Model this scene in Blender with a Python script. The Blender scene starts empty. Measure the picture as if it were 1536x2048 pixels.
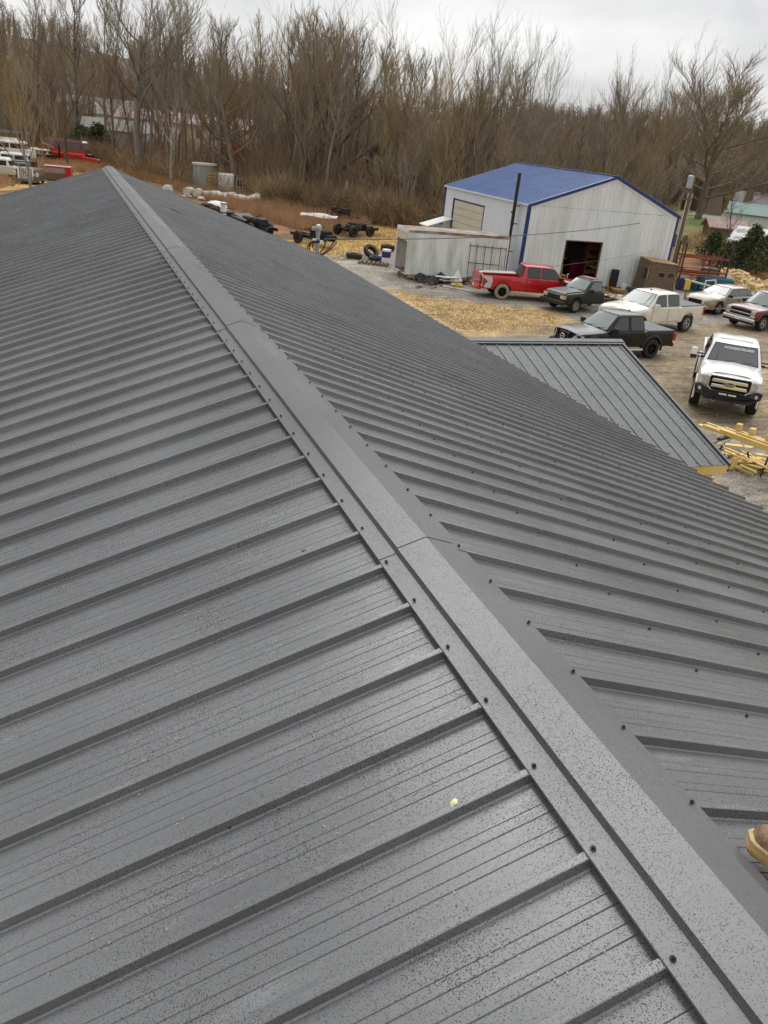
import bpy, math, random
import numpy as np
from mathutils import Vector, Matrix

random.seed(11)
rng = np.random.default_rng(11)
SC = bpy.context.scene
COL = SC.collection
R = math.radians

# ------------------------------------------------------------------ camera
CZ = 7.4                      # eye height above the yard
FPX = 1598.325                # focal length in photograph pixels (1536 wide)
YAW, PITCH, ROLL = R(22.87263523), R(-25.13321367), R(6.00152783)
_F = np.array([math.sin(YAW)*math.cos(PITCH), math.cos(YAW)*math.cos(PITCH), math.sin(PITCH)])
_R0 = np.array([math.cos(YAW), -math.sin(YAW), 0.0])
_U0 = np.cross(_R0, _F)
_R = math.cos(ROLL)*_R0 + math.sin(ROLL)*_U0
_U = -math.sin(ROLL)*_R0 + math.cos(ROLL)*_U0
cam_d = bpy.data.cameras.new('camera')
cam = bpy.data.objects.new('camera', cam_d); COL.objects.link(cam)
cam.matrix_world = Matrix(((_R[0], _U[0], -_F[0], 0), (_R[1], _U[1], -_F[1], 0), (_R[2], _U[2], -_F[2], CZ), (0, 0, 0, 1)))
cam_d.sensor_fit = 'HORIZONTAL'; cam_d.sensor_width = 36.0
cam_d.lens = 36.0*FPX/1536.0
cam_d.clip_start = 0.05; cam_d.clip_end = 6000
SC.camera = cam

# ------------------------------------------------------------------ world: overcast daylight
SUN_EL, SUN_AZ = R(48), R(34)
world = bpy.data.worlds.new('World'); SC.world = world; world.use_nodes = True
wn, wl = world.node_tree.nodes, world.node_tree.links
wn.clear()
w_out = wn.new('ShaderNodeOutputWorld'); w_bg = wn.new('ShaderNodeBackground'); w_bg.inputs['Strength'].default_value = 0.1
w_sky = wn.new('ShaderNodeTexSky'); w_sky.sky_type = 'NISHITA'; w_sky.sun_disc = False
w_sky.sun_elevation = SUN_EL; w_sky.sun_rotation = SUN_AZ
w_tc = wn.new('ShaderNodeTexCoord'); w_sep = wn.new('ShaderNodeSeparateXYZ'); wl.new(w_tc.outputs['Generated'], w_sep.inputs[0])
w_add = wn.new('ShaderNodeMath'); w_add.operation = 'ADD'; w_add.inputs[1].default_value = 0.22
w_abs = wn.new('ShaderNodeMath'); w_abs.operation = 'ABSOLUTE'
wl.new(w_sep.outputs['Z'], w_abs.inputs[0]); wl.new(w_abs.outputs[0], w_add.inputs[0])
w_dx = wn.new('ShaderNodeMath'); w_dx.operation = 'DIVIDE'; w_dy = wn.new('ShaderNodeMath'); w_dy.operation = 'DIVIDE'
wl.new(w_sep.outputs['X'], w_dx.inputs[0]); wl.new(w_add.outputs[0], w_dx.inputs[1])
wl.new(w_sep.outputs['Y'], w_dy.inputs[0]); wl.new(w_add.outputs[0], w_dy.inputs[1])
w_cmb = wn.new('ShaderNodeCombineXYZ'); wl.new(w_dx.outputs[0], w_cmb.inputs[0]); wl.new(w_dy.outputs[0], w_cmb.inputs[1])
w_no = wn.new('ShaderNodeTexNoise'); w_no.inputs['Scale'].default_value = 1.15; w_no.inputs['Detail'].default_value = 5; w_no.inputs['Roughness'].default_value = 0.52
w_no.inputs['Distortion'].default_value = 0.35
wl.new(w_cmb.outputs[0], w_no.inputs['Vector'])
w_cr = wn.new('ShaderNodeValToRGB'); wl.new(w_no.outputs['Fac'], w_cr.inputs[0])
e = w_cr.color_ramp.elements
e[0].position = 0.30; e[0].color = (0.40, 0.40, 0.405, 1)
e[1].position = 0.66; e[1].color = (0.61, 0.605, 0.60, 1)
w_mul = wn.new('ShaderNodeVectorMath'); w_mul.operation = 'SCALE'; w_mul.inputs['Scale'].default_value = 10.6
wl.new(w_cr.outputs[0], w_mul.inputs[0])
w_mix = wn.new('ShaderNodeMixRGB'); w_mix.inputs['Fac'].default_value = 0.95
wl.new(w_sky.outputs[0], w_mix.inputs[1]); wl.new(w_mul.outputs[0], w_mix.inputs[2])
wl.new(w_mix.outputs[0], w_bg.inputs['Color']); wl.new(w_bg.outputs[0], w_out.inputs[0])

sun_d = bpy.data.lights.new('sun', 'SUN'); sun_d.energy = 1.3; sun_d.angle = R(60); sun_d.color = (1.0, 0.985, 0.955)
sun = bpy.data.objects.new('sun', sun_d); COL.objects.link(sun)
_sd = Vector((math.sin(SUN_AZ)*math.cos(SUN_EL), math.cos(SUN_AZ)*math.cos(SUN_EL), math.sin(SUN_EL)))
sun.rotation_euler = _sd.to_track_quat('Z', 'Y').to_euler()

SC.render.engine = 'CYCLES'
SC.view_settings.view_transform = 'Standard'; SC.view_settings.look = 'None'
SC.view_settings.exposure = 0.60; SC.view_settings.gamma = 1.0; SC.view_settings.use_curve_mapping = False
SC.cycles.max_bounces = 6; SC.cycles.diffuse_bounces = 3; SC.cycles.glossy_bounces = 3; SC.cycles.transparent_max_bounces = 8
SC.cycles.use_denoising = True

# ------------------------------------------------------------------ from the picture to the place
def ray(px, py):
    d = _F + (px-768)/FPX*_R - (py-1024)/FPX*_U
    return d/np.linalg.norm(d)
def gnd(px, py, z=0.0):
    d = ray(px, py); p = d*((z-CZ)/d[2]); return (float(p[0]), float(p[1]))
def project(x, y, z):
    p = np.array([x, y, z-CZ]); d = p@_F
    return 768+FPX*(p@_R)/d, 1024-FPX*(p@_U)/d
def az_of(px):
    """horizontal direction under the picture column px, near the horizon"""
    yh = 189.3+0.1052*px
    d = ray(px, yh); n = math.hypot(d[0], d[1]); return d[0]/n, d[1]/n
def height_to(x, y, py):
    lo, hi = 0.0, 60.0
    for _ in range(30):
        m = (lo+hi)/2
        if project(x, y, m)[1] > py: lo = m
        else: hi = m
    return lo

# ------------------------------------------------------------------ materials
def mat(name, col, rough=0.6, metal=0.0, var=0.0, vscale=4.0, col2=None, bump=0.0, bscale=20.0, spec=0.5, rnd=0.0, coat=0.0, stretch=None, detail=4.0, lo=0.35, hi=0.65):
    m = bpy.data.materials.new(name); m.use_nodes = True
    n, l = m.node_tree.nodes, m.node_tree.links
    b = n['Principled BSDF']
    b.inputs['Base Color'].default_value = (*col, 1); b.inputs['Roughness'].default_value = rough; b.inputs['Metallic'].default_value = metal
    b.inputs['Specular IOR Level'].default_value = spec; b.inputs['Coat Weight'].default_value = coat; b.inputs['Coat Roughness'].default_value = 0.06
    src = None
    if var > 0 or col2 or bump > 0:
        g = n.new('ShaderNodeNewGeometry'); mp = n.new('ShaderNodeMapping'); l.new(g.outputs['Position'], mp.inputs[0])
        if stretch: mp.inputs['Scale'].default_value = stretch
    if var > 0 or col2:
        t = n.new('ShaderNodeTexNoise'); t.inputs['Scale'].default_value = vscale; t.inputs['Detail'].default_value = detail; t.inputs['Roughness'].default_value = 0.62
        l.new(mp.outputs[0], t.inputs['Vector'])
        cr = n.new('ShaderNodeValToRGB'); l.new(t.outputs['Fac'], cr.inputs[0])
        c2 = col2 if col2 else tuple(min(1, c*(1+var)) for c in col)
        c1 = col if col2 else tuple(c*(1-var) for c in col)
        cr.color_ramp.elements[0].position = lo; cr.color_ramp.elements[0].color = (*c1, 1)
        cr.color_ramp.elements[1].position = hi; cr.color_ramp.elements[1].color = (*c2, 1)
        src = cr.outputs[0]
    if rnd > 0:
        oi = n.new('ShaderNodeObjectInfo'); hs = n.new('ShaderNodeHueSaturation')
        mr = n.new('ShaderNodeMapRange'); mr.inputs['To Min'].default_value = 1-rnd; mr.inputs['To Max'].default_value = 1+rnd
        l.new(oi.outputs['Random'], mr.inputs['Value']); l.new(mr.outputs[0], hs.inputs['Value'])
        if src: l.new(src, hs.inputs['Color'])
        else: hs.inputs['Color'].default_value = (*col, 1)
        src = hs.outputs[0]
    if src: l.new(src, b.inputs['Base Color'])
    if bump > 0:
        t2 = n.new('ShaderNodeTexNoise'); t2.inputs['Scale'].default_value = bscale; t2.inputs['Detail'].default_value = 3
        l.new(mp.outputs[0], t2.inputs['Vector'])
        bp = n.new('ShaderNodeBump'); bp.inputs['Strength'].default_value = bump; bp.inputs['Distance'].default_value = 0.02
        l.new(t2.outputs['Fac'], bp.inputs['Height']); l.new(bp.outputs[0], b.inputs['Normal'])
    return m

def wet_metal(name, col, rough, scale=150.0, spec=0.5, amount=1.0, metal=0.72, dust=.55):
    """painted steel beaded with rain"""
    m = bpy.data.materials.new(name); m.use_nodes = True
    n, l = m.node_tree.nodes, m.node_tree.links
    b = n['Principled BSDF']; b.inputs['Specular IOR Level'].default_value = spec; b.inputs['Metallic'].default_value = metal; b.inputs['Specular Tint'].default_value = (.48, .48, .48, 1)
    g = n.new('ShaderNodeNewGeometry')
    # patches where more or less rain stands
    pn = n.new('ShaderNodeTexNoise'); pn.inputs['Scale'].default_value = 2.6; pn.inputs['Detail'].default_value = 5; l.new(g.outputs['Position'], pn.inputs['Vector'])
    wob = n.new('ShaderNodeTexNoise'); wob.inputs['Scale'].default_value = 60; l.new(g.outputs['Position'], wob.inputs['Vector'])
    drops = []
    for k, (sc, r0) in enumerate(((scale, 0.42), (scale*0.55, 0.30))):
        v = n.new('ShaderNodeTexVoronoi'); v.feature = 'F1'; v.inputs['Scale'].default_value = sc; v.inputs['Randomness'].default_value = 1.0
        l.new(g.outputs['Position'], v.inputs['Vector'])
        wn_ = n.new('ShaderNodeSeparateColor'); l.new(v.outputs['Color'], wn_.inputs[0])
        rr = n.new('ShaderNodeMath'); rr.operation = 'MULTIPLY_ADD'   # radius = random*r0 + patch part
        rr.inputs[1].default_value = r0; l.new(wn_.outputs[0], rr.inputs[0])
        pa = n.new('ShaderNodeMath'); pa.operation = 'MULTIPLY_ADD'; pa.inputs[1].default_value = 0.5*amount; pa.inputs[2].default_value = -0.215
        l.new(pn.outputs['Fac'], pa.inputs[0]); l.new(pa.outputs[0], rr.inputs[2])
        df = n.new('ShaderNodeMath'); df.operation = 'SUBTRACT'; l.new(rr.outputs[0], df.inputs[0]); l.new(v.outputs['Distance'], df.inputs[1])
        sm = n.new('ShaderNodeMapRange'); sm.inputs['From Min'].default_value = 0.0; sm.inputs['From Max'].default_value = 0.09; l.new(df.outputs[0], sm.inputs['Value'])
        drops.append(sm.outputs[0])
    mx = n.new('ShaderNodeMath'); mx.operation = 'MAXIMUM'; l.new(drops[0], mx.inputs[0]); l.new(drops[1], mx.inputs[1])
    vn = n.new('ShaderNodeTexNoise'); vn.inputs['Scale'].default_value = 1.3; vn.inputs['Detail'].default_value = 6; l.new(g.outputs['Position'], vn.inputs['Vector'])
    cr = n.new('ShaderNodeValToRGB'); l.new(vn.outputs['Fac'], cr.inputs[0])
    cr.color_ramp.elements[0].position = .3; cr.color_ramp.elements[0].color = (*[c*0.86 for c in col], 1)
    cr.color_ramp.elements[1].position = .7; cr.color_ramp.elements[1].color = (*[c*1.14 for c in col], 1)
    # rubbed, dusty streaks where sheets were dragged and walked on
    sp_ = n.new('ShaderNodeMapping'); sp_.inputs['Scale'].default_value = (2.2, 16, 2.2); sp_.inputs['Rotation'].default_value = (0, 0, .12); l.new(g.outputs['Position'], sp_.inputs[0])
    sn = n.new('ShaderNodeTexNoise'); sn.inputs['Scale'].default_value = 1.0; sn.inputs['Detail'].default_value = 8; sn.inputs['Roughness'].default_value = .7; l.new(sp_.outputs[0], sn.inputs['Vector'])
    sr = n.new('ShaderNodeMapRange'); sr.inputs['From Min'].default_value = .56; sr.inputs['From Max'].default_value = .74; sr.inputs['To Max'].default_value = dust; l.new(sn.outputs['Fac'], sr.inputs['Value'])
    sm_ = n.new('ShaderNodeMixRGB'); l.new(sr.outputs[0], sm_.inputs['Fac']); l.new(cr.outputs[0], sm_.inputs[1]); sm_.inputs[2].default_value = (*[min(1, c*1.75) for c in col], 1)
    mc = n.new('ShaderNodeMixRGB'); l.new(mx.outputs[0], mc.inputs['Fac']); l.new(sm_.outputs[0], mc.inputs[1]); mc.inputs[2].default_value = (*[c*0.30 for c in col], 1)  # dark reflections in the drops are put into the base colour
    l.new(mc.outputs[0], b.inputs['Base Color'])
    rm = n.new('ShaderNodeMapRange'); rm.inputs['To Min'].default_value = rough; rm.inputs['To Max'].default_value = 0.10; l.new(mx.outputs[0], rm.inputs['Value'])
    rv = n.new('ShaderNodeMath'); rv.operation = 'MULTIPLY_ADD'; rv.inputs[1].default_value = 0.16; l.new(vn.outputs['Fac'], rv.inputs[0]); 
    ad = n.new('ShaderNodeMath'); ad.operation = 'ADD'; l.new(rm.outputs[0], rv.inputs[2]); l.new(rv.outputs[0], ad.inputs[0]); ad.inputs[1].default_value = -0.08
    ad.use_clamp = True
    l.new(ad.outputs[0], b.inputs['Roughness'])
    bp = n.new('ShaderNodeBump'); bp.inputs['Strength'].default_value = 0.4; bp.inputs['Distance'].default_value = 0.0025
    l.new(mx.outputs[0], bp.inputs['Height'])
    bp2 = n.new('ShaderNodeBump'); bp2.inputs['Strength'].default_value = 0.11; bp2.inputs['Distance'].default_value = 0.02
    on = n.new('ShaderNodeTexNoise'); on.inputs['Scale'].default_value = 3.0; on.inputs['Detail'].default_value = 2; l.new(g.outputs['Position'], on.inputs['Vector'])
    l.new(on.outputs['Fac'], bp2.inputs['Height']); l.new(bp2.outputs[0], bp.inputs['Normal'])
    l.new(bp.outputs[0], b.inputs['Normal'])
    return m

M = {}
M['roof'] = wet_metal('charcoal_steel', (0.225, 0.23, 0.235), 0.28, 300, amount=1.03, metal=0.48)
M['cap'] = wet_metal('charcoal_flashing', (0.195, 0.20, 0.204), 0.30, 300, amount=0.84, metal=0.46, dust=.12)
M['porch'] = wet_metal('porch_steel', (0.115, 0.12, 0.124), 0.36, 90, metal=0.4)
M['screw'] = mat('black_screw', (0.02, 0.02, 0.02), 0.35, 0.4)
M['wood'] = mat('fresh_pine', (0.70, 0.48, 0.15), 0.7, col2=(0.80, 0.60, 0.24), vscale=1.6, rnd=0.18)
M['oldwood'] = mat('old_wood', (0.16, 0.11, 0.07), 0.8, var=.3, vscale=6)
M['white_wall'] = mat('white_wall_steel', (0.83, 0.86, 0.86), 0.45, col2=(0.58, 0.62, 0.58), vscale=1.0, stretch=(1, 1, 0.16), lo=.42, hi=.72, detail=7)
M['side_wall'] = mat('pale_wall_steel', (0.70, 0.74, 0.79), 0.4, var=.04, vscale=1.5)
M['blue_roof'] = mat('blue_roof_steel', (0.07, 0.14, 0.33), 0.38, var=.14, vscale=.8)
M['blue_trim'] = mat('navy_trim', (0.012, 0.03, 0.16), 0.4)
M['cream'] = mat('cream_door', (0.60, 0.56, 0.44), 0.5, var=.05, vscale=2)
M['white'] = mat('white_paint', (0.80, 0.80, 0.78), 0.4, var=.03)
M['dirtywhite'] = mat('weathered_white', (0.74, 0.77, 0.74), 0.6, col2=(0.43, 0.45, 0.38), vscale=1.6, stretch=(1.2, 1.2, 0.22), detail=8, lo=.46, hi=.74)
M['boxroof'] = mat('rusty_box_roof', (0.36, 0.31, 0.25), 0.7, col2=(0.17, 0.10, 0.065), vscale=1.1, detail=7, lo=.42, hi=.6)
M['rust'] = mat('rust', (0.11, 0.035, 0.018), 0.8, col2=(0.045, 0.022, 0.016), vscale=5)
M['orange_steel'] = mat('orange_steel', (0.36, 0.075, 0.035), 0.7, col2=(0.13, 0.045, 0.03), vscale=4)
M['black'] = mat('black_plastic', (0.012, 0.012, 0.013), 0.5)
M['tyre'] = mat('tyre_rubber', (0.018, 0.018, 0.018), 0.75, var=.3, vscale=14)
M['dusty_tyre'] = mat('dusty_tyre', (0.30, 0.27, 0.21), 0.85, var=.2, vscale=9)
M['chrome'] = mat('chrome', (0.75, 0.75, 0.74), 0.16, 1.0)
M['alloy'] = mat('alloy', (0.62, 0.63, 0.64), 0.3, 0.8)
M['black_rim'] = mat('black_rim', (0.012, 0.012, 0.014), 0.3, 0.2)
M['glass_dark'] = mat('dark_glass', (0.018, 0.022, 0.024), 0.06, spec=0.9)
M['glass_light'] = mat('painted_sheen_windscreen', (0.22, 0.27, 0.26), 0.07, spec=1.0, coat=1.0)  # pale base colour stands in for the sky reflected in the glass
M['glass_grey'] = mat('tinted_windscreen', (0.115, 0.125, 0.13), 0.12, spec=0.8)
M['lamp_glass'] = mat('headlight_glass', (0.62, 0.62, 0.56), 0.12, 0.3, spec=0.9)
M['red_lens'] = mat('red_lens', (0.42, 0.01, 0.012), 0.2)
M['amber'] = mat('amber_lens', (0.75, 0.33, 0.06), 0.25)
M['under'] = mat('underbody', (0.01, 0.01, 0.01), 0.9)
def paint(name, c, rough=0.28, var=0.05): return mat(name, c, rough, 0.0, var=var, vscale=2.0, coat=0.6)
M['red'] = paint('red_paint', (0.50, 0.008, 0.012))
M['blackp'] = mat('black_truck_paint', (0.006, 0.0065, 0.007), 0.30, spec=.35, coat=.15)
M['whitep'] = paint('white_truck_paint', (0.74, 0.70, 0.60))
M['hdwhite'] = paint('white_heavy_paint', (0.86, 0.85, 0.82))
M['gold'] = paint('champagne_paint', (0.30, 0.255, 0.185))
M['maroon'] = paint('maroon_paint', (0.11, 0.006, 0.018))
M['greenp'] = mat('faded_dark_green_paint', (0.014, 0.018, 0.016), 0.42, var=.25, vscale=3)
M['greyhood'] = mat('grey_bonnet', (0.085, 0.10, 0.105), 0.4, var=.2)
M['primer'] = mat('white_primer', (0.55, 0.56, 0.57), 0.6, var=.07, vscale=4)
M['tonneau'] = mat('grey_tonneau', (0.085, 0.09, 0.095), 0.55, var=.08)
M['galv'] = mat('galvanised_pipe', (0.42, 0.43, 0.44), 0.4, 0.5, var=.1)
M['pole'] = mat('pole_wood', (0.16, 0.115, 0.08), 0.85, var=.25, vscale=3, stretch=(6, 6, .5))
M['wire'] = mat('wire', (0.045, 0.043, 0.04), 0.6)
M['yellow'] = mat('yellow_plastic', (0.70, 0.52, 0.05), 0.5)
M['bluep'] = mat('blue_plastic', (0.02, 0.07, 0.22), 0.5)
M['navydrum'] = mat('navy_drum', (0.02, 0.025, 0.12), 0.5)
M['tealp'] = mat('teal_paint', (0.02, 0.12, 0.16), 0.5, var=.2)
M['drum'] = mat('off_white_drum', (0.80, 0.77, 0.68), 0.6, col2=(0.38, 0.33, 0.25), vscale=2.5, rnd=.15)
M['greytank'] = mat('grey_tank', (0.34, 0.35, 0.32), 0.6, var=.2, vscale=2, stretch=(1, 1, .3))
M['osb'] = mat('weathered_board', (0.185, 0.135, 0.085), 0.85, col2=(0.115, 0.085, 0.055), vscale=9)
M['logc'] = mat('split_log', (0.70, 0.50, 0.24), 0.8, col2=(0.86, 0.70, 0.45), vscale=4, rnd=.25)
M['bark'] = mat('bark', (0.155, 0.125, 0.09), 0.9, var=.35, vscale=2.2, stretch=(3, 3, .5), rnd=.45)
M['bark_grey'] = mat('grey_bark', (0.235, 0.21, 0.17), 0.9, var=.3, vscale=2.2, stretch=(3, 3, .5), rnd=.4)
M['twig'] = mat('twig', (0.27, 0.215, 0.145), 0.9, rnd=.36)
M['twig_grey'] = mat('grey_twig', (0.285, 0.25, 0.19), 0.9, rnd=.25)
M['twig_olive'] = mat('olive_twig', (0.29, 0.215, 0.105), 0.9, rnd=.25)
M['pale_bark'] = mat('pale_sycamore_bark', (0.52, 0.46, 0.36), 0.8, col2=(0.22, 0.18, 0.12), vscale=1.2)
M['brush'] = mat('brush_stems', (0.36, 0.255, 0.14), 0.9, col2=(0.20, 0.14, 0.075), vscale=.22)
M['weeds'] = mat('dry_weeds', (0.52, 0.33, 0.17), 0.9, col2=(0.34, 0.20, 0.11), vscale=.6)
M['straw'] = mat('straw_grass', (0.52, 0.37, 0.16), 0.9, col2=(0.42, 0.27, 0.12), vscale=.8)
M['rustleaf'] = mat('rusty_leaves', (0.38, 0.12, 0.045), 0.8, col2=(0.24, 0.08, 0.03), vscale=2)
M['cedar'] = mat('cedar_needles', (0.045, 0.065, 0.022), 0.85, col2=(0.10, 0.11, 0.035), vscale=3)
M['greysiding'] = mat('grey_siding', (0.16, 0.155, 0.15), 0.7, var=.1)
M['shingle_grey'] = mat('grey_roofing', (0.30, 0.28, 0.27), 0.8, var=.15)
M['pinkroof'] = mat('faded_red_roofing', (0.36, 0.24, 0.24), 0.7, var=.12)
M['yellowwall'] = mat('cream_yellow_siding', (0.66, 0.58, 0.34), 0.7, var=.05)
M['brick'] = mat('brown_brick', (0.24, 0.12, 0.08), 0.8, var=.2)
M['teal_roof'] = mat('teal_roof', (0.10, 0.19, 0.165), 0.5, var=.08)
M['tarp'] = mat('white_sheeting', (0.66, 0.66, 0.65), 0.6, col2=(.26, .25, .24), vscale=.9, lo=.5, hi=.6)
M['redroof'] = mat('faded_red_sheet', (0.30, 0.14, 0.13), 0.6, col2=(0.36, 0.25, 0.23), vscale=2)
M['leather'] = mat('scuffed_boot_leather', (0.17, 0.095, 0.052), 0.62, col2=(0.34, 0.23, 0.14), vscale=26, bump=.25, bscale=160)
M['sole'] = mat('tan_boot_sole', (0.46, 0.26, 0.10), 0.7, col2=(0.60, 0.38, 0.17), vscale=40, bump=.2, bscale=200)
M['welt'] = mat('boot_welt', (0.58, 0.44, 0.22), 0.7, var=.15, vscale=60)
M['pallet_timber'] = mat('pallet_timber', (.40, .24, .11), .8, var=.2)
M['interior'] = mat('shop_interior', (0.05, 0.045, 0.04), 0.9, var=.4, vscale=3)

# ------------------------------------------------------------------ mesh building
class MB:
    def __init__(s): s.v = []; s.f = []; s.m = []; s.mi = 0
    def add(s, vs, fs):
        o = len(s.v); s.v += [tuple(map(float, v)) for v in vs]
        for f in fs: s.f.append(tuple(i+o for i in f)); s.m.append(s.mi)
        return s
    def mat(s, i): s.mi = i; return s
    def box(s, x0, x1, y0, y1, z0, z1, M4=None):
        vs = [(x0,y0,z0),(x1,y0,z0),(x1,y1,z0),(x0,y1,z0),(x0,y0,z1),(x1,y0,z1),(x1,y1,z1),(x0,y1,z1)]
        if M4 is not None: vs = [tuple(M4@Vector(v)) for v in vs]
        return s.add(vs, [(3,2,1,0),(4,5,6,7),(0,1,5,4),(1,2,6,5),(2,3,7,6),(3,0,4,7)])
    def cbox(s, c, h, rot=None):
        M4 = Matrix.Translation(c) @ (rot.to_matrix().to_4x4() if rot is not None else Matrix())
        return s.box(-h[0], h[0], -h[1], h[1], -h[2], h[2], M4)
    def rbox(s, x0, x1, y0, y1, z0, z1, r):
        """box with its vertical edges and top edge cut back by r"""
        ring = [(x0+r,y0),(x1-r,y0),(x1,y0+r),(x1,y1-r),(x1-r,y1),(x0+r,y1),(x0,y1-r),(x0,y0+r)]
        cx, cy = (x0+x1)/2, (y0+y1)/2
        vs = [(x,y,z0) for x,y in ring]+[(x,y,z1-r) for x,y in ring]
        vs += [(cx+(x-cx)*(1-r/max(.01,(x1-x0)/2)), cy+(y-cy)*(1-r/max(.01,(y1-y0)/2)), z1) for x,y in ring]
        fs = [tuple(range(7,-1,-1)), tuple(range(16,24))]
        for k in (0, 8):
            for i in range(8): j=(i+1)%8; fs.append((k+i,k+j,k+8+j,k+8+i))
        return s.add(vs, fs)
    def tube(s, pts, rad, n=6, cap=True):
        pts = [Vector(p) for p in pts]
        if not hasattr(rad, '__len__'): rad = [rad]*len(pts)
        vs = []; prev = None
        for i, p in enumerate(pts):
            d = (pts[min(i+1, len(pts)-1)]-pts[max(i-1, 0)])
            if d.length < 1e-9: d = Vector((0,0,1))
            d.normalize()
            if prev is None: prev = d.cross(Vector((1,0,0)) if abs(d.x) < .8 else Vector((0,1,0)))
            a = prev-d*prev.dot(d)
            if a.length < 1e-6: a = d.orthogonal()
            a.normalize(); b2 = d.cross(a); prev = a
            for k in range(n):
                t = 2*math.pi*k/n; vs.append(p+(a*math.cos(t)+b2*math.sin(t))*rad[i])
        fs = []
        for i in range(len(pts)-1):
            for k in range(n):
                j = (k+1)%n; fs.append((i*n+k, i*n+j, (i+1)*n+j, (i+1)*n+k))
        if cap: fs += [tuple(range(n-1,-1,-1)), tuple(range((len(pts)-1)*n, len(pts)*n))]
        return s.add(vs, fs)
    def lathe(s, prof, c=(0,0,0), axis='z', n=16):
        """prof: (radius, height) pairs about an axis through c"""
        vs = []
        for r_, h in prof:
            for k in range(n):
                t = 2*math.pi*k/n; a, b2 = r_*math.cos(t), r_*math.sin(t)
                vs.append({'z': (c[0]+a,c[1]+b2,c[2]+h), 'y': (c[0]+a,c[1]+h,c[2]+b2), 'x': (c[0]+h,c[1]+a,c[2]+b2)}[axis])
        fs = []
        for i in range(len(prof)-1):
            for k in range(n):
                j = (k+1)%n; q = (i*n+k, i*n+j, (i+1)*n+j, (i+1)*n+k); fs.append(q if axis != 'y' else q[::-1])
        return s.add(vs, fs)
    def prism(s, poly, a, b2, axis='z'):
        """polygon extruded along an axis; poly gives the two other coordinates"""
        n = len(poly)
        def P(u, v, w): return {'z': (u,v,w), 'y': (u,w,v), 'x': (w,u,v)}[axis]
        vs = [P(u,v,a) for u,v in poly]+[P(u,v,b2) for u,v in poly]
        fs = [tuple(range(n-1,-1,-1)), tuple(range(n,2*n))]+[(i,(i+1)%n,n+(i+1)%n,n+i) for i in range(n)]
        if axis == 'y': fs = [f[::-1] for f in fs]
        return s.add(vs, fs)
    def poly(s, vs): return s.add(vs, [tuple(range(len(vs)))])
    def loft(s, rings, closed=True, cap=True):
        n = len(rings[0]); vs = [v for r_ in rings for v in r_]; fs = []
        for i in range(len(rings)-1):
            for k in range(n if closed else n-1):
                j = (k+1)%n; fs.append((i*n+k, i*n+j, (i+1)*n+j, (i+1)*n+k))
        if cap: fs += [tuple(range(n-1,-1,-1)), tuple(range((len(rings)-1)*n, len(rings)*n))]
        return s.add(vs, fs)
    def mesh(s, name, mats, smooth=None):
        me = bpy.data.meshes.new(name); me.from_pydata(s.v, [], s.f)
        for m_ in (mats if isinstance(mats, (list, tuple)) else [mats]): me.materials.append(M[m_] if isinstance(m_, str) else m_)
        if any(s.m): me.polygons.foreach_set('material_index', s.m)
        if smooth is not None:
            me.shade_smooth(); me.set_sharp_from_angle(angle=R(smooth))
        me.update(); return me
    def build(s, name, mats, parent=None, loc=None, rot=None, smooth=None):
        return link(name, s.mesh(name, mats, smooth), parent, loc, rot)
def link(name, me, parent=None, loc=None, rot=None):
    o = bpy.data.objects.new(name, me); COL.objects.link(o); o.parent = parent
    if loc is not None: o.location = loc
    if rot is not None: o.rotation_euler = rot
    return o
def tag(o, label=None, cat=None, group=None, kind=None):
    if label: o['label'] = label
    if cat: o['category'] = cat
    if group: o['group'] = group
    if kind: o['kind'] = kind
    return o
def thing(name, label, cat, loc=(0,0,0), rz=0.0, group=None):
    o = bpy.data.objects.new(name, None); COL.objects.link(o); o.location = loc; o.rotation_euler = (0,0,rz)
    o.empty_display_size = .2
    return tag(o, label, cat, group)
def copy_tree(o, parent=None, keep=True):
    c = o.copy(); COL.objects.link(c); c.parent = parent
    for ch in KIDS.get(o.name, []) or [x for x in o.children]: copy_tree(ch, c)
    return c
KIDS = {}
def text(name, body, size, m, parent, loc, rot, extrude=.002, shear=0.0, sx=1.0, label=None):
    cu = bpy.data.curves.new(name, 'FONT'); cu.body = body; cu.size = size; cu.extrude = extrude; cu.shear = shear
    cu.align_x = 'CENTER'; cu.align_y = 'CENTER'; cu.offset = size*0.02
    tmp = bpy.data.objects.new('tmp', cu); COL.objects.link(tmp); bpy.context.view_layer.update()
    me_ = bpy.data.meshes.new_from_object(tmp.evaluated_get(bpy.context.evaluated_depsgraph_get())); me_.name = name
    bpy.data.objects.remove(tmp); me_.materials.clear(); me_.materials.append(M[m])
    o = link(name, me_, parent, loc, rot); o.scale = (sx, 1, 1)
    return o

# ================================================================== THE GROUND
def axis(lo, hi, near_lo, near_hi, step):
    a = list(np.arange(near_lo, near_hi, step)); s = step; x = near_hi
    while x < hi: a.append(x); s *= 1.13; x += s
    a.append(hi); s = step; x = near_lo-step; b = []
    while x > lo: b.append(x); s *= 1.13; x -= s
    b.append(lo); return np.array(sorted(b+a))
def vnoise(x, y, s, seed=0):
    """smooth value noise on arrays"""
    x = x/s+seed*17.3; y = y/s-seed*9.1
    xi, yi = np.floor(x).astype(np.int64), np.floor(y).astype(np.int64); fx, fy = x-xi, y-yi
    fx = fx*fx*(3-2*fx); fy = fy*fy*(3-2*fy)
    def h(a, b):
        n = (a*374761393+b*668265263+seed*1442695) & 0x7fffffff
        n = ((n ^ (n >> 13))*1274126177) & 0x7fffffff
        return ((n ^ (n >> 16)) & 0xffff)/65535.0
    return (h(xi,yi)*(1-fx)+h(xi+1,yi)*fx)*(1-fy)+(h(xi,yi+1)*(1-fx)+h(xi+1,yi+1)*fx)*fy
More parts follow.
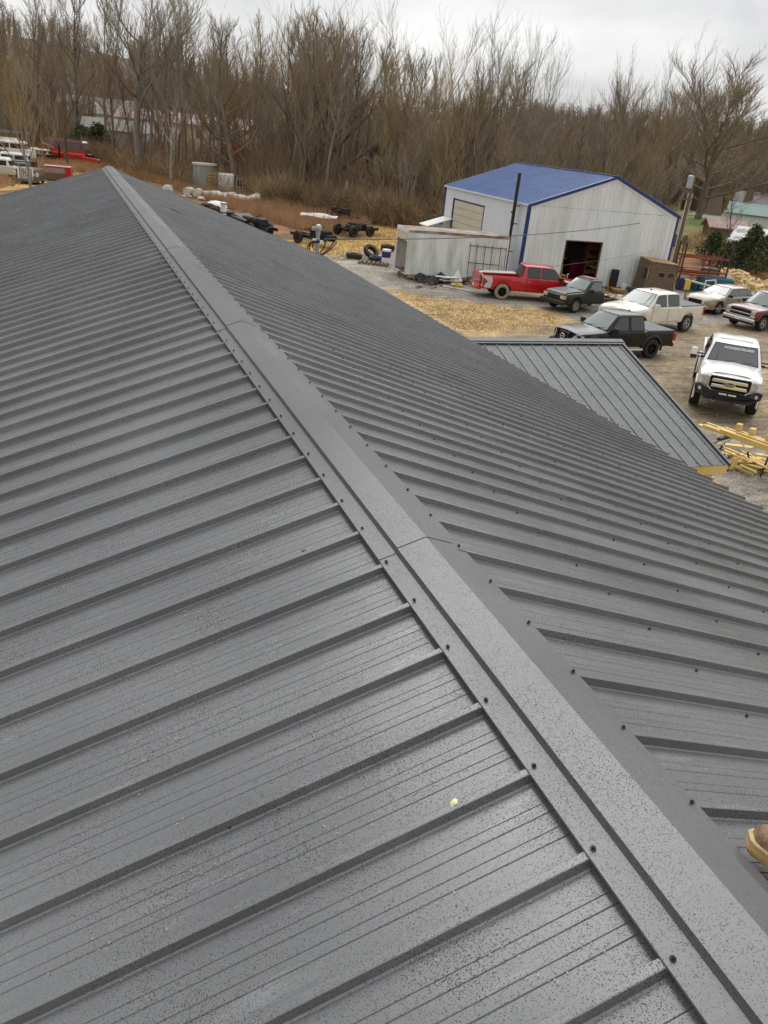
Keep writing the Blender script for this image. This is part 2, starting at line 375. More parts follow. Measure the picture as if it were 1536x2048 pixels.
def fbm(x, y, s, seed=0):
    return sum(vnoise(x, y, s/2**k, seed+k)/2**k for k in range(4))/1.875
def hill(x, y):
    d = np.hypot(x, y); az = np.degrees(np.arctan2(x, y))
    rise = np.clip((d-330)/450, 0, 1); rise = rise*rise*(3-2*rise)
    left = np.clip((22-az)/26, 0, 1)
    return rise*(24+22*left+16*vnoise(x, y, 260, 3)) + np.clip((d-900)/1500, 0, 1)*20
gx = axis(-2600, 3000, -30, 110, .55); gy = axis(-600, 3200, -6, 130, .55)
GX, GY = np.meshgrid(gx, gy); nx, ny = len(gx), len(gy)
GZ = hill(GX, GY)
fx_, fy_ = GX.ravel(), GY.ravel()
n_big = fbm(fx_, fy_, 9.0, 1); n_mid = fbm(fx_, fy_, 2.6, 5); n_fine = fbm(fx_, fy_, .9, 9)
near_amp = np.clip(1-np.hypot(fx_, fy_)/160, 0, 1)
GZr = GZ.ravel()+(n_mid-.5)*.10*near_amp+(n_fine-.5)*.05*near_amp-.035*near_amp
def inside(poly, x, y):
    r_ = np.zeros(len(x), bool); n = len(poly); j = n-1
    for i in range(n):
        xi, yi = poly[i]; xj, yj = poly[j]
        c = ((yi > y) != (yj > y)) & (x < (xj-xi)*(y-yi)/((yj-yi) if yj != yi else 1e-9)+xi); r_ ^= c; j = i
    return r_
def zone(pxpoly, jitter=1.6):
    """polygon drawn round a patch of the yard, its edge broken up by noise"""
    wp = [gnd(*p) for p in pxpoly]
    return inside(wp, fx_+(n_mid-.5)*jitter*2.4+(n_fine-.5)*jitter, fy_+(n_big-.5)*jitter*2.4+(n_fine[::-1]-.5)*jitter)
Cg = np.tile(np.array([.335, .26, .17]), (len(fx_), 1))          # straw-flecked dirt
def lay(mask, c, w=1.0):
    m_ = mask.astype(float)[:, None]*w; Cg[:] = Cg*(1-m_)+np.array(c)*m_
GRAVEL = (.32, .295, .255); STRAW = (.56, .37, .12); LEAF = (.33, .125, .045); LITTER = (.26, .15, .075); TAN = (.46, .32, .15)
far = np.hypot(fx_, fy_)
lay(far > 60, (.20, .13, .065))
lay(far > 95, LITTER)
lay(fx_ > 62, (.22, .21, .075), .9)                                 # fields to the right
lay((far > 150) & (fx_ < 85), (.13, .09, .05))
lay(far > 330, (.16, .115, .08))
lay(zone([(640,470),(560,470),(420,395),(320,366),(250,345),(330,338),(560,360),(760,410),(900,440),(900,470),(760,440)], 2), LITTER)
lay(zone([(240,350),(300,330),(420,345),(520,372),(640,400),(800,430),(860,450),(640,430),(420,385)], 2), LEAF, .8)
lay(zone([(-80,372),(150,318),(200,335),(100,362),(-80,400)], 2), STRAW, .9)
lay(zone([(320,378),(560,420),(640,445),(620,468),(520,470),(400,432)], 2), (.30, .155, .075), .8)
lay(zone([(520,500),(640,535),(800,520),(800,470),(900,450),(880,435),(760,425),(700,440),(760,470),(640,486),(560,476),(500,468)], 1.6), STRAW, .95)
lay(zone([(600,505),(690,505),(800,500),(820,480),(900,520),(1060,600),(1240,600),(1340,560),(1560,600),(1560,640),(1380,660),(1200,625),(1060,640),(900,640),(720,570)], 1.2), GRAVEL, .9)
lay(zone([(780,575),(900,600),(1080,612),(1120,632),(1110,668),(920,668),(800,610)], 1.2), TAN, .95)
lay(zone([(1360,680),(1560,640),(1560,800),(1390,850),(1330,760),(1250,700)], 1.2), (.31, .245, .165), .7)
lay(zone([(1380,900),(1400,850),(1600,900),(1600,1200),(1450,1000)], 1.0), GRAVEL, .8)
lay(zone([(1340,520),(1400,505),(1600,560),(1600,610),(1500,570),(1400,560)], 1.2), LEAF, .9)
lay(zone([(1470,545),(1600,590),(1600,640),(1470,580)], 1.0), (.36, .25, .07), .5)
lay(zone([(1350,505),(1370,450),(1440,470),(1560,520),(1560,560),(1440,525)], 1.5), (.25, .20, .05), .95)
lay(zone([(1365,448),(1380,430),(1470,440),(1560,470),(1560,500),(1440,470)], 2), (.11, .155, .03), .95)
lay(zone([(1380,425),(1480,420),(1500,436),(1380,434)], 2), (.42, .38, .33), .8)
lay(zone([(1340,510),(1500,543),(1560,575),(1340,575)], .8) & (n_mid > .5), (.20, .17, .13), .4)
k_ = 0.80+0.40*fbm(fx_, fy_, 4.5, 12); Cg *= k_[:, None]
speck = (n_fine > .60) & (far < 110); Cg[speck] = Cg[speck]*.72
speck = (n_fine < .36) & (far < 110); Cg[speck] = Cg[speck]*1.16+np.array([.02, .012, 0])
me = bpy.data.meshes.new('ground')
vv = np.stack([fx_, fy_, GZr], 1)
idx = np.arange(nx*ny).reshape(ny, nx)
quads = np.stack([idx[:-1, :-1].ravel(), idx[:-1, 1:].ravel(), idx[1:, 1:].ravel(), idx[1:, :-1].ravel()], 1)
me.vertices.add(len(vv)); me.vertices.foreach_set('co', vv.astype(np.float32).ravel())
me.loops.add(quads.size); me.loops.foreach_set('vertex_index', quads.ravel().astype(np.int32))
me.polygons.add(len(quads)); me.polygons.foreach_set('loop_start', np.arange(0, quads.size, 4, dtype=np.int32)); me.polygons.foreach_set('loop_total', np.full(len(quads), 4, np.int32))
me.update(calc_edges=True); me.shade_smooth()
ca = me.color_attributes.new('soil', 'FLOAT_COLOR', 'POINT')
ca.data.foreach_set('color', np.concatenate([Cg, np.ones((len(Cg), 1))], 1).astype(np.float32).ravel())
gm = bpy.data.materials.new('yard_ground'); gm.use_nodes = True; n, l = gm.node_tree.nodes, gm.node_tree.links; b = n['Principled BSDF']
b.inputs['Roughness'].default_value = .9; b.inputs['Specular IOR Level'].default_value = .25
at_ = n.new('ShaderNodeVertexColor'); at_.layer_name = 'soil'; ge = n.new('ShaderNodeNewGeometry')
t1 = n.new('ShaderNodeTexNoise'); t1.inputs['Scale'].default_value = 5; t1.inputs['Detail'].default_value = 9; t1.inputs['Roughness'].default_value = .72; l.new(ge.outputs['Position'], t1.inputs['Vector'])
# long streaks left by raked straw and wheels
mp = n.new('ShaderNodeMapping'); mp.inputs['Rotation'].default_value = (0, 0, R(-12)); mp.inputs['Scale'].default_value = (.35, 3.2, 1); l.new(ge.outputs['Position'], mp.inputs[0])
t2 = n.new('ShaderNodeTexNoise'); t2.inputs['Scale'].default_value = 1.1; t2.inputs['Detail'].default_value = 7; t2.inputs['Roughness'].default_value = .65; l.new(mp.outputs[0], t2.inputs['Vector'])
r1 = n.new('ShaderNodeMapRange'); r1.inputs['From Min'].default_value = .33; r1.inputs['From Max'].default_value = .67; r1.inputs['To Min'].default_value = .55; r1.inputs['To Max'].default_value = 1.45; l.new(t1.outputs['Fac'], r1.inputs['Value'])
r2 = n.new('ShaderNodeMapRange'); r2.inputs['From Min'].default_value = .36; r2.inputs['From Max'].default_value = .64; r2.inputs['To Min'].default_value = .72; r2.inputs['To Max'].default_value = 1.28; l.new(t2.outputs['Fac'], r2.inputs['Value'])
mm = n.new('ShaderNodeMath'); mm.operation = 'MULTIPLY'; l.new(r1.outputs[0], mm.inputs[0]); l.new(r2.outputs[0], mm.inputs[1])
vs_ = n.new('ShaderNodeVectorMath'); vs_.operation = 'SCALE'; l.new(at_.outputs[0], vs_.inputs[0]); l.new(mm.outputs[0], vs_.inputs['Scale'])
l.new(vs_.outputs[0], b.inputs['Base Color'])
bp = n.new('ShaderNodeBump'); bp.inputs['Strength'].default_value = .5; bp.inputs['Distance'].default_value = .05; l.new(t1.outputs['Fac'], bp.inputs['Height']); l.new(bp.outputs[0], b.inputs['Normal'])
me.materials.append(gm)
ground = link('ground', me); tag(ground, kind='structure')

# ================================================================== THE BIG CHARCOAL ROOF
RX, RZ, TP = 1.3439, 5.862, 1/3.0          # ridge line x, height of the rib tops there, slope 4 in 12
SP = .3048; HALF = 6.58; Y1 = 25.64; Y0 = -4.2
CP, SPI = math.cos(math.atan(TP)), math.sin(math.atan(TP))
LEN = HALF/CP
RIB = .031
def rib_profile(n_ribs, lo=None, hi=None):
    """(y, height) across one sheet: tall ribs at every SP, two low stiffeners in each pan; rib centre at y=0"""
    pr = []
    for k in range(n_ribs):
        y = k*SP
        pr += [(y-.024, -RIB), (y-.018, -RIB+.003), (y-.013, -.001), (y-.010, 0.0), (y+.010, 0.0), (y+.013, -.001), (y+.018, -RIB+.003), (y+.024, -RIB)]
        for c in (SP*.36, SP*.64):
            pr += [(y+c-.019, -RIB), (y+c-.017, -RIB-.0022), (y+c-.0145, -RIB+.0008), (y+c+.0145, -RIB+.0008), (y+c+.017, -RIB-.0022), (y+c+.019, -RIB)]
    pr.append((n_ribs*SP-.024, -RIB))
    return pr
def sheet(prof, length, name, m, segs=1, thick=.0012):
    mb = MB(); n = len(prof)
    top = [[(s_*length/segs, y, z) for y, z in prof] for s_ in range(segs+1)]
    vs = [v for r_ in top for v in r_]; bot = [(x, y, z-thick) for x, y, z in vs]
    fs = []
    for i in range(segs):
        for k in range(n-1): fs.append((i*n+k, (i+1)*n+k, (i+1)*n+k+1, i*n+k+1))
    o = len(vs); fs2 = [tuple(q+o for q in f[::-1]) for f in fs]
    e1 = [(segs*n+k, o+segs*n+k, o+segs*n+k+1, segs*n+k+1) for k in range(n-1)]
    e0 = [(k, k+1, o+k+1, o+k) for k in range(n-1)]
    mb.add(vs+bot, fs+fs2+e1+e0); return mb.mesh(name, m)
bigroof = thing('metal_roofed_building', 'long charcoal ribbed metal roof with a folded ridge flashing, filling the foreground', 'building', (RX, 0, 0))
panel_me = sheet(rib_profile(3), LEN-.09, 'roof_panel', 'roof', 3)
PH_L, PH_R = .8414, 1.2174
def place_panel(me_, side, y, name='roof_panel', parent=bigroof, org=(0, RZ), start=.09):
    # local x runs down the slope
    o = link(name, me_, parent)
    dx = side*CP; dz = -SPI
    X = Vector((dx, 0, dz)); Z = Vector((side*SPI, 0, CP)); Y = Z.cross(X)
    o.matrix_local = Matrix.Translation((org[0]+dx*start, y, org[1]+dz*start)) @ Matrix((X, Y, Z)).transposed().to_4x4()
    return o
# on the right side local y points away from the camera, on the left side towards it
sheets = {3: panel_me, 2: sheet(rib_profile(2), LEN-.09, 'roof_panel', 'roof', 3), 1: sheet(rib_profile(1), LEN-.09, 'roof_panel', 'roof', 3)}
END = {}
for side, y in ((1, PH_R-18*SP), (-1, PH_L-15*SP)):
    while True:
        left_ = int((Y1-y)/SP+1e-6)
        if left_ <= 0: break
        nr = min(3, left_)
        place_panel(sheets[nr], side, y if side > 0 else y+nr*SP); y += nr*SP
    END[side] = y
# ridge flashing in overlapping lengths
def cap_mesh(length):
    mb = MB()
    prof = [(0, .028), (.133, .028), (.1375, .0035), (.214, .0035), (.215, -.001)]
    pts = [(-u*CP-h*SPI*0, -u*SPI+h) for u, h in reversed(prof)]+[(u*CP, -u*SPI+h) for u, h in prof[1:]]
    vs = [(x, 0, z) for x, z in pts]+[(x, length, z) for x, z in pts]; n = len(pts)
    low = [(x, y_, z-.0012) for x, y_, z in vs]
    fs = [(k, k+1, n+k+1, n+k) for k in range(n-1)]
    fb = [tuple(i+2*n for i in f[::-1]) for f in fs]
    ends = [(k, 2*n+k, 2*n+k+1, k+1) for k in range(n-1)]+[(n+k, n+k+1, 3*n+k+1, 3*n+k) for k in range(n-1)]
    mb.add(vs+low, fs+fb+ends); return mb.mesh('ridge_flashing', 'cap')
joints = [-4.35, -1.25, 2.704, 6.66, 10.76, 14.8, 18.8, 22.75, Y1+.06]
for i in range(len(joints)-1):
    c_ = link('ridge_flashing', cap_mesh(joints[i+1]-joints[i]+(.10 if i < len(joints)-2 else 0)), bigroof, (0, joints[i], RZ+.001))
    L_ = joints[i+1]-joints[i]+.1
    c_.rotation_euler = (math.atan(-.0028/L_), 0, 0); c_.location.z += .0028
# screws: hex head on a washer
sb = MB(); sb.lathe([(.0076, 0), (.0076, .0020), (.005, .0026)], n=10); sb.lathe([(.0046, .0026), (.0046, .0085), (.0032, .0096), (0, .0096)], n=6)
screw_me = sb.mesh('screw', 'screw')
def screw(side, dist, y, h=.0035, name='screw', parent=bigroof):
    o = link(name, screw_me, parent); x = side*dist; z = RZ-dist*TP+h
    o.location = (x, y, z); o.rotation_euler = (0, side*math.atan(TP), random.random()*3)
    return o
NS = 0
for k in range(-12, 82):
    y = PH_L+k*SP
    if 0 < y < Y1-.1: screw(-1, .1843, y+random.uniform(-.008, .008), .0035+.001+.004); NS += 1
    y = PH_R+k*SP
    if 0 < y < Y1-.1: screw(1, .1843, y+random.uniform(-.008, .008), .0085); NS += 1
fld = []
for j in range(9):
    d_ = 1.02+j*.7285
    for k in range(0, 82):
        y = PH_R+(k+.81)*SP+random.uniform(-.012, .012)
        if y < Y1-.1 and random.random() > .03: fld.append((1, d_+random.uniform(-.012, .012), y))
for j in range(3, 9):
    for k in range(26, 82): fld.append((-1, 1.02+j*.7285, PH_L+(k+.19)*SP))
fld.sort(key=lambda t: t[2]+abs(t[1])*.3-(.0 if t[0] > 0 else -30))
n_ind = 296-NS
for s_, d_, y in fld[:n_ind]: screw(s_, d_, y, -RIB)
mb = MB()
for s_, d_, y in fld[n_ind:]:
    c = (s_*d_, y, RZ-d_*TP-RIB); mb.lathe([(.010, 0), (.010, .008), (0, .012)], c=c, n=6)
tag(mb.build('field_screws', 'screw', bigroof), kind='stuff')
# far and near gable trim, walls, eave boards
for s_ in (1, -1):
    mb = MB(); X = Vector((s_*CP, 0, -SPI)); Z = Vector((s_*SPI, 0, CP))
    q = Matrix.Translation((0, 0, RZ)) @ Matrix((X, Vector((0, 1, 0)), Z)).transposed().to_4x4()
    mb.box(.02, LEN+.015, END[s_]-.06, Y1+.06, -.028, -.012, q); mb.box(.02, LEN+.02, Y1+.02, Y1+.065, -.13, .003, q); mb.build('gable_trim', 'roof', bigroof)
mb = MB(); zb = RZ-(HALF-.35)*TP-.14
mb.prism([(-(HALF-.35), 0), (HALF-.35, 0), (HALF-.35, zb), (0, RZ-.16), (-(HALF-.35), zb)], Y1-.32, Y1-.24, 'y'); mb.build('gable_wall', 'porch', bigroof)
mb = MB(); mb.prism([(-(HALF-.35), 0), (HALF-.35, 0), (HALF-.35, zb), (0, RZ-.16), (-(HALF-.35), zb)], Y0+.3, Y0+.38, 'y'); mb.build('gable_wall', 'porch', bigroof)
for s_ in (1, -1):
    mb = MB(); mb.box(*sorted((s_*(HALF-.35), s_*(HALF-.43))), Y0+.39, Y1-.33, 0, zb); mb.build('side_wall', 'porch', bigroof)
    mb = MB(); mb.box(*sorted((s_*(HALF-.06), s_*(HALF-.03))), Y0+.1, Y1-.05, RZ-HALF*TP-.20, RZ-HALF*TP-.045); mb.build('eave_board', 'oldwood', bigroof)

# flakes of sawdust, leaf and scrap lying on the wet steel
def on_roof(px, py, lift=-RIB):
    d = ray(px, py); s_ = 1
    for s_ in (-1, 1):
        nrm = np.array([s_*TP, 0, 1.]); o = np.array([0, 0, CZ]); t = ((RZ+lift)+s_*TP*RX-CZ)/(nrm@d); p = o+d*t
        if (p[0]-RX)*s_ > 0: return p, s_
    return p, s_
mb = MB()
def flake(px, py, sz, mb=mb, lift=-RIB+.003, asp=2.2):
    p, s_ = on_roof(px, py, lift); a = random.uniform(0, 6.28); nrm = Vector((s_*SPI, 0, CP)); X = Vector((s_*CP, 0, -SPI)); Yv = Vector((0, 1, 0))
    u_ = X*math.cos(a)+Yv*math.sin(a); v_ = -X*math.sin(a)+Yv*math.cos(a); c = Vector(p)-Vector((RX, 0, 0)); n_ = random.choice((5, 6, 7))
    ring = [c+u_*math.cos(t)*sz*asp*.5*random.uniform(.6, 1.1)+v_*math.sin(t)*sz*.5*random.uniform(.6, 1.1)+nrm*random.uniform(.0, .001) for t in [6.283*i/n_ for i in range(n_)]]
    mb.add([tuple(v) for v in ring]+[tuple(c+nrm*.0022)], [(i, (i+1) % n_, n_) for i in range(n_)])
for cx, cy, sx, sy, n_ in [(390,1230,35,12,22),(360,1335,40,14,16),(330,1345,20,8,8),(630,1100,30,6,14),(700,1080,25,20,18),(780,1340,30,14,14),(740,1355,20,8,8),(840,1460,25,10,12),(860,1545,20,14,10),(980,1810,40,12,18),(1000,1790,50,30,12),(1190,1890,30,12,12),(1100,1960,60,16,12),(450,1760,60,30,10),(420,1640,40,20,10),(1450,1440,45,16,22),(1480,1470,30,10,12),(1260,1260,25,6,8),(1240,1190,20,6,6),(1180,1210,25,8,10),(250,1900,120,60,14),(620,1200,160,60,14),(300,1000,220,90,40),(500,850,140,60,24),(150,760,100,60,20),(260,1520,150,60,12),(930,1860,110,60,26),(1380,1400,80,30,10),(1010,1240,60,20,6),(700,1650,100,60,14)]:
    for _ in range(n_): flake(random.gauss(cx, sx*.6), random.gauss(cy, sy*.6), random.uniform(.0018, .005))
fl = mb.build('sawdust_flakes', mat('pale_flakes', (.62, .58, .44), .8, col2=(.40, .38, .32), vscale=30), bigroof); tag(fl, kind='stuff')
# dark smear where a rib was rubbed with sealant
mb = MB()
for px_, py_ in [(470,1640),(455,1648),(481,1632),(445,1652),(612,1105),(622,1102),(360,1690)]: flake(px_+random.uniform(-4, 4), py_+random.uniform(-3, 3), .026, mb, -RIB+.006, 1.5)
mb.build('sealant_smear', 'black', bigroof)
# yellow paper scrap
p, s_ = on_roof(903, 1616, -.004); mb = MB()
mb.add([(0,0,.004),(.018,-.004,.006),(.030,.006,.003),(.024,.014,.007),(.006,.013,.004),(.013,.005,.011)], [(0,1,5),(1,2,5),(2,3,5),(3,4,5),(4,0,5)])
tag(mb.build('paper_scrap', mat('yellow_paper', (.85,.80,.42), .8), None, tuple(p), (0, -math.atan(TP), .3)), 'small crumpled yellow paper scrap lying on a roof rib', 'scrap')
p, s_ = on_roof(352, 421, 0); mb = MB(); mb.box(-.10, .10, -.03, .03, 0, .03)
tag(mb.build('offcut', 'galv', None, tuple(p), (0, math.atan(TP), .2)), 'small bright metal offcut lying high on the far right roof slope', 'offcut')

# electricity mast at the eave with its loops of cable
def mast(x, y, z0, z1, r_):
    t = thing('service_mast', 'grey pipe mast with a weatherhead and drooping cable loops beside the roof eave', 'mast', (x, y, 0))
    MB().lathe([(r_, z0), (r_, z1)], n=12).build('pipe', 'galv', t, smooth=40)
    mb = MB(); mb.lathe([(r_*1.2, z1-.12), (r_*1.25, z1+.02), (r_*1.8, z1+.05), (r_*1.95, z1+.12), (r_*1.4, z1+.2), (0, z1+.23)], n=14); mb.cbox((-.11, 0, z1+.08), (.10, .08, .05)); mb.build('weatherhead', 'galv', t, smooth=40)
    for dx in (-.03, .03): pass
    MB().lathe([(r_*1.25, z1-.37), (r_*1.25, z1-.28)], n=10).build('clamp', 'black', t)
    MB().cbox((.12, -.03, z1-.32), (.06, .03, .03)).build('insulator', 'white', t); MB().cbox((-.12, -.03, z1-.28), (.06, .04, .04), ).build('connector', 'white', t)
    for i, (w_, zb_, side) in enumerate(((.34, -1.02, -1), (.27, -1.0, -1), (.14, -.85, -1))):
        pts = [(-.1*1, -.05, z1-.26)]
        for k in range(9):
            a = math.pi*k/8; pts.append((-.08-w_*math.sin(a)*.8, -.06, z1-.30-(abs(zb_)-.55)*(1-math.cos(a))/2))
        MB().tube(pts, .019, 5).build('cable_loop', 'black', t)
    for i, (w_, d_) in enumerate(((.62, .22), (.52, .25), (.24, .30))):
        pts = [(.02, -.06, z1-1.0+d_)]
        for k in range(1, 9): s2 = k/8; pts.append((.05+w_*s2, -.06, z1-1.0+d_+(.70-d_)*s2**1.7))
        MB().tube(pts, .019, 5).build('cable_loop', 'black', t)
    return t
MX, MY, MZ = 8.10, 27.30, 4.45
d_ = ray(636, 470); MXp = d_*(27.3/d_[1]); MX, MZ = float(MXp[0]), float(MXp[2]+CZ)
mast(MX, MY, 0.0, MZ+.12, .065)
d_ = ray(447, 408); p = d_*(32.0/d_[1])
t = thing('vent_post', 'short pale pipe standing up behind the far roof edge', 'post', (float(p[0]), 32.0, 0))
MB().lathe([(.10, 0), (.10, float(p[2])+CZ)], n=12).build('pipe', 'dirtywhite', t, smooth=40); MB().lathe([(.115, float(p[2])+CZ-.32), (.115, float(p[2])+CZ-.28)], n=12).build('band', 'black', t); MB().lathe([(.13, float(p[2])+CZ), (.13, float(p[2])+CZ+.05), (0, float(p[2])+CZ+.08)], n=12).build('pipe_cap', 'galv', t)

# ================================================================== THE PORCH ROOF
PXE, PYR, PZR, PD = 12.51, 16.05, 3.456, 4.38
porch = thing('porch_roof', 'lower dark ribbed porch roof with a wood fascia, jutting out beside the parked trucks', 'roof', (PXE, PYR, 0))
PL = PD/CP
def porch_panel(nr, xr, length, side=1):
    pr = rib_profile(nr); return pr
pm = sheet([(a, -RIB+(b_+RIB)*.5) for a, b_ in rib_profile(3)], PL-.04, 'roof_panel', 'porch', 1)
pm1 = sheet([(a, -RIB+(b_+RIB)*.5) for a, b_ in rib_profile(1)[:8]]+[(.13, -RIB)], PL-.04, 'roof_panel', 'porch', 1)
pm2 = sheet([(-.15, -RIB), (-.09, -RIB), (-.024, -RIB)], PL-.04, 'roof_panel', 'porch', 1)
def porch_place(me_, xrib, side):
    X = Vector((0, -side*CP, -SPI)); Z = Vector((0, -side*SPI, CP)); Y = Z.cross(X)
    o = link('roof_panel', me_, porch); o.matrix_local = Matrix.Translation((xrib, -side*.04*CP, PZR-.04*SPI)) @ Matrix((X, Y, Z)).transposed().to_4x4()
for k in range(5): porch_place(pm, -.152-(k+1)*.9144, 1); porch_place(pm, -.152-k*.9144, -1)
porch_place(pm1, -.152, 1); porch_place(pm2, -.152, -1)
# last narrow strip to the verge and verge trim
mb = MB()
for side in (1, -1):
    X = Vector((0, -side*CP, -SPI)); Z = Vector((0, -side*SPI, CP)); q = Matrix.Translation((0, 0, PZR)) @ Matrix((X, Vector((1, 0, 0)), Z)).transposed().to_4x4()
    mb.box(.02, PL+.006, -.045, .004, -.026, .004, q); mb.box(.02, PL+.006, .004, .012, -.10, .004, q)
mb.build('verge_trim', 'porch', porch)
mb = MB()
for side in (1, -1):
    X = Vector((0, -side*CP, -SPI)); Z = Vector((0, -side*SPI, CP)); q = Matrix.Translation((0, 0, PZR+.002)) @ Matrix((X, Vector((1, 0, 0)), Z)).transposed().to_4x4()
    mb.box(.0, .13, -4.75, .03, .016, .020, q); mb.box(.127, .131, -4.75, .03, .003, .016, q); mb.box(.131, .20, -4.75, .03, .001, .004, q)
mb.build('ridge_flashing', 'porch', porch)
for k in range(15):
    for u_ in (.35, 1.25, 2.15, 3.05, 3.95, PL-.1):
        x_ = -.152-k*SP-.055
        if k*SP < 4.5: o = link('screw', screw_me, porch, (x_, -u_*CP, PZR-u_*SPI-RIB+.004)); o.rotation_euler = (math.atan(TP), 0, 0); o.scale = (1.15,)*3
MB().box(-4.2, -.02, -PD+.03, -PD+.07, PZR-PD*TP-.24, PZR-PD*TP-.045).build('fascia_board', 'wood', porch)
for s_ in (1, -1):
    X = Vector((0, -s_*CP, -SPI)); Z = Vector((0, -s_*SPI, CP)); q = Matrix.Translation((0, 0, PZR)) @ Matrix((X, Z.cross(X), Z)).transposed().to_4x4()
    MB().box(.06, PL-.02, -.012 , .030, -.24, -.125, q).build('verge_board', 'wood', porch)
for x_ in (-.25, -3.6):
    for y_ in (-PD+.3, PD-.3): MB().box(x_-.07, x_+.07, y_-.07, y_+.07, 0, PZR-(PD-.3)*TP-.1).build('post', 'wood', porch)
for y_ in (-PD+.3, PD-.3): MB().box(-4.4, -.1, y_-.04, y_+.04, PZR-(PD-.3)*TP-.30, PZR-(PD-.3)*TP-.1).build('beam', 'wood', porch)

# ================================================================== THE BLUE-ROOFED SHOP
BX, BY, BTH = 25.72, 43.91, -.0304
BW, BL, BE, BR, BF = 10.60, 12.72, 4.56, 1.90, .524
shop = thing('metal_shop', 'white ribbed metal shop with a blue roof, navy trim and an open dark doorway', 'building', (BX, BY, 0), BTH)
PX_ = BW*BF
def roofz(x): return BE+BR*(x/PX_ if x < PX_ else (BW-x)/(BW-PX_))
def wall_panel(m, x0, x1, z0, ztop, ribs, depth=.030):
    """upright ribbed sheet; x along the wall, y outward is negative"""
    pr = [(x0, 0)]
    for r_ in ribs:
        if x0+.03 < r_ < x1-.03: pr += [(r_-.035, 0), (r_-.018, -depth), (r_+.018, -depth), (r_+.035, 0)]
    pr.append((x1, 0)); n = len(pr)
    vs = [(x, y, z0) for x, y in pr]+[(x, y, ztop(x)) for x, y in pr]+[(x, .02, z0) for x, y in pr]+[(x, .02, ztop(x)) for x, y in pr]
    fs = [(k, k+1, n+k+1, n+k) for k in range(n-1)]+[(2*n+k+1, 2*n+k, 3*n+k, 3*n+k+1) for k in range(n-1)]
    fs += [(0, n, 3*n, 2*n), (n-1, 3*n-1, 4*n-1, 2*n-1)]
    return MB().add(vs, fs)
DX0, DX1, DZ = 2.90, 5.43, 2.66
ribs = [.15+.3048*k for k in range(60)]
fw = []
edges = [0]+[.9144*k for k in range(1, 12)]+[BW]
for i in range(len(edges)-1):
    x0, x1 = edges[i]+.002, edges[i+1]-.002
    segs = [(x0, x1, 0.0)]
    if x1 > DX0 and x0 < DX1:
        segs = []
        if x0 < DX0: segs.append((x0, DX0, 0.0))
        if x1 > DX1: segs.append((DX1, x1, 0.0))
        segs.append((max(x0, DX0), min(x1, DX1), DZ))
    for a, b2, z0 in segs:
        if b2-a > .03:
            o = wall_panel('white_wall', a, b2, z0+.05*(z0 == 0), lambda x: roofz(x)-.02, ribs).build('wall_panel', 'white_wall', shop)
# left wall (local x = 0 plane), sheets run back along +y
GY0, GY1, GZ1 = 6.02, 11.0, 3.78
for i in range(14):
    y0, y1 = i*.9144+.002, min((i+1)*.9144-.002, BL)
    segs = [(y0, y1, 0.05)]
    if y1 > GY0 and y0 < GY1:
        segs = []
        if y0 < GY0: segs.append((y0, GY0, .05))
        if y1 > GY1: segs.append((GY1, y1, .05))
        segs.append((max(y0, GY0), min(y1, GY1), GZ1))
    for a, b2, z0 in segs:
        if b2-a > .03:
            mb = wall_panel('side_wall', -b2, -a, z0, lambda x: BE-.02, sorted(-r_ for r_ in ribs), .010)
            mb.build('wall_panel', 'side_wall', shop, (0, 0, 0), (0, 0, -math.pi/2))
MB().box(BW-.03, BW, .02, BL, .05, BE-.02).build('side_wall', 'side_wall', shop)
mb = MB(); mb.prism([(0.03, .05), (BW-.03, .05), (BW-.03, BE-.02), (PX_, BE+BR-.03), (0.03, BE-.02)], BL-.02, BL+.02, 'y'); mb.build('back_wall', 'side_wall', shop)
# roof sheets in real widths, blue
def shop_roof(side):
    run = PX_ if side < 0 else BW-PX_; ln = math.hypot(run+.12, BR*(run+.12)/run); cp, sp = run/math.hypot(run, BR), BR/math.hypot(run, BR)
    pr = []
    for k in range(3): y = k*.3048; pr += [(y-.045, 0), (y-.02, .04), (y+.02, .04), (y+.045, 0)]
    pr.append((.9144-.047, 0)); me_ = sheet(pr, ln, 'roof_panel', 'blue_roof')
    for i in range(14):
        X = Vector((side*cp, 0, -sp)); Z = Vector((side*sp, 0, cp)); Y = Z.cross(X)
        o = link('roof_panel', me_, shop); o.matrix_local = Matrix.Translation((PX_, (-.08+.04+i*.9144) if side > 0 else (BL+.06-i*.9144+.0), BE+BR+.03)) @ Matrix((X, Y, Z)).transposed().to_4x4()
shop_roof(-1); shop_roof(1)
mb = MB()
mb.box(PX_-.16, PX_+.16, -.06, BL+.1, BE+BR+.05, BE+BR+.062); mb.build('ridge_flashing', 'blue_roof', shop)
def rake(xa, za, xb, zb_, y0, y1, m, w=.16, name='rake_trim', dz=0):
    mb = MB(); mb.add([(xa, y0, za-w+dz), (xb, y0, zb_-w+dz), (xb, y0, zb_+dz), (xa, y0, za+dz), (xa, y1, za-w+dz), (xb, y1, zb_-w+dz), (xb, y1, zb_+dz), (xa, y1, za+dz)], [(0,1,2,3),(7,6,5,4),(0,4,5,1),(3,2,6,7),(0,3,7,4),(1,5,6,2)]); return mb.build(name, m, shop)
for y0, y1 in ((-.10, -.045), (BL+.03, BL+.08)):
    rake(-.12, BE-.02, PX_, BE+BR+.05, y0, y1, 'blue_trim'); rake(PX_, BE+BR+.05, BW+.12, BE-.02, y0, y1, 'blue_trim')
rake(.02, BE-.21, PX_, BE+BR-.14, -.043, -.034, 'white', .10, 'white_rake_strip'); rake(PX_, BE+BR-.14, BW-.02, BE-.21, -.043, -.034, 'white', .10, 'white_rake_strip')
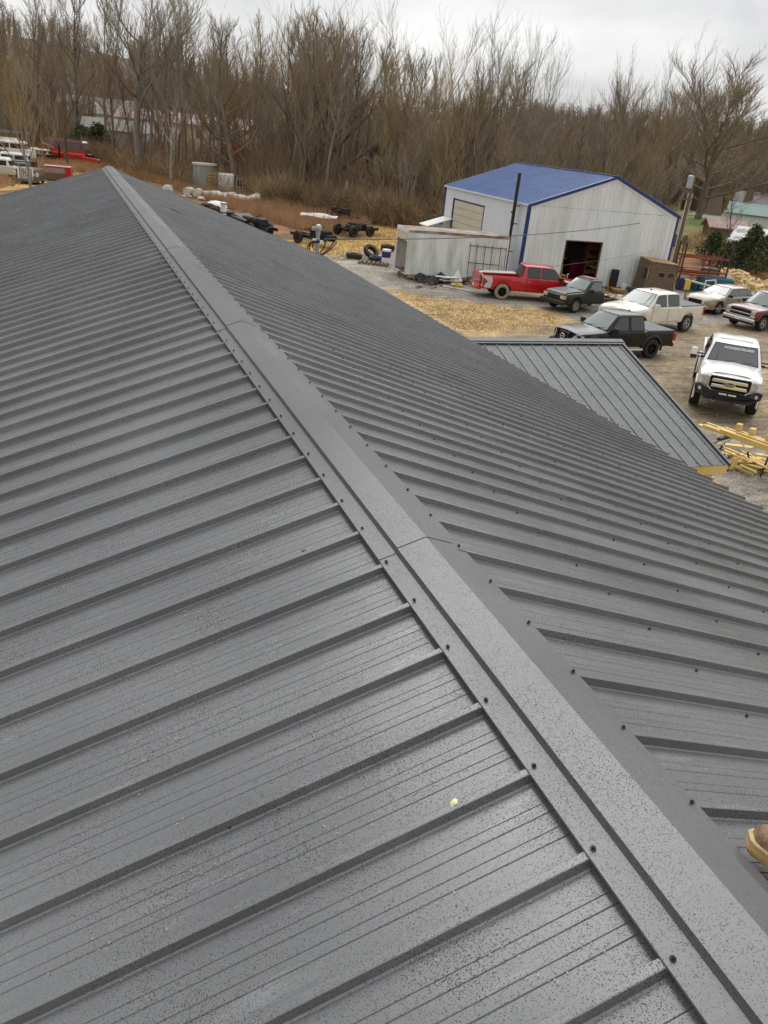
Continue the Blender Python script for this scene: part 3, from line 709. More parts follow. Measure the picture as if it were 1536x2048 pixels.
for x_, w_ in ((-.045, .0), (BW-.10, .0)): MB().box(x_, x_+.145, -.06, -.033, 0, BE-.14).build('corner_trim', 'blue_trim', shop)
MB().box(-.075, -.032, -.058, .10, 0, BE-.14).build('corner_trim', 'blue_trim', shop); MB().box(-.06, -.02, BL-.10, BL+.03, 0, BE-.1).build('corner_trim', 'blue_trim', shop)
MB().box(BW-.36, BW-.11, -.038, -.032, .0, BE-.25).build('corner_strip', 'white', shop)
MB().box(-.16, -.10, -.04, BL+.05, BE-.10, BE-.0).build('eave_trim', 'side_wall', shop); MB().box(BW+.10, BW+.16, -.04, BL+.05, BE-.10, BE).build('eave_trim', 'side_wall', shop)
# doorway
mb = MB(); mb.box(DX0-.05, DX0, -.036, .10, 0, DZ+.05); mb.box(DX1, DX1+.05, -.036, .10, 0, DZ+.05); mb.box(DX0, DX1, -.036, .10, DZ, DZ+.05); mb.build('door_frame', 'oldwood', shop)
MB().box(.05, BW-.05, .05, BL-.05, .015, .035).build('floor_slab', mat('concrete', (.22, .21, .19), .85, var=.2), shop)
MB().box(.034, BW-.034, .0, BL-.03, BE-.06, BE-.03).build('ceiling', 'interior', shop)
# overhead door on the left wall: eight sections and a navy jamb
for k in range(8):
    z0 = .06+k*(GZ1-.08)/8; mb = MB(); mb.box(-.0, .04, GY0+.03, GY1-.03, z0+.012, z0+(GZ1-.08)/8-.012); mb.box(-.012, 0, GY0+.15, GY1-.15, z0+.07, z0+(GZ1-.08)/8-.07); mb.build('door_section', 'cream', shop)
MB().box(-.05, .0, GY1-.03, GY1+.15, 0, GZ1+.10).build('door_jamb', 'blue_trim', shop); MB().box(-.03, .0, GY0-.04, GY0+.03, 0, GZ1+.05).build('door_jamb', 'blue_trim', shop); MB().box(-.035, .0, GY0-.04, GY1+.15, GZ1, GZ1+.07).build('door_head', 'blue_trim', shop)
MB().box(.05, .07, GY0, GY1, .05, GZ1).build('door_backing', 'cream', shop)
# stove pipe up the side wall
def to_w(x, y, z=0):
    c, s = math.cos(BTH), math.sin(BTH); return (BX+x*c-y*s, BY+x*s+y*c, z)
pipe = thing('stove_pipe', 'tall black stove pipe rising past the blue eave of the white shop', 'pipe', to_w(-.40, 1.1), BTH)
MB().lathe([(.085, .4), (.085, 3.2)], n=12).build('lower_length', 'black', pipe, smooth=40); MB().lathe([(.10, 3.2), (.10, 6.15), (.0, 6.16)], n=12).build('upper_length', 'black', pipe, smooth=40)
for z_ in (1.7, 2.6, 3.3, 4.3): MB().box(.06, .34, -.03, .03, z_, z_+.05).build('bracket', 'black', pipe); 
mb = MB(); mb.tube([(.02, .30, 3.95), (.02, .12, 3.95)], .07, 8); mb.build('elbow', 'black', pipe)
# things just visible through the doorway; the shelf's orange light is in its colour
def inside_thing(name, label, cat, x, y, boxes, m):
    mb = MB()
    for b_ in boxes: mb.box(*b_)
    return tag(mb.build(name, m, None, to_w(x, y), (0, 0, BTH)), label, cat)
inside_thing('tool_shelf', 'cluttered shelf of boxes and tins coloured as orange-lit inside the shop doorway', 'shelf', 5.75, 1.9, [(0, 1.6, 0, .4, z_, z_+.04) for z_ in (.5, 1.0, 1.5, 2.0, 2.5)]+[(random.uniform(0, 1.4), 0, .02, .3, 0, 0) for _ in ()]+[(a, a+.12, .02, .3, z_+.04, z_+.04+random.uniform(.1, .32)) for z_ in (.5, 1.0, 1.5, 2.0) for a in (0, .16, .33, .5, .66, .85, 1.0, 1.2, 1.38)]+[(0, .04, 0, .4, 0, 2.6), (1.56, 1.6, 0, .4, 0, 2.6)], mat('orange_light_shelf_goods', (.50, .22, .07), .7, col2=(.14, .05, .03), vscale=6))
inside_thing('work_chair', 'yellow-backed shop chair standing in the dark doorway', 'chair', 3.3, .9, [(0, .5, 0, .5, .45, .52), (0, .5, .46, .52, .52, 1.05), (0, .04, 0, .04, 0, .45), (.46, .5, 0, .04, 0, .45), (0, .04, .46, .5, 0, .45), (.46, .5, .46, .5, 0, .45)], 'yellow')
inside_thing('red_tool_chest', 'dark red tool chest against the left inside the shop', 'tool chest', 4.7, 2.0, [(0, 1.3, 0, .6, .1, 1.35), (.05, 1.25, -.03, 0, .2, .5), (.05, 1.25, -.03, 0, .55, .85), (.05, 1.25, -.03, 0, .9, 1.25)], 'maroon')
inside_thing('jack_stand', 'white jack stand on the shop floor behind the threshold', 'stand', 3.95, 1.0, [(0, .3, 0, .3, 0, .04), (.12, .18, .12, .18, .04, .5), (.08, .22, .08, .22, .5, .56)], 'white')
# lean box at the far left corner: pale porch beyond the container
t = thing('side_lean_to', 'low white-roofed lean-to between the container and the roller door', 'lean-to', to_w(-1.9, 10.9), BTH)
mb = MB(); mb.add([(0,0,1.9),(1.85,0,2.5),(1.85,1.6,2.5),(0,1.6,1.9),(0,0,1.84),(1.85,0,2.44),(1.85,1.6,2.44),(0,1.6,1.84)], [(0,1,2,3),(7,6,5,4),(0,4,5,1),(1,5,6,2),(2,6,7,3),(3,7,4,0)]); mb.build('roof', 'white', t)
for x_, y_ in ((.05, .05), (.05, 1.5)): MB().box(x_, x_+.08, y_, y_+.08, 0, 1.86).build('post', 'oldwood', t)
MB().box(.1, 1.8, 1.5, 1.55, 0, 1.9).build('wall', 'side_wall', t)

# ================================================================== THE OLD BOX BODY
CXX, CYY, CTH = 18.27, 43.90, R(-6)
box = thing('box_container', 'weathered white box body with a rusty roof, open at its left end, on timbers', 'container', (CXX, CYY, 0), CTH)
CL, CW, CZ0, CZ1 = 6.15, 2.44, .32, 2.72
for i in range(5):
    x0, x1 = i*CL/5, (i+1)*CL/5
    mb = MB(); mb.box(x0+.003, x1-.003, 0, .04, CZ0, CZ1-.12)
    mb.build('side_sheet', 'dirtywhite', box)
mb = MB(); mb.box(0, CL, -.012, 0, CZ1-.13, CZ1-.01); mb.build('top_rail', 'boxroof', box); MB().box(0, CL, -.015, .0, CZ0-.02, CZ0+.10).build('bottom_rail', 'dirtywhite', box)
MB().box(0, CL, CW-.04, CW, CZ0, CZ1-.02).build('far_side', 'dirtywhite', box); MB().box(CL-.04, CL, .04, CW-.04, CZ0, CZ1-.02).build('end_wall', 'dirtywhite', box)
nxr, nyr = 16, 6; mb = MB(); vs = []
for i in range(nxr+1):
    for j in range(nyr+1): vs.append((i*CL/nxr, -.01+j*(CW+.02)/nyr, CZ1+random.uniform(-.012, .02)-(.05 if 0 < j < nyr and i in (4, 5, 9) else 0)))
mb.add(vs, [(i*(nyr+1)+j, (i+1)*(nyr+1)+j, (i+1)*(nyr+1)+j+1, i*(nyr+1)+j+1) for i in range(nxr) for j in range(nyr)]); mb.box(0, CL, 0, CW, CZ1-.06, CZ1-.055); mb.build('roof_skin', 'boxroof', box)
MB().box(.05, CL, .05, CW-.05, CZ0-.02, CZ0+.02).build('floor', 'oldwood', box)
mb = MB(); mb.box(-.03, .05, -.01, .10, CZ0-.05, CZ1); mb.build('door_post', 'dirtywhite', box); MB().box(-.03, .05, CW-.10, CW+.01, CZ0-.2, CZ1).build('door_post', 'white', box); MB().box(-.03, .05, .10, CW-.10, CZ1-.20, CZ1).build('door_header', 'dirtywhite', box)
MB().box(.02, .04, .10, CW-.10, CZ1-.66, CZ1-.20).build('door_valance', 'cream', box)
for k in range(5):
    a = .15+k*1.4; MB().box(a, a+1.25, -.02, .18, .12, CZ0-.03).build('timber', 'pallet_timber', box)
def to_c(x, y, z=0):
    c, s = math.cos(CTH), math.sin(CTH); return (CXX+x*c-y*s, CYY+x*s+y*c, z)
# rusty rack leaning on the box
rk = thing('rusty_rack', 'rusty tube rack leaning on the side of the weathered box', 'rack', to_c(3.72, -.22), CTH)
for k, x_ in enumerate((0, .42, .92, 1.36, 1.9, 2.25)):
    MB().tube([(x_, 0, .15 if k < 4 else .7), (x_+.02, .14, 2.28-.03*k)], .018, 6).build('upright', 'rust', rk)
MB().tube([(-.03, .13, 2.12), (2.30, .13, 2.06)], .02, 6).build('rail', 'rust', rk); MB().tube([(-.03, .07, 1.18), (1.9, .07, 1.13)], .022, 6).build('rail', 'rust', rk)
# shovel in the mouth of the box
sh = thing('shovel', 'shovel with an orange-brown shaft propped in the open mouth of the box', 'shovel', to_c(-.22, .42), CTH)
MB().tube([(0, 0, .35), (.12, .10, 1.55)], .022, 6).build('shaft', mat('tool_shaft', (.42, .17, .08), .6), sh); mb = MB(); mb.add([(-.12, -.02, .38), (.12, .0, .38), (.13, -.02, .12), (0, -.05, 0.02), (-.13, -.04, .12), (0, .03, .2)], [(0,1,5),(1,2,5),(2,3,5),(3,4,5),(4,0,5),(4,3,2,1,0)]); mb.build('blade', 'oldwood', sh)

# ================================================================== VEHICLES
# local frame: nose towards +x, left side +y, ground z=0, origin midway along the body
def lerp(a, b2, t): return a+(b2-a)*t
def pw(pts, x):
    if x <= pts[0][0]: return pts[0][1]
    for (x0, v0), (x1, v1) in zip(pts, pts[1:]):
        if x <= x1: return lerp(v0, v1, (x-x0)/(x1-x0) if x1 > x0 else 1)
    return pts[-1][1]
def wheel(parent, x, y, r, w, rim, side, tyre='tyre', spokes=6):
    wh = bpy.data.objects.new('wheel', None); COL.objects.link(wh); wh.parent = parent; wh.location = (x, y, r); wh.rotation_euler = (0, 0, 0 if side > 0 else math.pi)
    h = w/2; ri = r*.60
    MB().lathe([(ri, -h), (r*.93, -h*1.0), (r, -h*.75), (r, h*.75), (r*.93, h), (ri*1.12, h*1.02), (ri, h*.86), (ri*.98, -h)], axis='y', n=28).build('tyre', tyre, wh, smooth=35)
    mb = MB(); mb.lathe([(ri, h*.9), (ri*.93, h*.93), (ri*.86, h*.5)], axis='y', n=24)
    mb.lathe([(ri*.93, -h*.2), (0, -h*.2)], axis='y', n=16)
    for k in range(spokes):
        a = 2*math.pi*k/spokes; wd = .62*math.pi/spokes
        def P(rr, da, yy): return (rr*math.cos(a+da), yy, rr*math.sin(a+da))
        i_, o_ = ri*.18, ri*.92
        mb.add([P(i_, -wd*1.3, h*.62), P(o_, -wd*.42, h*.80), P(o_, wd*.42, h*.80), P(i_, wd*1.3, h*.62), P(i_, -wd*1.3, h*.3), P(o_, -wd*.42, h*.4), P(o_, wd*.42, h*.4), P(i_, wd*1.3, h*.3)], [(0,1,2,3),(3,2,1,0),(0,4,5,1),(3,2,6,7),(1,5,6,2)])
    mb.lathe([(ri*.24, h*.5), (ri*.24, h*.74), (ri*.15, h*.8), (0, h*.8)], axis='y', n=12)
    mb.build('rim', rim, wh, smooth=35); return wh
def vehicle(name, label, cat, S, loc, heading, group=None):
    t = thing(name, label, cat, (loc[0], loc[1], 0), heading, group)
    L, W = S['L'], S['W']; x_r, x_f = -L/2, L/2; pm_ = S['paint']
    ax_r, ax_f = x_r+S['ro'], x_r+S['ro']+S['wb']; RT, TW = S['tr'], S['tw']
    AR = S.get('arch', RT*1.20); zc = RT*S.get('archz', 1.02)
    xs = {x_r, x_f}
    for xa in (ax_r, ax_f):
        for k in range(-8, 9): xs.add(xa+AR*math.sin(k/8*math.pi/2))
        xs.add(xa-AR-.02); xs.add(xa+AR+.02)
    for pr in (S['top'], S['sh'], S['half']):
        for x_, _ in pr: xs.add(x_)
    for k in range(14): xs.add(x_r+L*k/13)
    x_c = S.get('xcut', x_r); xs.add(x_c)
    xs = sorted(x_ for x_ in xs if x_c-1e-6 <= x_ <= x_f+1e-6)
    bed = S.get('bed')       # (x0, x1, floor z) open load bed
    def zbot(x_):
        z = pw(S['sill'], x_)
        for xa in (ax_r, ax_f):
            d_ = abs(x_-xa)
            if d_ < AR: z = max(z, zc+math.sqrt(AR*AR-d_*d_))
        return z
    def halfsec(x_, isbed):
        w = pw(S['half'], x_); zt = pw(S['top'], x_); zs = pw(S['sh'], x_); zb_ = min(zbot(x_), zs-.12)
        mid = lerp(zb_, zs, .55); crown = S.get('crown', .02)
        if isbed:
            return [(w-.03, zb_), (w, zb_+.05), (w+.012, mid), (w-.004, zs-.05), (w-.02, zs), (w-.10, zs), (w-.11, bed[2]), (0, bed[2])]
        return [(w-.03, zb_), (w, zb_+.05), (w+.012, mid), (w-.004, zs-.05), (w-.035, zs), (w-.20, lerp(zs, zt, .75)), (w*.5, zt), (0, zt+crown)]
    rings = []
    def ring(x_, isbed):
        h_ = halfsec(x_, isbed); return [(x_, y_, z_) for y_, z_ in h_]+[(x_, -y_, z_) for y_, z_ in h_[-2::-1]]
    for x_ in xs:
        if bed and abs(x_-bed[0]) < 1e-6: rings += [ring(x_, False), ring(x_+.001, True)]; continue
        inb = bed and bed[0] < x_ < bed[1]
        if bed and x_ >= bed[1] and rings and rings[-1] is not None and not S.get('_bd'):
            rings += [ring(bed[1], True), ring(bed[1]+.001, False)]; S['_bd'] = 1
            if x_-bed[1] < 1e-6: continue
        rings.append(ring(x_, inb))
    mb = MB(); mb.loft(rings, closed=False, cap=False)
    for k, rg in ((0, rings[0]), (-1, rings[-1])):
        mb.add(rg, [tuple(range(len(rg)))[::-1] if k else tuple(range(len(rg)))])
    mb.build('body', pm_, t, smooth=S.get('sharp', 32))
    zs0 = min(z for _, z in S['sh'])
    MB().box(x_c+.12, x_f-.15, -(W/2-TW-.10), W/2-TW-.10, S['sill'][0][1]-.02, zs0-.12).build('underbody', 'under', t)
    for xa in (ax_r, ax_f):
        if xa < x_c: continue
        for s_ in (1, -1):
            mb = MB()
            y0, y1 = sorted((s_*(W/2-.06), s_*(W/2-TW-.12)))
            pts = [(xa+AR*1.0*math.sin(a), zc+AR*1.0*math.cos(a)) for a in [math.pi*(k/10-.5) for k in range(11)]]
            n_ = len(pts); vs = [(x_, y0, z_) for x_, z_ in pts]+[(x_, y1, z_) for x_, z_ in pts]
            mb.add(vs, [(i, i+1, n_+i+1, n_+i) for i in range(n_-1)])
            mb.build('wheel_well', 'under', t)
    for xa, nm in ((ax_r, 'r'), (ax_f, 'f')):
        for s_ in (1, -1): wheel(t, xa, s_*(W/2-TW/2-S.get('inset', .015)), RT, TW, S['rim'], s_, S.get('tyre', 'tyre'), S.get('spokes', 6))
    # cab
    c = S['cab']; z0, z1 = c['z0'], c['z1']; wb_, wt = c['wb'], c['wt']; cv = c.get('curve', .10)
    def fr(y_, z_):   # windscreen surface
        tt = (z_-z0)/(z1-z0); return lerp(c['xf'], c['xft'], tt)-cv*(y_/lerp(wb_, wt, tt))**2
    def re(y_, z_):
        tt = (z_-z0)/(z1-z0); return lerp(c['xr'], c['xrt'], tt)+cv*.6*(y_/lerp(wb_, wt, tt))**2
    def sy(z_): return lerp(wb_, wt, (z_-z0)/(z1-z0))
    rings = []
    for z_, ins in ((z0-.02, 0), (z0+.3*(z1-z0), .0), (z0+.62*(z1-z0), .0), (z0+.9*(z1-z0), .0), (z1-.005, .035), (z1+.025, .16), (z1+.05, .5)):
        zz = min(z_, z1); w = sy(zz)-ins; r_ = []
        a0, a1 = fr(0, zz)-ins, re(0, zz)+ins
        if ins >= .5: w = w*.6; a0, a1 = lerp(a0, a1, .1), lerp(a1, a0, .1)
        for f_ in (-.93, -.6, 0, .6, .93): r_.append((a0-cv*f_*f_, f_*w, z_))
        r_ += [(a0-cv-.06, w, z_), (lerp(a0, a1, .35), w+.012, z_), (lerp(a0, a1, .7), w+.010, z_), (a1+cv*.6+.05, w, z_)]
        for f_ in (.93, .6, 0, -.6, -.93): r_.append((a1+cv*.6*f_*f_, f_*w, z_))
        r_ += [(a1+cv*.6+.05, -w, z_), (lerp(a0, a1, .7), -w-.010, z_), (lerp(a0, a1, .35), -w-.012, z_), (a0-cv-.06, -w, z_)]
        rings.append(r_)
    mb = MB(); mb.loft(rings, closed=True, cap=True); mb.build('cab', S.get('cabpaint', pm_), t, smooth=40)
    zlo, zhi = z0+.045, z1-.075
    def pane(name, fn, poly, m, seal=.028):
        mb = MB(); cx = sum(p[0] for p in poly)/len(poly); cy = sum(p[1] for p in poly)/len(poly)
        out = [fn(p[0]+math.copysign(seal, p[0]-cx), p[1]+math.copysign(seal, p[1]-cy), .016) for p in poly]
        mb.mat(1).poly(out); mb.mat(0).poly([fn(p[0], p[1], .021) for p in poly]); mb.build(name, [m, 'black'], t)
    def grid_pane(name, fn, y0b, y0t, zl, zh, m, seal=.03):
        mb = MB(); nseg = 6
        for mi_, e_, off in ((1, seal, .010), (0, 0, .017)):
            vs = []
            for zi, yy in ((zl-e_, y0b+e_), (zh+e_, y0t+e_)):
                for k in range(nseg+1): y_ = lerp(-yy, yy, k/nseg); vs.append(fn(y_, zi, off))
            mb.mat(mi_).add(vs, [(k, k+1, nseg+2+k, nseg+1+k) for k in range(nseg)])
        mb.build(name, [m, 'black'], t)
    nf = Vector((z1-z0, 0, c['xf']-c['xft'])).normalized(); nr_ = Vector((-(z1-z0), 0, -(c['xr']-c['xrt'])*1.0)); nr_ = Vector((-(z1-z0), 0, (c['xrt']-c['xr']))).normalized()
    grid_pane('windscreen', lambda y_, z_, o: (fr(y_, z_)+nf.x*o, y_, z_+nf.z*o), wb_*.86, wt*.86, z0+.05, z1-.05, S.get('screen', 'glass_light'))
    grid_pane('rear_window', lambda y_, z_, o: (re(y_, z_)+nr_.x*o, y_, z_+nr_.z*o), wb_*.80, wt*.80, z0+.07, z1-.07, S.get('rglass', 'glass_dark'))
    for s_ in (1, -1):
        fn = lambda x_, z_, o, s_=s_: (x_, s_*(sy(z_)+.012+o*.8-.006), z_)
        for poly in c['panes']:
            poly = [(x_, zlo if z_ == 0 else zhi if z_ == 1 else lerp(zlo, zhi, z_)) for x_, z_ in poly]
            if s_ < 0: poly = poly[::-1]
            pane('side_window', fn, poly, S.get('sglass', 'glass_dark'))
    # doors: thin skins with a shut line round them
    for x0, x1 in S.get('doors', []):
        for s_ in (1, -1):
            z_b = max(pw(S['sill'], x0), pw(S['sill'], x1))+.10; z_t = pw(S['sh'], x0)-.06; zm = lerp(z_b, z_t, .5)
            def sk(x_, z_, o):
                w = pw(S['half'], x_)+.012*(1-abs((z_-zm)/(z_t-z_b)*2)*.8); return (x_, s_*(w+o), z_)
            mb = MB()
            for mi_, e_, off in ((1, .014, .002), (0, 0, .007)):
                vs = [sk(lerp(x0-e_, x1+e_, k/3), z_, off) for z_ in (z_b-e_, zm, z_t+e_*.5) for k in range(4)]
                fs = [(r_*4+k, r_*4+k+1, (r_+1)*4+k+1, (r_+1)*4+k) for r_ in range(2) for k in range(3)]
                mb.mat(mi_).add(vs, fs)
            d_ = mb.build('door', [S.get('doorpaint', pm_), 'under'], t)
            w = pw(S['half'], x0); xh = x0+.14
            MB().box(xh-.085, xh+.085, *sorted((s_*(w+.010), s_*(w+.045))), z_t-.12, z_t-.085).build('handle', S.get('handle', pm_), d_)
    # mirrors
    mx = c['xf']-.42
    for s_ in (1, -1):
        w = sy(z0+.05); mb = MB(); sz = S.get('mirror', .11)
        mb.rbox(mx-.02, mx+.10, *sorted((s_*(w+.09), s_*(w+.12+sz*2))), z0-.02, z0+sz*1.7, .025); mb.box(mx+.02, mx+.07, *sorted((s_*(w-.03), s_*(w+.12))), z0+.03, z0+.08)
        mb.build('mirror', S.get('mirrorpaint', 'black'), t)
    # wipers
    for y_ in (-.35, .22):
        p0 = (fr(y_, z0+.03)+.03, y_, z0+.055); p1 = (fr(y_+.42, z0+.14)+.03, y_+.42, z0+.13); MB().tube([p0, p1], .010, 5).build('wiper', 'black', t)
    return t
def box_part(t, name, m, x0, x1, y0, y1, z0, z1, r_=.02):
    return MB().rbox(x0, x1, y0, y1, z0, z1, min(r_, (x1-x0)/2.2, (y1-y0)/2.2, (z1-z0)/1.2)).build(name, m, t)
def at_wheel(S, wheelpt, which, side, heading):
    """origin of a vehicle whose named wheel touches the ground at wheelpt"""
    xl = -S['L']/2+S['ro']+(S['wb'] if which == 'f' else 0); yl = side*(S['W']/2-S['tw']/2)
    c, s = math.cos(heading), math.sin(heading)
    return (wheelpt[0]-(xl*c-yl*s), wheelpt[1]-(xl*s+yl*c))
def flares(t, S, m, out=.05, wid=.09):
    x_r = -S['L']/2; AR = S.get('arch', S['tr']*1.2); zc = S['tr']*S.get('archz', 1.02)
    for xa in (x_r+S['ro'], x_r+S['ro']+S['wb']):
        for s_ in (1, -1):
            mb = MB(); n_ = 14; rings = []
            for k in range(n_+1):
                a = math.pi*(k/n_-.5)*1.12; c_, s2 = math.cos(a), math.sin(a); w = pw(S['half'], xa)
                rings.append([(xa+(AR-.01)*s2, s_*(w-.02), zc+(AR-.01)*c_), (xa+(AR-.005)*s2, s_*(w+out), zc+(AR-.005)*c_), (xa+(AR+wid*.6)*s2, s_*(w+out), zc+(AR+wid*.6)*c_), (xa+(AR+wid)*s2, s_*(w+.01), zc+(AR+wid)*c_)])
            if s_ < 0: rings = [r_[::-1] for r_ in rings]
            mb.loft(rings, closed=False, cap=False); mb.build('wheel_flare', m, t, smooth=30)

# ---- black crew-cab pickup with grey bed cover
S = dict(L=5.0, W=1.85, ro=1.10, wb=3.20, tr=.395, tw=.26, arch=.48, rim='black_rim', spokes=6, paint='blackp', inset=-.03,
         half=[(-2.61, .86), (-2.5, .905), (1.9, .905), (2.3, .86), (2.61, .70)], sill=[(-2.61, .50), (-1.9, .48), (2.1, .46), (2.61, .42)],
         sh=[(-2.61, 1.10), (-1.0, 1.10), (0.9, 1.10), (2.3, 1.02), (2.61, .92)], top=[(-2.61, 1.12), (.9, 1.15), (1.15, 1.16), (2.2, 1.09), (2.50, 1.02), (2.61, .93)], bed=(-2.53, -1.02, .62),
         cab=dict(z0=1.12, z1=1.74, wb=.85, wt=.66, xr=-1.00, xrt=-.90, xf=1.24, xft=.52, curve=.12,
                  panes=[[(.05, 0), (.92, 0), (.74, .42), (.50, .92), (.36, 1), (.05, 1)], [(-.78, 0), (-.16, 0), (-.10, .3), (-.10, 1), (-.70, 1), (-.78, .7)]]),
         doors=[(.02, 1.02), (-.88, -.08)], sglass='glass_dark', screen='glass_light')
hd = R(186); o_ = at_wheel(S, (22.70, 27.12), 'r', 1, hd)
t = vehicle('pickup_truck', 'black crew cab pickup with black wheels and grey bed cover, behind the porch roof', 'pickup truck', S, o_, hd); fr_t = t
box_part(t, 'bed_cover', 'tonneau', -2.56, -1.04, -.86, .86, 1.10, 1.145)
flares(t, S, 'black', .045, .10)
mb = MB(); mb.prism([(2.44, .62), (2.66, .60), (2.62, .94), (2.52, 1.00)], -.30, .30, 'y'); mb.build('grille', 'under', t)
for s_ in (1, -1):
    mb = MB(); mb.add([(2.66, s_*.30, .62), (2.68, s_*.24, .62), (2.60, s_*.50, .96), (2.58, s_*.57, .96), (2.60, s_*.30, .62), (2.5, s_*.55, .96)], [(0,1,2,3),(3,2,1,0),(0,3,5,4),(4,5,3,0)]); mb.build('grille_bar', 'black_rim', t)
    mb = MB(); pts = [(2.60, s_*.50, .80), (2.63, s_*.52, .66), (2.40, s_*.85, .68), (2.28, s_*.895, .80), (2.30, s_*.875, .95), (2.50, s_*.62, .95)]
    o2 = [(x_+.03, y_*1.03, z_+.01) for x_, y_, z_ in pts]; mb.loft([pts, o2], closed=True); mb.build('headlight', 'lamp_glass', t)
mb = MB(); mb.tube([(2.69, .13*math.cos(a), .79+.10*math.sin(a)) for a in [2*math.pi*k/16 for k in range(17)]], .014, 5, cap=False); mb.box(2.68, 2.70, -.14, .14, .775, .805); mb.build('badge', 'chrome', t)
box_part(t, 'front_bumper', 'blackp', 2.38, 2.74, -.82, .82, .36, .62, .08); box_part(t, 'rear_bumper', 'black', -2.72, -2.52, -.85, .85, .45, .62, .05)
for s_ in (1, -1): box_part(t, 'taillight', 'red_lens', -2.66, -2.45, *sorted((s_*.80, s_*.925)), .72, 1.06, .03)
box_part(t, 'tailgate', 'blackp', -2.66, -2.60, -.78, .78, .62, 1.10, .02); box_part(t, 'tow_hitch', 'black', -3.02, -2.72, -.05, .05, .40, .50, .02)
box_part(t, 'step_bar', 'chrome', -.85, 1.25, .88, 1.0, .36, .43, .02); box_part(t, 'step_bar', 'chrome', -.85, 1.25, -1.0, -.88, .36, .43, .02)
box_part(t, 'roof_antenna', 'black', -.62, -.54, -.03, .03, 1.785, 1.83, .015)

# ---- white crew-cab pickup behind it
S = dict(L=5.85, W=2.03, ro=1.20, wb=3.65, tr=.42, tw=.28, arch=.51, rim='alloy', spokes=6, paint='whitep', inset=.0,
         half=[(-2.92, .95), (-2.8, .995), (2.3, .995), (2.7, .93), (2.92, .80)], sill=[(-2.92, .56), (-2.2, .52), (2.4, .50), (2.92, .48)],
         sh=[(-2.92, 1.24), (-1.2, 1.24), (1.1, 1.24), (2.6, 1.14), (2.92, 1.05)], top=[(-2.92, 1.26), (1.1, 1.30), (1.45, 1.33), (2.5, 1.26), (2.82, 1.20), (2.92, 1.10)], bed=(-2.84, -1.08, .72),
         cab=dict(z0=1.27, z1=1.86, wb=.93, wt=.73, xr=-1.06, xrt=-.98, xf=1.52, xft=.76, curve=.12,
                  panes=[[(.14, 0), (1.12, 0), (.96, .40), (.72, .90), (.56, 1), (.14, 1)], [(-.84, 0), (-.02, 0), (-.02, 1), (-.78, 1), (-.84, .8)]]),
         doors=[(.06, 1.22), (-.96, -.02)], sglass='glass_dark', screen='glass_light', mirrorpaint='whitep', mirror=.12)
hd = R(195); o_ = at_wheel(S, (28.48, 31.91), 'r', 1, hd)
t = vehicle('pickup_truck', 'white crew cab pickup with alloy wheels and grey bed cover, behind the black pickup', 'pickup truck', S, o_, hd)
box_part(t, 'bed_cover', 'tonneau', -2.86, -1.10, -.95, .95, 1.245, 1.285)
for s_ in (1, -1):
    box_part(t, 'taillight', 'red_lens', -2.96, -2.78, *sorted((s_*.88, s_*1.008)), .82, 1.20, .03)
    mb = MB(); pts = [(2.93, s_*.56, .78), (2.94, s_*.60, .98), (2.72, s_*.93, 1.02), (2.66, s_*.945, .78)]; mb.loft([pts, [(x_+.03, y_*1.02, z_) for x_, y_, z_ in pts]], closed=True); mb.build('headlight', 'lamp_glass', t)
box_part(t, 'grille', 'chrome', 2.88, 2.97, -.55, .55, .72, 1.04, .02); box_part(t, 'front_bumper', 'chrome', 2.80, 3.04, -.92, .92, .46, .70, .06)
box_part(t, 'rear_bumper', 'chrome', -3.04, -2.88, -.95, .95, .52, .70, .04); box_part(t, 'tow_hitch', 'black', -3.28, -3.02, -.04, .04, .46, .54, .02); box_part(t, 'tailgate', 'whitep', -2.97, -2.91, -.86, .86, .74, 1.22, .02)
box_part(t, 'roof_antenna', 'black', .30, .40, -.03, .03, 1.905, 1.95, .015)
for s_ in (1, -1): box_part(t, 'mud_flap', 'black', -2.22, -2.19, *sorted((s_*.72, s_*.98)), .22, .52, .01)

# ---- red extended-cab pickup, tail towards the left
S = dict(L=5.98, W=1.99, ro=1.22, wb=3.64, tr=.40, tw=.25, arch=.49, rim='black_rim', spokes=7, paint='red', inset=.0,
         half=[(-2.99, .93), (-2.9, .97), (2.3, .975), (2.7, .92), (2.99, .74)], sill=[(-2.99, .52), (-2.2, .48), (2.4, .46), (2.99, .45)],
         sh=[(-2.99, 1.20), (-.9, 1.20), (1.3, 1.18), (2.6, 1.06), (2.99, .92)], top=[(-2.99, 1.22), (1.3, 1.24), (1.7, 1.24), (2.6, 1.12), (2.88, 1.03), (2.99, .93)], bed=(-2.90, -.78, .66),
         cab=dict(z0=1.20, z1=1.80, wb=.90, wt=.69, xr=-.76, xrt=-.58, xf=1.78, xft=1.00, curve=.12,
                  panes=[[(.36, 0), (1.42, 0), (1.26, .40), (1.00, .90), (.82, 1), (.36, 1)], [(-.44, 0), (.22, 0), (.22, 1), (-.36, 1), (-.44, .8)]]),
         doors=[(.30, 1.50), (-.50, .24)], sglass='glass_dark', screen='glass_grey', rglass='glass_dark', handle='chrome', tyre='tyre')
hd = R(-13); o_ = at_wheel(S, (21.90, 38.88), 'r', -1, hd)
t = vehicle('pickup_truck', 'red extended cab pickup with white primer patches at its tail, beside the weathered box', 'pickup truck', S, o_, hd)
for ch in list(t.children):
    if ch.name.startswith('wheel') and ch.type == 'EMPTY' and ch.location.x < 0 and ch.location.y < 0:
        for g_ in ch.children:
            if g_.name.startswith('tyre'): g_.data.materials[0] = M['dusty_tyre']
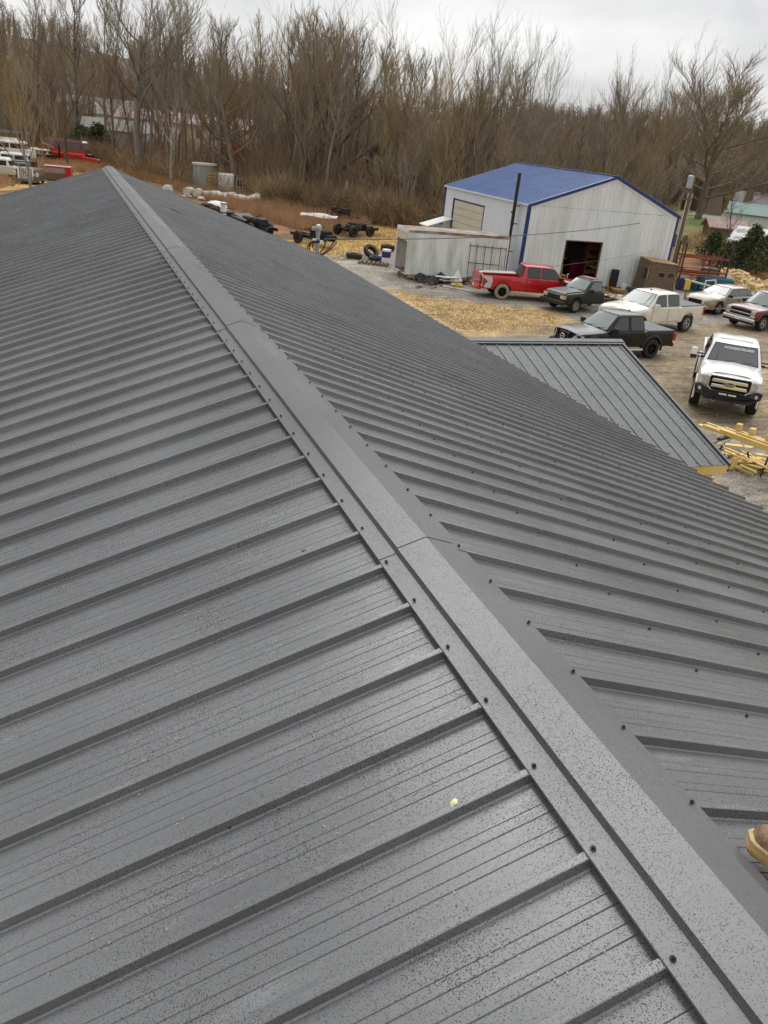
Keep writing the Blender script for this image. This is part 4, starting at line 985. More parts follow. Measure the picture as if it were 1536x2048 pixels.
for s_ in (1, -1):
    mb = MB(); w = .975
    vs = [(-2.985, s_*(w-.015), .62), (-2.985, s_*(w-.01), 1.17), (-2.45, s_*(w+.010), 1.17), (-2.38, s_*(w+.018), .95), (-2.44, s_*(w+.014), .58), (-2.7, s_*(w+.006), .56)]
    mb.add(vs+[(x_, y_-s_*.006, z_) for x_, y_, z_ in vs], [tuple(range(6)), tuple(range(5, -1, -1))]); 
    mb.build('quarter_panel_patch', 'primer', t)
    box_part(t, 'taillight', 'glass_dark', -3.03, -2.94, *sorted((s_*.80, s_*.975)), .76, 1.12, .02)
    mb = MB(); pts = [(2.97, s_*.50, .72), (2.97, s_*.54, .90), (2.78, s_*.88, .94), (2.70, s_*.90, .74)]; mb.loft([pts, [(x_+.03, y_*1.02, z_) for x_, y_, z_ in pts]], closed=True); mb.build('headlight', 'lamp_glass', t)
box_part(t, 'tailgate', 'red', -3.04, -2.97, -.76, .76, .66, 1.22, .03); box_part(t, 'rear_bumper', 'red', -3.16, -2.96, -.92, .92, .44, .66, .05); box_part(t, 'number_plate', 'white', -3.175, -3.16, -.16, .16, .48, .62, .004)
box_part(t, 'front_bumper', 'chrome', 2.88, 3.08, -.86, .86, .42, .62, .05); box_part(t, 'grille', 'black', 2.93, 3.00, -.48, .48, .66, .92, .02)
wp_ = t.matrix_basis.copy()
mb = MB(); mb.box(-.9, 1.1, -.16, .16, 0, .04, Matrix.Rotation(R(-9), 4, 'Z')); mb.box(-.7, 1.0, -.02, .04, .04, .10, Matrix.Rotation(R(-5), 4, 'Z'))
o2 = wp_@Vector((-1.95, .25, 1.20)); tag(mb.build('white_board', 'white', None, tuple(o2), (0, R(-3), hd)), 'long white board laid across the open bed of the red pickup', 'board')

# ---- dark small pickup without a bed
S = dict(L=4.75, W=1.70, ro=1.10, wb=2.78, tr=.34, tw=.21, arch=.41, rim='drumrim', spokes=8, paint='greenp', tyre='tyre', inset=.01,
         half=[(-.55, .82), (1.9, .835), (2.2, .80), (2.375, .72)], sill=[(-.55, .40), (2.375, .42)], sh=[(-.55, 1.00), (.7, 1.00), (2.1, .93), (2.375, .86)], top=[(-.55, 1.02), (.7, 1.04), (.95, 1.05), (2.1, .99), (2.375, .90)],
         cab=dict(z0=1.02, z1=1.58, wb=.78, wt=.62, xr=-.50, xrt=-.42, xf=1.02, xft=.36, curve=.10, panes=[[(-.34, 0), (.70, 0), (.52, .45), (.30, .92), (.20, 1), (-.34, 1)]]),
         doors=[(-.42, .82)], screen='glass_light', sglass='glass_grey')
M['drumrim'] = mat('cream_steel_rim', (.48, .44, .34), .5, var=.15)
hd = R(194); o_ = at_wheel(S, (24.6, 35.83), 'f', 1, hd)
S['xcut'] = -.55

t = vehicle('pickup_truck', 'small dark green pickup with a grey bonnet and no bed, nose against the red pickup', 'pickup truck', S, o_, hd)
for s_ in (1, -1): box_part(t, 'frame_rail', 'rust', -2.3, -.55, *sorted((s_*.38, s_*.46)), .44, .56, .01)
for x_ in (-2.25, -1.4, -.8): box_part(t, 'cross_member', 'rust', x_, x_+.08, -.38, .38, .45, .53, .01)
MB().lathe([(.05, -.68), (.05, .68)], c=(-1.275, 0, .34), axis='y', n=8).build('rear_axle', 'rust', t)
mb = MB(); mb.add([(x_, y_, z_) for x_ in (1.0, 1.6, 2.14, 2.30) for y_, z_ in ((-.66, 0), (-.3, .015), (0, .02), (.3, .015), (.66, 0)) for z_ in [z_+pw(S['top'], x_)+.012]], [(r_*5+k, (r_+1)*5+k, (r_+1)*5+k+1, r_*5+k+1) for r_ in range(3) for k in range(4)]); mb.build('bonnet', 'greyhood', t)
box_part(t, 'roof_skin', mat('faded_pink_roof', (.30, .12, .15), .4, var=.2), -.30, .22, -.46, .46, 1.612, 1.640, .02)
for s_ in (1, -1):
    box_part(t, 'headlight', 'lamp_glass', 2.34, 2.42, *sorted((s_*.46, s_*.70)), .68, .84, .02); box_part(t, 'indicator_lamp', 'amber', 2.26, 2.395, *sorted((s_*.70, s_*.78)), .68, .84, .02)
mb = MB(); mb.box(2.36, 2.40, -.46, .46, .66, .86); mb.build('grille', 'black', t)
for z_ in (.70, .76, .82): box_part(t, 'grille_bar', 'black_rim', 2.40, 2.415, -.45, .45, z_, z_+.02, .004)
box_part(t, 'grille_top_bar', 'chrome', 2.40, 2.42, -.46, .46, .845, .865, .004)
box_part(t, 'front_bumper', 'black', 2.34, 2.56, -.82, .82, .40, .60, .04)

# ---- champagne saloon
S = dict(L=5.38, W=1.98, ro=1.50, wb=2.91, tr=.335, tw=.22, arch=.40, rim='alloy', spokes=9, paint='gold', inset=.03,
         half=[(-2.69, .78), (-2.45, .90), (-1.9, .965), (1.9, .965), (2.4, .91), (2.69, .74)], sill=[(-2.69, .36), (-2.2, .26), (2.2, .26), (2.69, .32)],
         sh=[(-2.69, .90), (-2.4, .93), (0, .92), (2.0, .86), (2.69, .70)], top=[(-2.69, .96), (-2.55, 1.02), (-1.5, 1.05), (1.2, 1.03), (2.2, .93), (2.58, .82), (2.69, .72)],
         cab=dict(z0=.96, z1=1.40, wb=.86, wt=.63, xr=-1.72, xrt=-1.02, xf=1.36, xft=.48, curve=.12,
                  panes=[[(.06, 0), (1.02, 0), (.80, .4), (.46, .95), (.32, 1), (.06, 1)], [(-.80, 0), (-.06, 0), (-.06, 1), (-.66, 1), (-.80, .7)], [(-1.28, 0), (-.88, 0), (-.84, .5), (-.76, 1), (-1.0, .98), (-1.2, .5)]]),
         doors=[(.0, 1.18), (-1.05, -.05)], screen='glass_light', sglass='glass_grey', mirror=.085, handle='black')
hd = R(193); o_ = at_wheel(S, (34.4, 36.21), 'f', 1, hd)
t = vehicle('sedan', 'champagne gold saloon car with round-spoked wheels, parked near the firewood heaps', 'car', S, o_, hd)
mb = MB(); mb.prism([(2.56, .52), (2.74, .50), (2.72, .70), (2.60, .76)], -.42, .42, 'y'); mb.build('grille', 'under', t)
for k in range(7): MB().box(2.735, 2.75, -.38+k*.12, -.37+k*.12, .52, .70).build('grille_bar', 'black_rim', t)
for s_ in (1, -1):
    mb = MB(); pts = [(2.74, s_*.44, .54), (2.71, s_*.46, .72), (2.54, s_*.78, .74), (2.44, s_*.88, .56)]; mb.loft([pts, [(x_+.03, y_*1.02, z_) for x_, y_, z_ in pts]], closed=True); mb.build('headlight', 'lamp_glass', t)
    mb = MB(); pts = [(2.46, s_*.885, .56), (2.50, s_*.82, .73), (2.22, s_*.935, .70), (2.20, s_*.95, .58)]; mb.loft([pts, [(x_, y_*1.035, z_) for x_, y_, z_ in pts]], closed=True); mb.build('indicator_lamp', 'amber', t)
    box_part(t, 'side_moulding', 'cream', -2.2, 2.15, *sorted((s_*.965, s_*.985)), .34, .37, .003); box_part(t, 'taillight', 'red_lens', -2.73, -2.55, *sorted((s_*.5, s_*.86)), .66, .84, .02)
box_part(t, 'front_bumper', 'gold', 2.48, 2.86, -.86, .86, .30, .50, .07); box_part(t, 'bumper_strip', 'cream', 2.84, 2.875, -.80, .80, .46, .50, .01); box_part(t, 'rear_bumper', 'gold', -2.82, -2.55, -.88, .88, .34, .58, .05)

# ---- maroon estate at the right edge
S = dict(L=5.05, W=1.88, ro=1.27, wb=2.98, tr=.375, tw=.27, arch=.46, rim='alloy', spokes=5, paint='maroon', inset=-.02,
         half=[(-2.52, .93), (2.3, .955), (2.45, .93), (2.52, .90)], sill=[(-2.52, .50), (2.52, .50)], sh=[(-2.52, 1.12), (1.0, 1.12), (2.3, 1.04), (2.52, .98)], top=[(-2.52, 1.15), (1.0, 1.17), (1.3, 1.18), (2.3, 1.12), (2.46, 1.07), (2.52, 1.0)],
         cab=dict(z0=1.14, z1=1.80, wb=.90, wt=.72, xr=-2.45, xrt=-2.20, xf=1.36, xft=.70, curve=.10, panes=[[(.12, 0), (1.05, 0), (.86, .45), (.62, .95), (.12, 1)], [(-.85, 0), (-.0, 0), (-.0, 1), (-.85, 1)], [(-2.1, 0), (-1.0, 0), (-1.0, 1), (-2.0, 1)]]),
         doors=[(.05, 1.15), (-.95, -.05)], screen='glass_light', sglass='glass_dark', mirror=.10)
hd = R(189); o_ = at_wheel(S, (33.85, 32.34), 'f', 1, hd)
t = vehicle('estate_car', 'maroon estate with a chrome front bumper at the right edge of the yard', 'car', S, o_, hd)
box_part(t, 'grille', 'under', 2.47, 2.56, -.62, .62, .66, 1.0, .02); box_part(t, 'grille_bar', 'chrome', 2.55, 2.59, -.64, .64, .80, .85, .01); box_part(t, 'grille_frame', 'chrome', 2.53, 2.58, -.66, .66, .64, .675, .01)
for s_ in (1, -1):
    box_part(t, 'headlight', 'lamp_glass', 2.49, 2.58, *sorted((s_*.64, s_*.90)), .84, 1.0, .02); box_part(t, 'sidelight', 'lamp_glass', 2.49, 2.58, *sorted((s_*.64, s_*.90)), .67, .81, .02); 
    box_part(t, 'marker_lamp', 'red_lens', 2.36, 2.53, *sorted((s_*.90, s_*.955)), .72, .78, .01); box_part(t, 'marker_lamp', 'red_lens', 2.36, 2.53, *sorted((s_*.90, s_*.955)), .84, .98, .01)
box_part(t, 'front_bumper', 'chrome', 2.50, 2.70, -.97, .97, .46, .62, .05); box_part(t, 'lower_valance', 'black', 2.45, 2.66, -.93, .93, .34, .45, .03); box_part(t, 'number_plate', 'white', 2.70, 2.715, -.16, .16, .47, .60, .004)

# ---- white heavy-duty pickup, nose to the camera
S = dict(L=6.25, W=2.03, ro=1.28, wb=3.97, tr=.46, tw=.32, arch=.54, rim='black_rim', spokes=8, paint='hdwhite', inset=-.07, crown=.03,
         half=[(-3.12, .95), (-3.0, 1.0), (2.6, 1.0), (2.95, .98), (3.12, .93)], sill=[(-3.12, .68), (3.12, .66)], sh=[(-3.12, 1.40), (1.1, 1.40), (2.6, 1.36), (3.0, 1.30), (3.12, 1.22)],
         top=[(-3.12, 1.42), (1.1, 1.45), (1.45, 1.48), (2.3, 1.49), (2.9, 1.42), (3.06, 1.34), (3.12, 1.24)], bed=(-3.04, -1.05, .88),
         cab=dict(z0=1.43, z1=2.02, wb=.94, wt=.77, xr=-1.02, xrt=-.94, xf=1.56, xft=.96, curve=.10,
                  panes=[[(.26, 0), (1.22, 0), (1.14, .35), (.86, .95), (.72, 1), (.26, 1)], [(-.82, 0), (.10, 0), (.10, 1), (-.76, 1), (-.82, .8)]]),
         doors=[(.20, 1.32), (-.92, .12)], screen='glass_grey', sglass='glass_dark', mirror=.001)
hd = R(-132); nose = (19.98, 19.62); o_ = (nose[0]-3.30*math.cos(hd), nose[1]-3.30*math.sin(hd))
t = vehicle('pickup_truck', 'white heavy-duty pickup facing the camera with a chrome grille and black steel bumper', 'pickup truck', S, o_, hd)
flares(t, S, 'hdwhite', .05, .08)
# bonnet bulge, grille surround and bars
mb = MB(); pr = [(1.62, 1.505), (2.1, 1.535), (2.8, 1.49), (3.0, 1.42)]
mb.add([(x_, y_, z_-dz) for x_, z_ in pr for y_, dz in ((-.60, .03), (-.45, 0), (0, -.012), (.45, 0), (.60, .03))], [(r_*5+k, (r_+1)*5+k, (r_+1)*5+k+1, r_*5+k+1) for r_ in range(3) for k in range(4)]); mb.build('bonnet_bulge', 'hdwhite', t, smooth=30)
GX_ = 3.13
mb = MB(); mb.prism([(-.60, 1.34), (-.66, 1.28), (-.66, .96), (-.52, .84), (.52, .84), (.66, .96), (.66, 1.28), (.60, 1.34)][::-1], GX_-.10, GX_+.02, 'x'); g_ = mb.build('grille', 'under', t)
def bar(z0, z1, w, x1, name='grille_bar'): return MB().rbox(GX_+.0, GX_+x1, -w, w, z0, z1, .02).build(name, 'chrome', g_)
bar(1.14, 1.24, .56, .075); bar(.96, 1.06, .56, .075)
fp = [(-.60, 1.34), (-.66, 1.28), (-.66, .96), (-.52, .84), (.52, .84), (.66, .96), (.66, 1.28), (.60, 1.34), (-.60, 1.34)]
MB().tube([(GX_+.05, y_, z_) for y_, z_ in fp], .030, 8).build('grille_surround', 'chrome', t)
mb = MB(); n_ = 24; ov = lambda a, b2: [(a*math.cos(2*math.pi*k/n_), 1.10+b2*math.sin(2*math.pi*k/n_)) for k in range(n_)]
mb.prism(ov(.185, .082), GX_+.07, GX_+.105, 'x'); bo = mb.build('badge', 'chrome', t)
MB().prism(ov(.165, .066), GX_+.105, GX_+.110, 'x').build('badge_field', mat('badge_navy', (.01, .02, .07), .3), bo)
text('badge_script', 'Ford', .11, 'chrome', bo, (GX_+.112, 0, 1.10), (R(90), 0, R(90)), shear=.3, sx=1.25)
for s_ in (1, -1):
    mb = MB(); pts = [(3.10, s_*.70, .92), (3.10, s_*.70, 1.30), (3.02, s_*.97, 1.28), (3.00, s_*.985, .92)]; mb.loft([pts, [(x_+.06, y_*1.0, z_) for x_, y_, z_ in pts]], closed=True); h_ = mb.build('headlight', 'lamp_glass', t)
    for z_ in (1.02, 1.19): MB().lathe([(.06, 0), (.075, .012), (.04, .018)], c=(3.145, s_*.82, z_), axis='x', n=12).build('lens', 'alloy', h_)
    # towing mirrors
    mb = MB(); mb.rbox(1.00, 1.16, *sorted((s_*1.20, s_*1.40)), 1.50, 1.74, .03); mb.build('mirror', 'hdwhite', t)
    mb = MB(); mb.rbox(1.02, 1.17, *sorted((s_*1.20, s_*1.40)), 1.36, 1.50, .02); mb.box(1.05, 1.12, *sorted((s_*.92, s_*1.22)), 1.54, 1.58); mb.box(1.05, 1.12, *sorted((s_*.92, s_*1.22)), 1.42, 1.46); mb.build('mirror_arm', 'black', t)
# winch-style bumper with wings, lamps, shackles
mb = MB(); pl = [(-1.06, .98), (-.90, 1.0), (-.62, .86), (.62, .86), (.90, 1.0), (1.06, .98), (1.04, .78), (.66, .58), (-.66, .58), (-1.04, .78)]
fr_ = [(3.20 if abs(y_) > .8 else 3.42, y_, z_) for y_, z_ in pl]; bk = [(3.02, y_, z_) for y_, z_ in pl]
mb.loft([bk[::-1], fr_[::-1]], closed=True); bb = mb.build('front_bumper', 'black', t)
for s_ in (1, -1):
    MB().lathe([(.0, .03), (.05, .03), (.06, 0)], c=(3.27, s_*.88, .86), axis='x', n=12).build('fog_lamp', 'lamp_glass', bb)
    mb = MB(); mb.tube([(3.44, s_*.38+.05*math.cos(a), .60+.06*math.sin(a)) for a in [math.pi*(1+k/8) for k in range(9)]], .014, 6); mb.build('shackle', 'chrome', bb); MB().box(3.42, 3.47, s_*.38-.02, s_*.38+.02, .60, .70).build('shackle_tab', 'black_rim', bb)
for y_ in (-.27, .02): MB().box(3.425, 3.445, y_, y_+.25, .80, .845).build('light_bar', 'white', bb)
box_part(t, 'roof_marker_strip', 'alloy', .28, .42, -.55, .55, 2.072, 2.080, .003)
c_ = S['cab']; tz = 1.90; tx = lerp(c_['xf'], c_['xft'], (tz-c_['z0'])/(c_['z1']-c_['z0']))+.034
an = math.atan2(c_['xf']-c_['xft'], c_['z1']-c_['z0'])
text('windscreen_banner', 'POWERSTROKE!', .125, 'white', t, (tx, .10, tz), (R(90)-an, 0, R(90)), extrude=.001, shear=.25, sx=1.05)
MB().tube([(1.50, -.55, 1.49), (.98, -.50, 1.97)], .006, 4).build('screen_crack', 'black', t)

# ================================================================== YARD THINGS
def tyre_thing(label, x, y, z, r_, w, rot, group='loose tyres by the box body', m='tyre'):
    h = w/2; ri = r_*.58
    mb = MB(); mb.lathe([(ri, -h), (r_*.93, -h), (r_, -h*.7), (r_, h*.7), (r_*.93, h), (ri, h), (ri*.95, h*.7), (ri*.98, -h*.7), (ri, -h)], n=24)
    return tag(mb.build('tyre', m, None, (x, y, z), rot, smooth=40), label, 'tyre', group)
x, y = gnd(708, 517); tyre_thing('old tyre lying flat, leftmost by the open end of the box body', x, y, .17, .52, .30, (0, .03, 0))
x, y = gnd(741, 516); tyre_thing('old tyre tipped up against the others near the box body', x, y, .40, .54, .28, (R(38), R(18), 0))
x, y = gnd(752, 522); tyre_thing('old tyre lying flat beneath the tipped one near the box body', x, y, .15, .50, .26, (0, 0, 0))
x, y = gnd(775, 501); tyre_thing('single tyre lying flat just behind the mouth of the box body', x, y, .20, .50, .34, (0, 0, 0))
x, y = gnd(771, 528)
t = thing('white_drum', 'white drum with a blue band standing by the mouth of the box body', 'drum', (x, y, 0)); MB().lathe([(.27, 0), (.27, .45), (.28, .9), (0, .9)], n=18).build('barrel_body', 'white', t, smooth=40); MB().lathe([(.285, .42), (.285, .78)], n=18).build('band', 'navydrum', t, smooth=40)
x, y = gnd(762, 524); t = thing('blue_crate', 'small blue crate of scraps beside the white drum', 'crate', (x, y, 0), .3)
for a in ((-.25, .25, -.25, -.22, 0, .32), (-.25, .25, .22, .25, 0, .32), (-.25, -.22, -.22, .22, 0, .32), (.22, .25, -.22, .22, 0, .32), (-.22, .22, -.22, .22, 0, .03)): MB().box(*a).build('panel', 'bluep', t)
x, y = gnd(738, 528); t = thing('pallet', 'broken pallet lying in front of the loose tyres', 'pallet', (x+.3, y, 0), R(-25))
for k in range(7): MB().box(-.9+k*.28, -.9+k*.28+.12, -.5, .5, .11, .13).build('slat', 'oldwood', t)
for y_ in (-.48, 0, .42): MB().box(-.95, .95, y_, y_+.07, .02, .11).build('bearer', 'oldwood', t)

# heap of scrap bodywork in front of the box
def scrap(name, label, px, py, verts, faces, m, z=0, rz=0, cat='scrap', smooth=None):
    x, y = gnd(px, py); mb = MB().add(verts, faces); return tag(mb.build(name, m, None, (x, y, z), (0, 0, rz), smooth=smooth), label, cat)
def bent_sheet(w, d, h, nx_=6, ny_=4, amp=.08, sd=1):
    r_ = random.Random(sd); vs = [(w*(i/nx_-.5), d*(j/ny_-.5), .04+h*(j/ny_)+amp*math.sin(i*1.3+j)+r_.uniform(-amp, amp)*.5) for i in range(nx_+1) for j in range(ny_+1)]
    f = [(i*(ny_+1)+j, (i+1)*(ny_+1)+j, (i+1)*(ny_+1)+j+1, i*(ny_+1)+j+1) for i in range(nx_) for j in range(ny_)]
    n_ = len(vs); vs2 = vs+[(x, y, z-.02) for x, y, z in vs]; return vs2, f+[tuple(q+n_ for q in g_[::-1]) for g_ in f]
def sheet_scrap(name, label, px, py, w, d, h, m, rz=0, sd=1, amp=.06, z=0): v_, f_ = bent_sheet(w, d, h, amp=amp, sd=sd); return scrap(name, label, px, py, v_, f_, m, z, rz)
sheet_scrap('scrap_wing', 'dark crumpled wing panel on the heap, nearest the open end of the box', 845, 563, 1.3, .5, .35, 'blackp', .5, 3)
sheet_scrap('scrap_bumper', 'black plastic bumper cover lying across the scrap heap by the box', 868, 567, 1.7, .5, .30, 'black', .7, 4, .09)
sheet_scrap('scrap_door_skin', 'grey dented door skin in the middle of the scrap heap', 856, 560, 1.2, .5, .55, 'greyhood', .35, 5, z=.05)
sheet_scrap('scrap_grille', 'black broken grille on the right of the scrap heap', 884, 566, 1.0, .45, .42, 'black', .1, 9, .1)
mb = MB(); mb.tube([(-.75, -.05, .32), (-.6, -.25, .36), (-.2, -.36, .36), (.2, -.36, .36), (.6, -.25, .36), (.75, -.05, .32)], .085, 8); mb.tube([(-.7, 0, .18), (-.2, -.3, .16), (.3, -.3, .16), (.72, -.02, .16)], .05, 6)
x, y = gnd(893, 566); tag(mb.build('chrome_bumper', 'chrome', None, (x, y, 0), (0, 0, -.15), smooth=50), 'curved chrome bumper lying on the scrap heap', 'bumper')
scrap('white_hopper', 'pointed white plastic hopper standing in the scrap heap', 912, 568, [(-.42, -.3, .28), (.42, -.3, .28), (.42, .3, .28), (-.42, .3, .28), (-.02, -.04, 1.05), (.08, -.04, 1.05), (.08, .06, 1.05), (-.02, .06, 1.05), (-.36, -.26, .18), (.36, -.26, .18), (.36, .26, .18), (-.36, .26, .18)], [(0,1,5,4),(1,2,6,5),(2,3,7,6),(3,0,4,7),(4,5,6,7),(8,9,1,0),(9,10,2,1),(10,11,3,2),(11,8,0,3),(11,10,9,8)], 'white', 0, .2, 'hopper').scale = (.68, .68, .72)
x, y = gnd(913, 574); mb = MB(); mb.lathe([(.10, 0), (.26, .02), (.34, .12), (.30, .16), (.16, .14)], n=16); tag(mb.build('yellow_basin', 'yellow', None, (x, y, .02), smooth=40), 'shallow yellow basin at the foot of the white hopper', 'basin')
x, y = gnd(903, 560); mb = MB().rbox(-.25, .25, -.15, .15, 0, .42, .05); tag(mb.build('cream_can', 'cream', None, (x, y, .15), (0, .2, .2)), 'cream jerry can wedged beside the box timbers', 'can')
x, y = gnd(946, 566); mb = MB().rbox(-.45, .45, -.3, .3, .05, .38, .08); tag(mb.build('engine_block', mat('greasy_metal', (.12, .12, .12), .5, var=.5, vscale=8), None, (x, y, 0), (.1, 0, .4)), 'greasy grey engine part between the scrap heap and the red pickup', 'engine part')
x, y = gnd(872, 560); mb = MB(); mb.tube([(-1.3, .1, .12), (1.1, -.1, .42)], .05, 6); tag(mb.build('white_trim_strip', 'white', None, (x-.3, y, 0), (0, 0, .25)), 'slanting white trim strip on the left of the scrap heap', 'strip')
x0, y0 = gnd(886, 573); x1, y1 = gnd(948, 584); mb = MB(); mb.box(0, math.hypot(x1-x0, y1-y0), -.05, .05, 0, .06); tag(mb.build('white_plank', 'white', None, (x0, y0, .01), (0, 0, math.atan2(y1-y0, x1-x0))), 'long white plank lying on the gravel in front of the scrap heap', 'plank')
mb = MB(); 
for _ in range(70):
    x, y = gnd(random.uniform(828, 965), random.uniform(556, 577)); s_ = random.uniform(.03, .12); mb.cbox((x, y, s_*.4), (s_, s_*.6, s_*.4), Vector((0, 0, 0)).to_track_quat('Z', 'Y').to_matrix().to_euler() if False else None)
tag(mb.build('scrap_litter', mat('mixed_scrap', (.05, .05, .05), .7, col2=(.45, .40, .32), vscale=1.8), None), kind='stuff')

# hunting blind beside the shop
bx, by = to_w(8.05, -1.75)[:2]
t = thing('hunting_blind', 'brown box hunting blind with two dark windows leaning beside the white shop wall', 'blind', (bx, by, 0), BTH+R(-2))
bw, bd, bh = 2.05, 1.5, 1.95
mb = MB(); mb.add([(0,0,0),(bw,0,0),(bw,bd,0),(0,bd,0),(.12,.08,bh),(bw-.02,.08,bh-.12),(bw-.02,bd-.05,bh-.05),(.12,bd-.05,bh+.1)], [(3,2,1,0),(0,1,5,4),(1,2,6,5),(2,3,7,6),(3,0,4,7),(4,5,6,7)]); mb.build('body', 'osb', t)
mb = MB(); mb.add([(.08,.03,bh+.02),(bw+.02,.03,bh-.11),(bw+.02,bd,bh-.03),(.08,bd,bh+.12),(.08,.03,bh-.02),(bw+.02,.03,bh-.15),(bw+.02,bd,bh-.07),(.08,bd,bh+.08)], [(0,1,2,3),(7,6,5,4),(0,4,5,1),(1,5,6,2),(2,6,7,3),(3,7,4,0)]); mb.build('roof', 'pallet_timber', t)
for x_ in (.72, 1.38):
    w_ = MB().box(x_, x_+.48, .02, .03, 1.02, 1.36).build('window_frame', 'pallet_timber', t); MB().box(x_+.035, x_+.445, .010, .019, 1.05, 1.33).build('window_pane', 'glass_dark', w_)
MB().box(-.01, .06, .4, .75, .9, 1.5).build('side_window', 'glass_dark', t)
MB().box(-.02, .05, .1, .14, .2, 1.7).build('batten', 'pallet_timber', t)
x, y = to_w(6.55, -.35)[:2]; mb = MB().rbox(-.22, .22, -.16, .16, 0, 1.18, .03); tag(mb.build('black_cabinet', 'black', None, (x, y, 0), (0, .03, .1)), 'narrow black cabinet standing against the white shop wall', 'cabinet')
x, y = to_w(6.1, -.9)[:2]; t = thing('trolley_jack', 'small orange and yellow trolley beside the black cabinet', 'trolley', (x, y, 0), .4)
MB().box(-.35, .35, -.16, .16, .08, .18).build('frame', 'orange_steel', t); MB().tube([(-.3, 0, .15), (-.55, 0, .75)], .02, 6).build('handle', 'yellow', t)
for x_ in (-.28, .28):
    for s_ in (-.17, .17): MB().lathe([(0, -.02), (.07, -.02), (.07, .02), (0, .02)], c=(x_, s_, .07), axis='y', n=10).build('wheel', 'black', t)
for i, (fx, fy, m_, w_, h_, lb) in enumerate([(7.1, -.8, 'white', .2, .35, 'white bucket against the shop wall, right of the black cabinet'), (7.5, -1.2, 'greyhood', .35, .25, 'grey metal tub on the ground left of the hunting blind'), (6.2, -1.6, 'pallet_timber', .45, .18, 'low wooden box on the ground in front of the shop wall'), (7.2, -1.9, 'bluep', .3, .2, 'flat blue bin on the ground left of the hunting blind')]):
    x, y = to_w(fx, fy)[:2]; mb = MB()
    mb.loft([[(w_*.8*math.cos(a), w_*.8*math.sin(a), 0) for a in [2*math.pi*k/12 for k in range(12)]], [(w_*math.cos(a), w_*math.sin(a), h_) for a in [2*math.pi*k/12 for k in range(12)]], [(w_*.9*math.cos(a), w_*.9*math.sin(a), h_-.02) for a in [2*math.pi*k/12 for k in range(12)]]])
    tag(mb.build('tub', m_, None, (x, y, .02)), lb, 'tub')
# split firewood on the ground behind the small green pickup
def log_mesh(L_, r_, sd):
    rr = random.Random(sd); n_ = rr.choice((3, 4, 4, 5)); mb = MB(); a0 = rr.random()*6
    ring = lambda x_: [(x_, r_*rr.uniform(.75, 1.1)*math.cos(a0+2*math.pi*k/n_), r_*rr.uniform(.75, 1.1)*math.sin(a0+2*math.pi*k/n_)) for k in range(n_)]
    mb.loft([ring(-L_/2), ring(L_/2)]); return mb.mesh('log', 'logc')
LOGS = [log_mesh(.42+.03*k, .075+.008*(k % 3), 60+k) for k in range(6)]
def wood_heap(cx, cy, rx, ry, h, n_, label, group, ang=0):
    for i in range(n_):
        a, q = random.uniform(0, 6.283), math.sqrt(random.random()); x_, y_ = rx*q*math.cos(a), ry*q*math.sin(a)
        z_ = .06+h*max(0, (1-q*q))*random.uniform(.35, 1)
        c, s = math.cos(ang), math.sin(ang)
        o = link('log', random.choice(LOGS), None, (cx+x_*c-y_*s, cy+x_*s+y_*c, z_), (random.uniform(-.3, .3), random.uniform(-.55, .55), random.uniform(0, 6.28)))
        o.scale = (1.15,)*3
        tag(o, label, 'firewood log', group)
hx, hy = gnd(1458, 569); wood_heap(hx, hy, 2.1, 1.3, 1.15, 105, 'split log in the nearer firewood heap, behind the champagne saloon', 'logs of the firewood heap behind the saloon', R(-15))
hx, hy = gnd(1526, 592); wood_heap(hx, hy, 2.2, 1.3, 1.15, 85, 'split log in the firewood heap at the right edge behind the maroon estate', 'logs of the firewood heap at the right edge', R(-10))
hx, hy = gnd(1416, 556); wood_heap(hx, hy, 1.7, .9, .55, 26, 'split log in the low scatter of firewood behind the red steel rack', 'logs scattered behind the red steel rack', R(-15))
hx, hy = gnd(1217, 606); wood_heap(hx, hy, .9, .8, .4, 22, 'split log in the low heap behind the small green pickup', 'logs heaped behind the small green pickup')

# red and orange steel racking beside the shop, with what stands in it
rx_, ry_ = gnd(1352, 580); t = thing('steel_racking', 'rusty red pallet racking standing in the open at the right of the shop', 'rack', (rx_, ry_, 0), R(-18))
for x_ in (0, 1.9, 3.1):
    for y_ in (0, 1.1): MB().box(x_-.045, x_+.045, y_-.04, y_+.04, 0, (3.0, 2.5, 2.9)[(x_ > 1)+(x_ > 2)]).build('upright', 'rust' if x_ != 1.9 else 'orange_steel', t)
for z_ in (1.0, 1.25, 2.1):
    for y_ in (-.06, 1.1): MB().box(.05, 3.05, y_, y_+.05, z_, z_+.12).build('beam', 'orange_steel', t)
for x_ in (0, 3.1):
    for z_ in (.2, 1.1, 2.0): MB().tube([(x_, 0, z_), (x_, 1.1, z_+.75)], .022, 5).build('brace', 'rust', t)
MB().tube([(.6, -.08, .2), (2.7, -.08, 2.2)], .025, 5).build('brace', 'rust', t); MB().tube([(-1.3, .1, 1.3), (0, .0, 2.2)], .03, 5).build('brace', 'rust', t)
def rloc(x_, y_, z_=0): c, s = math.cos(R(-18)), math.sin(R(-18)); return (rx_+x_*c-y_*s, ry_+x_*s+y_*c, z_)
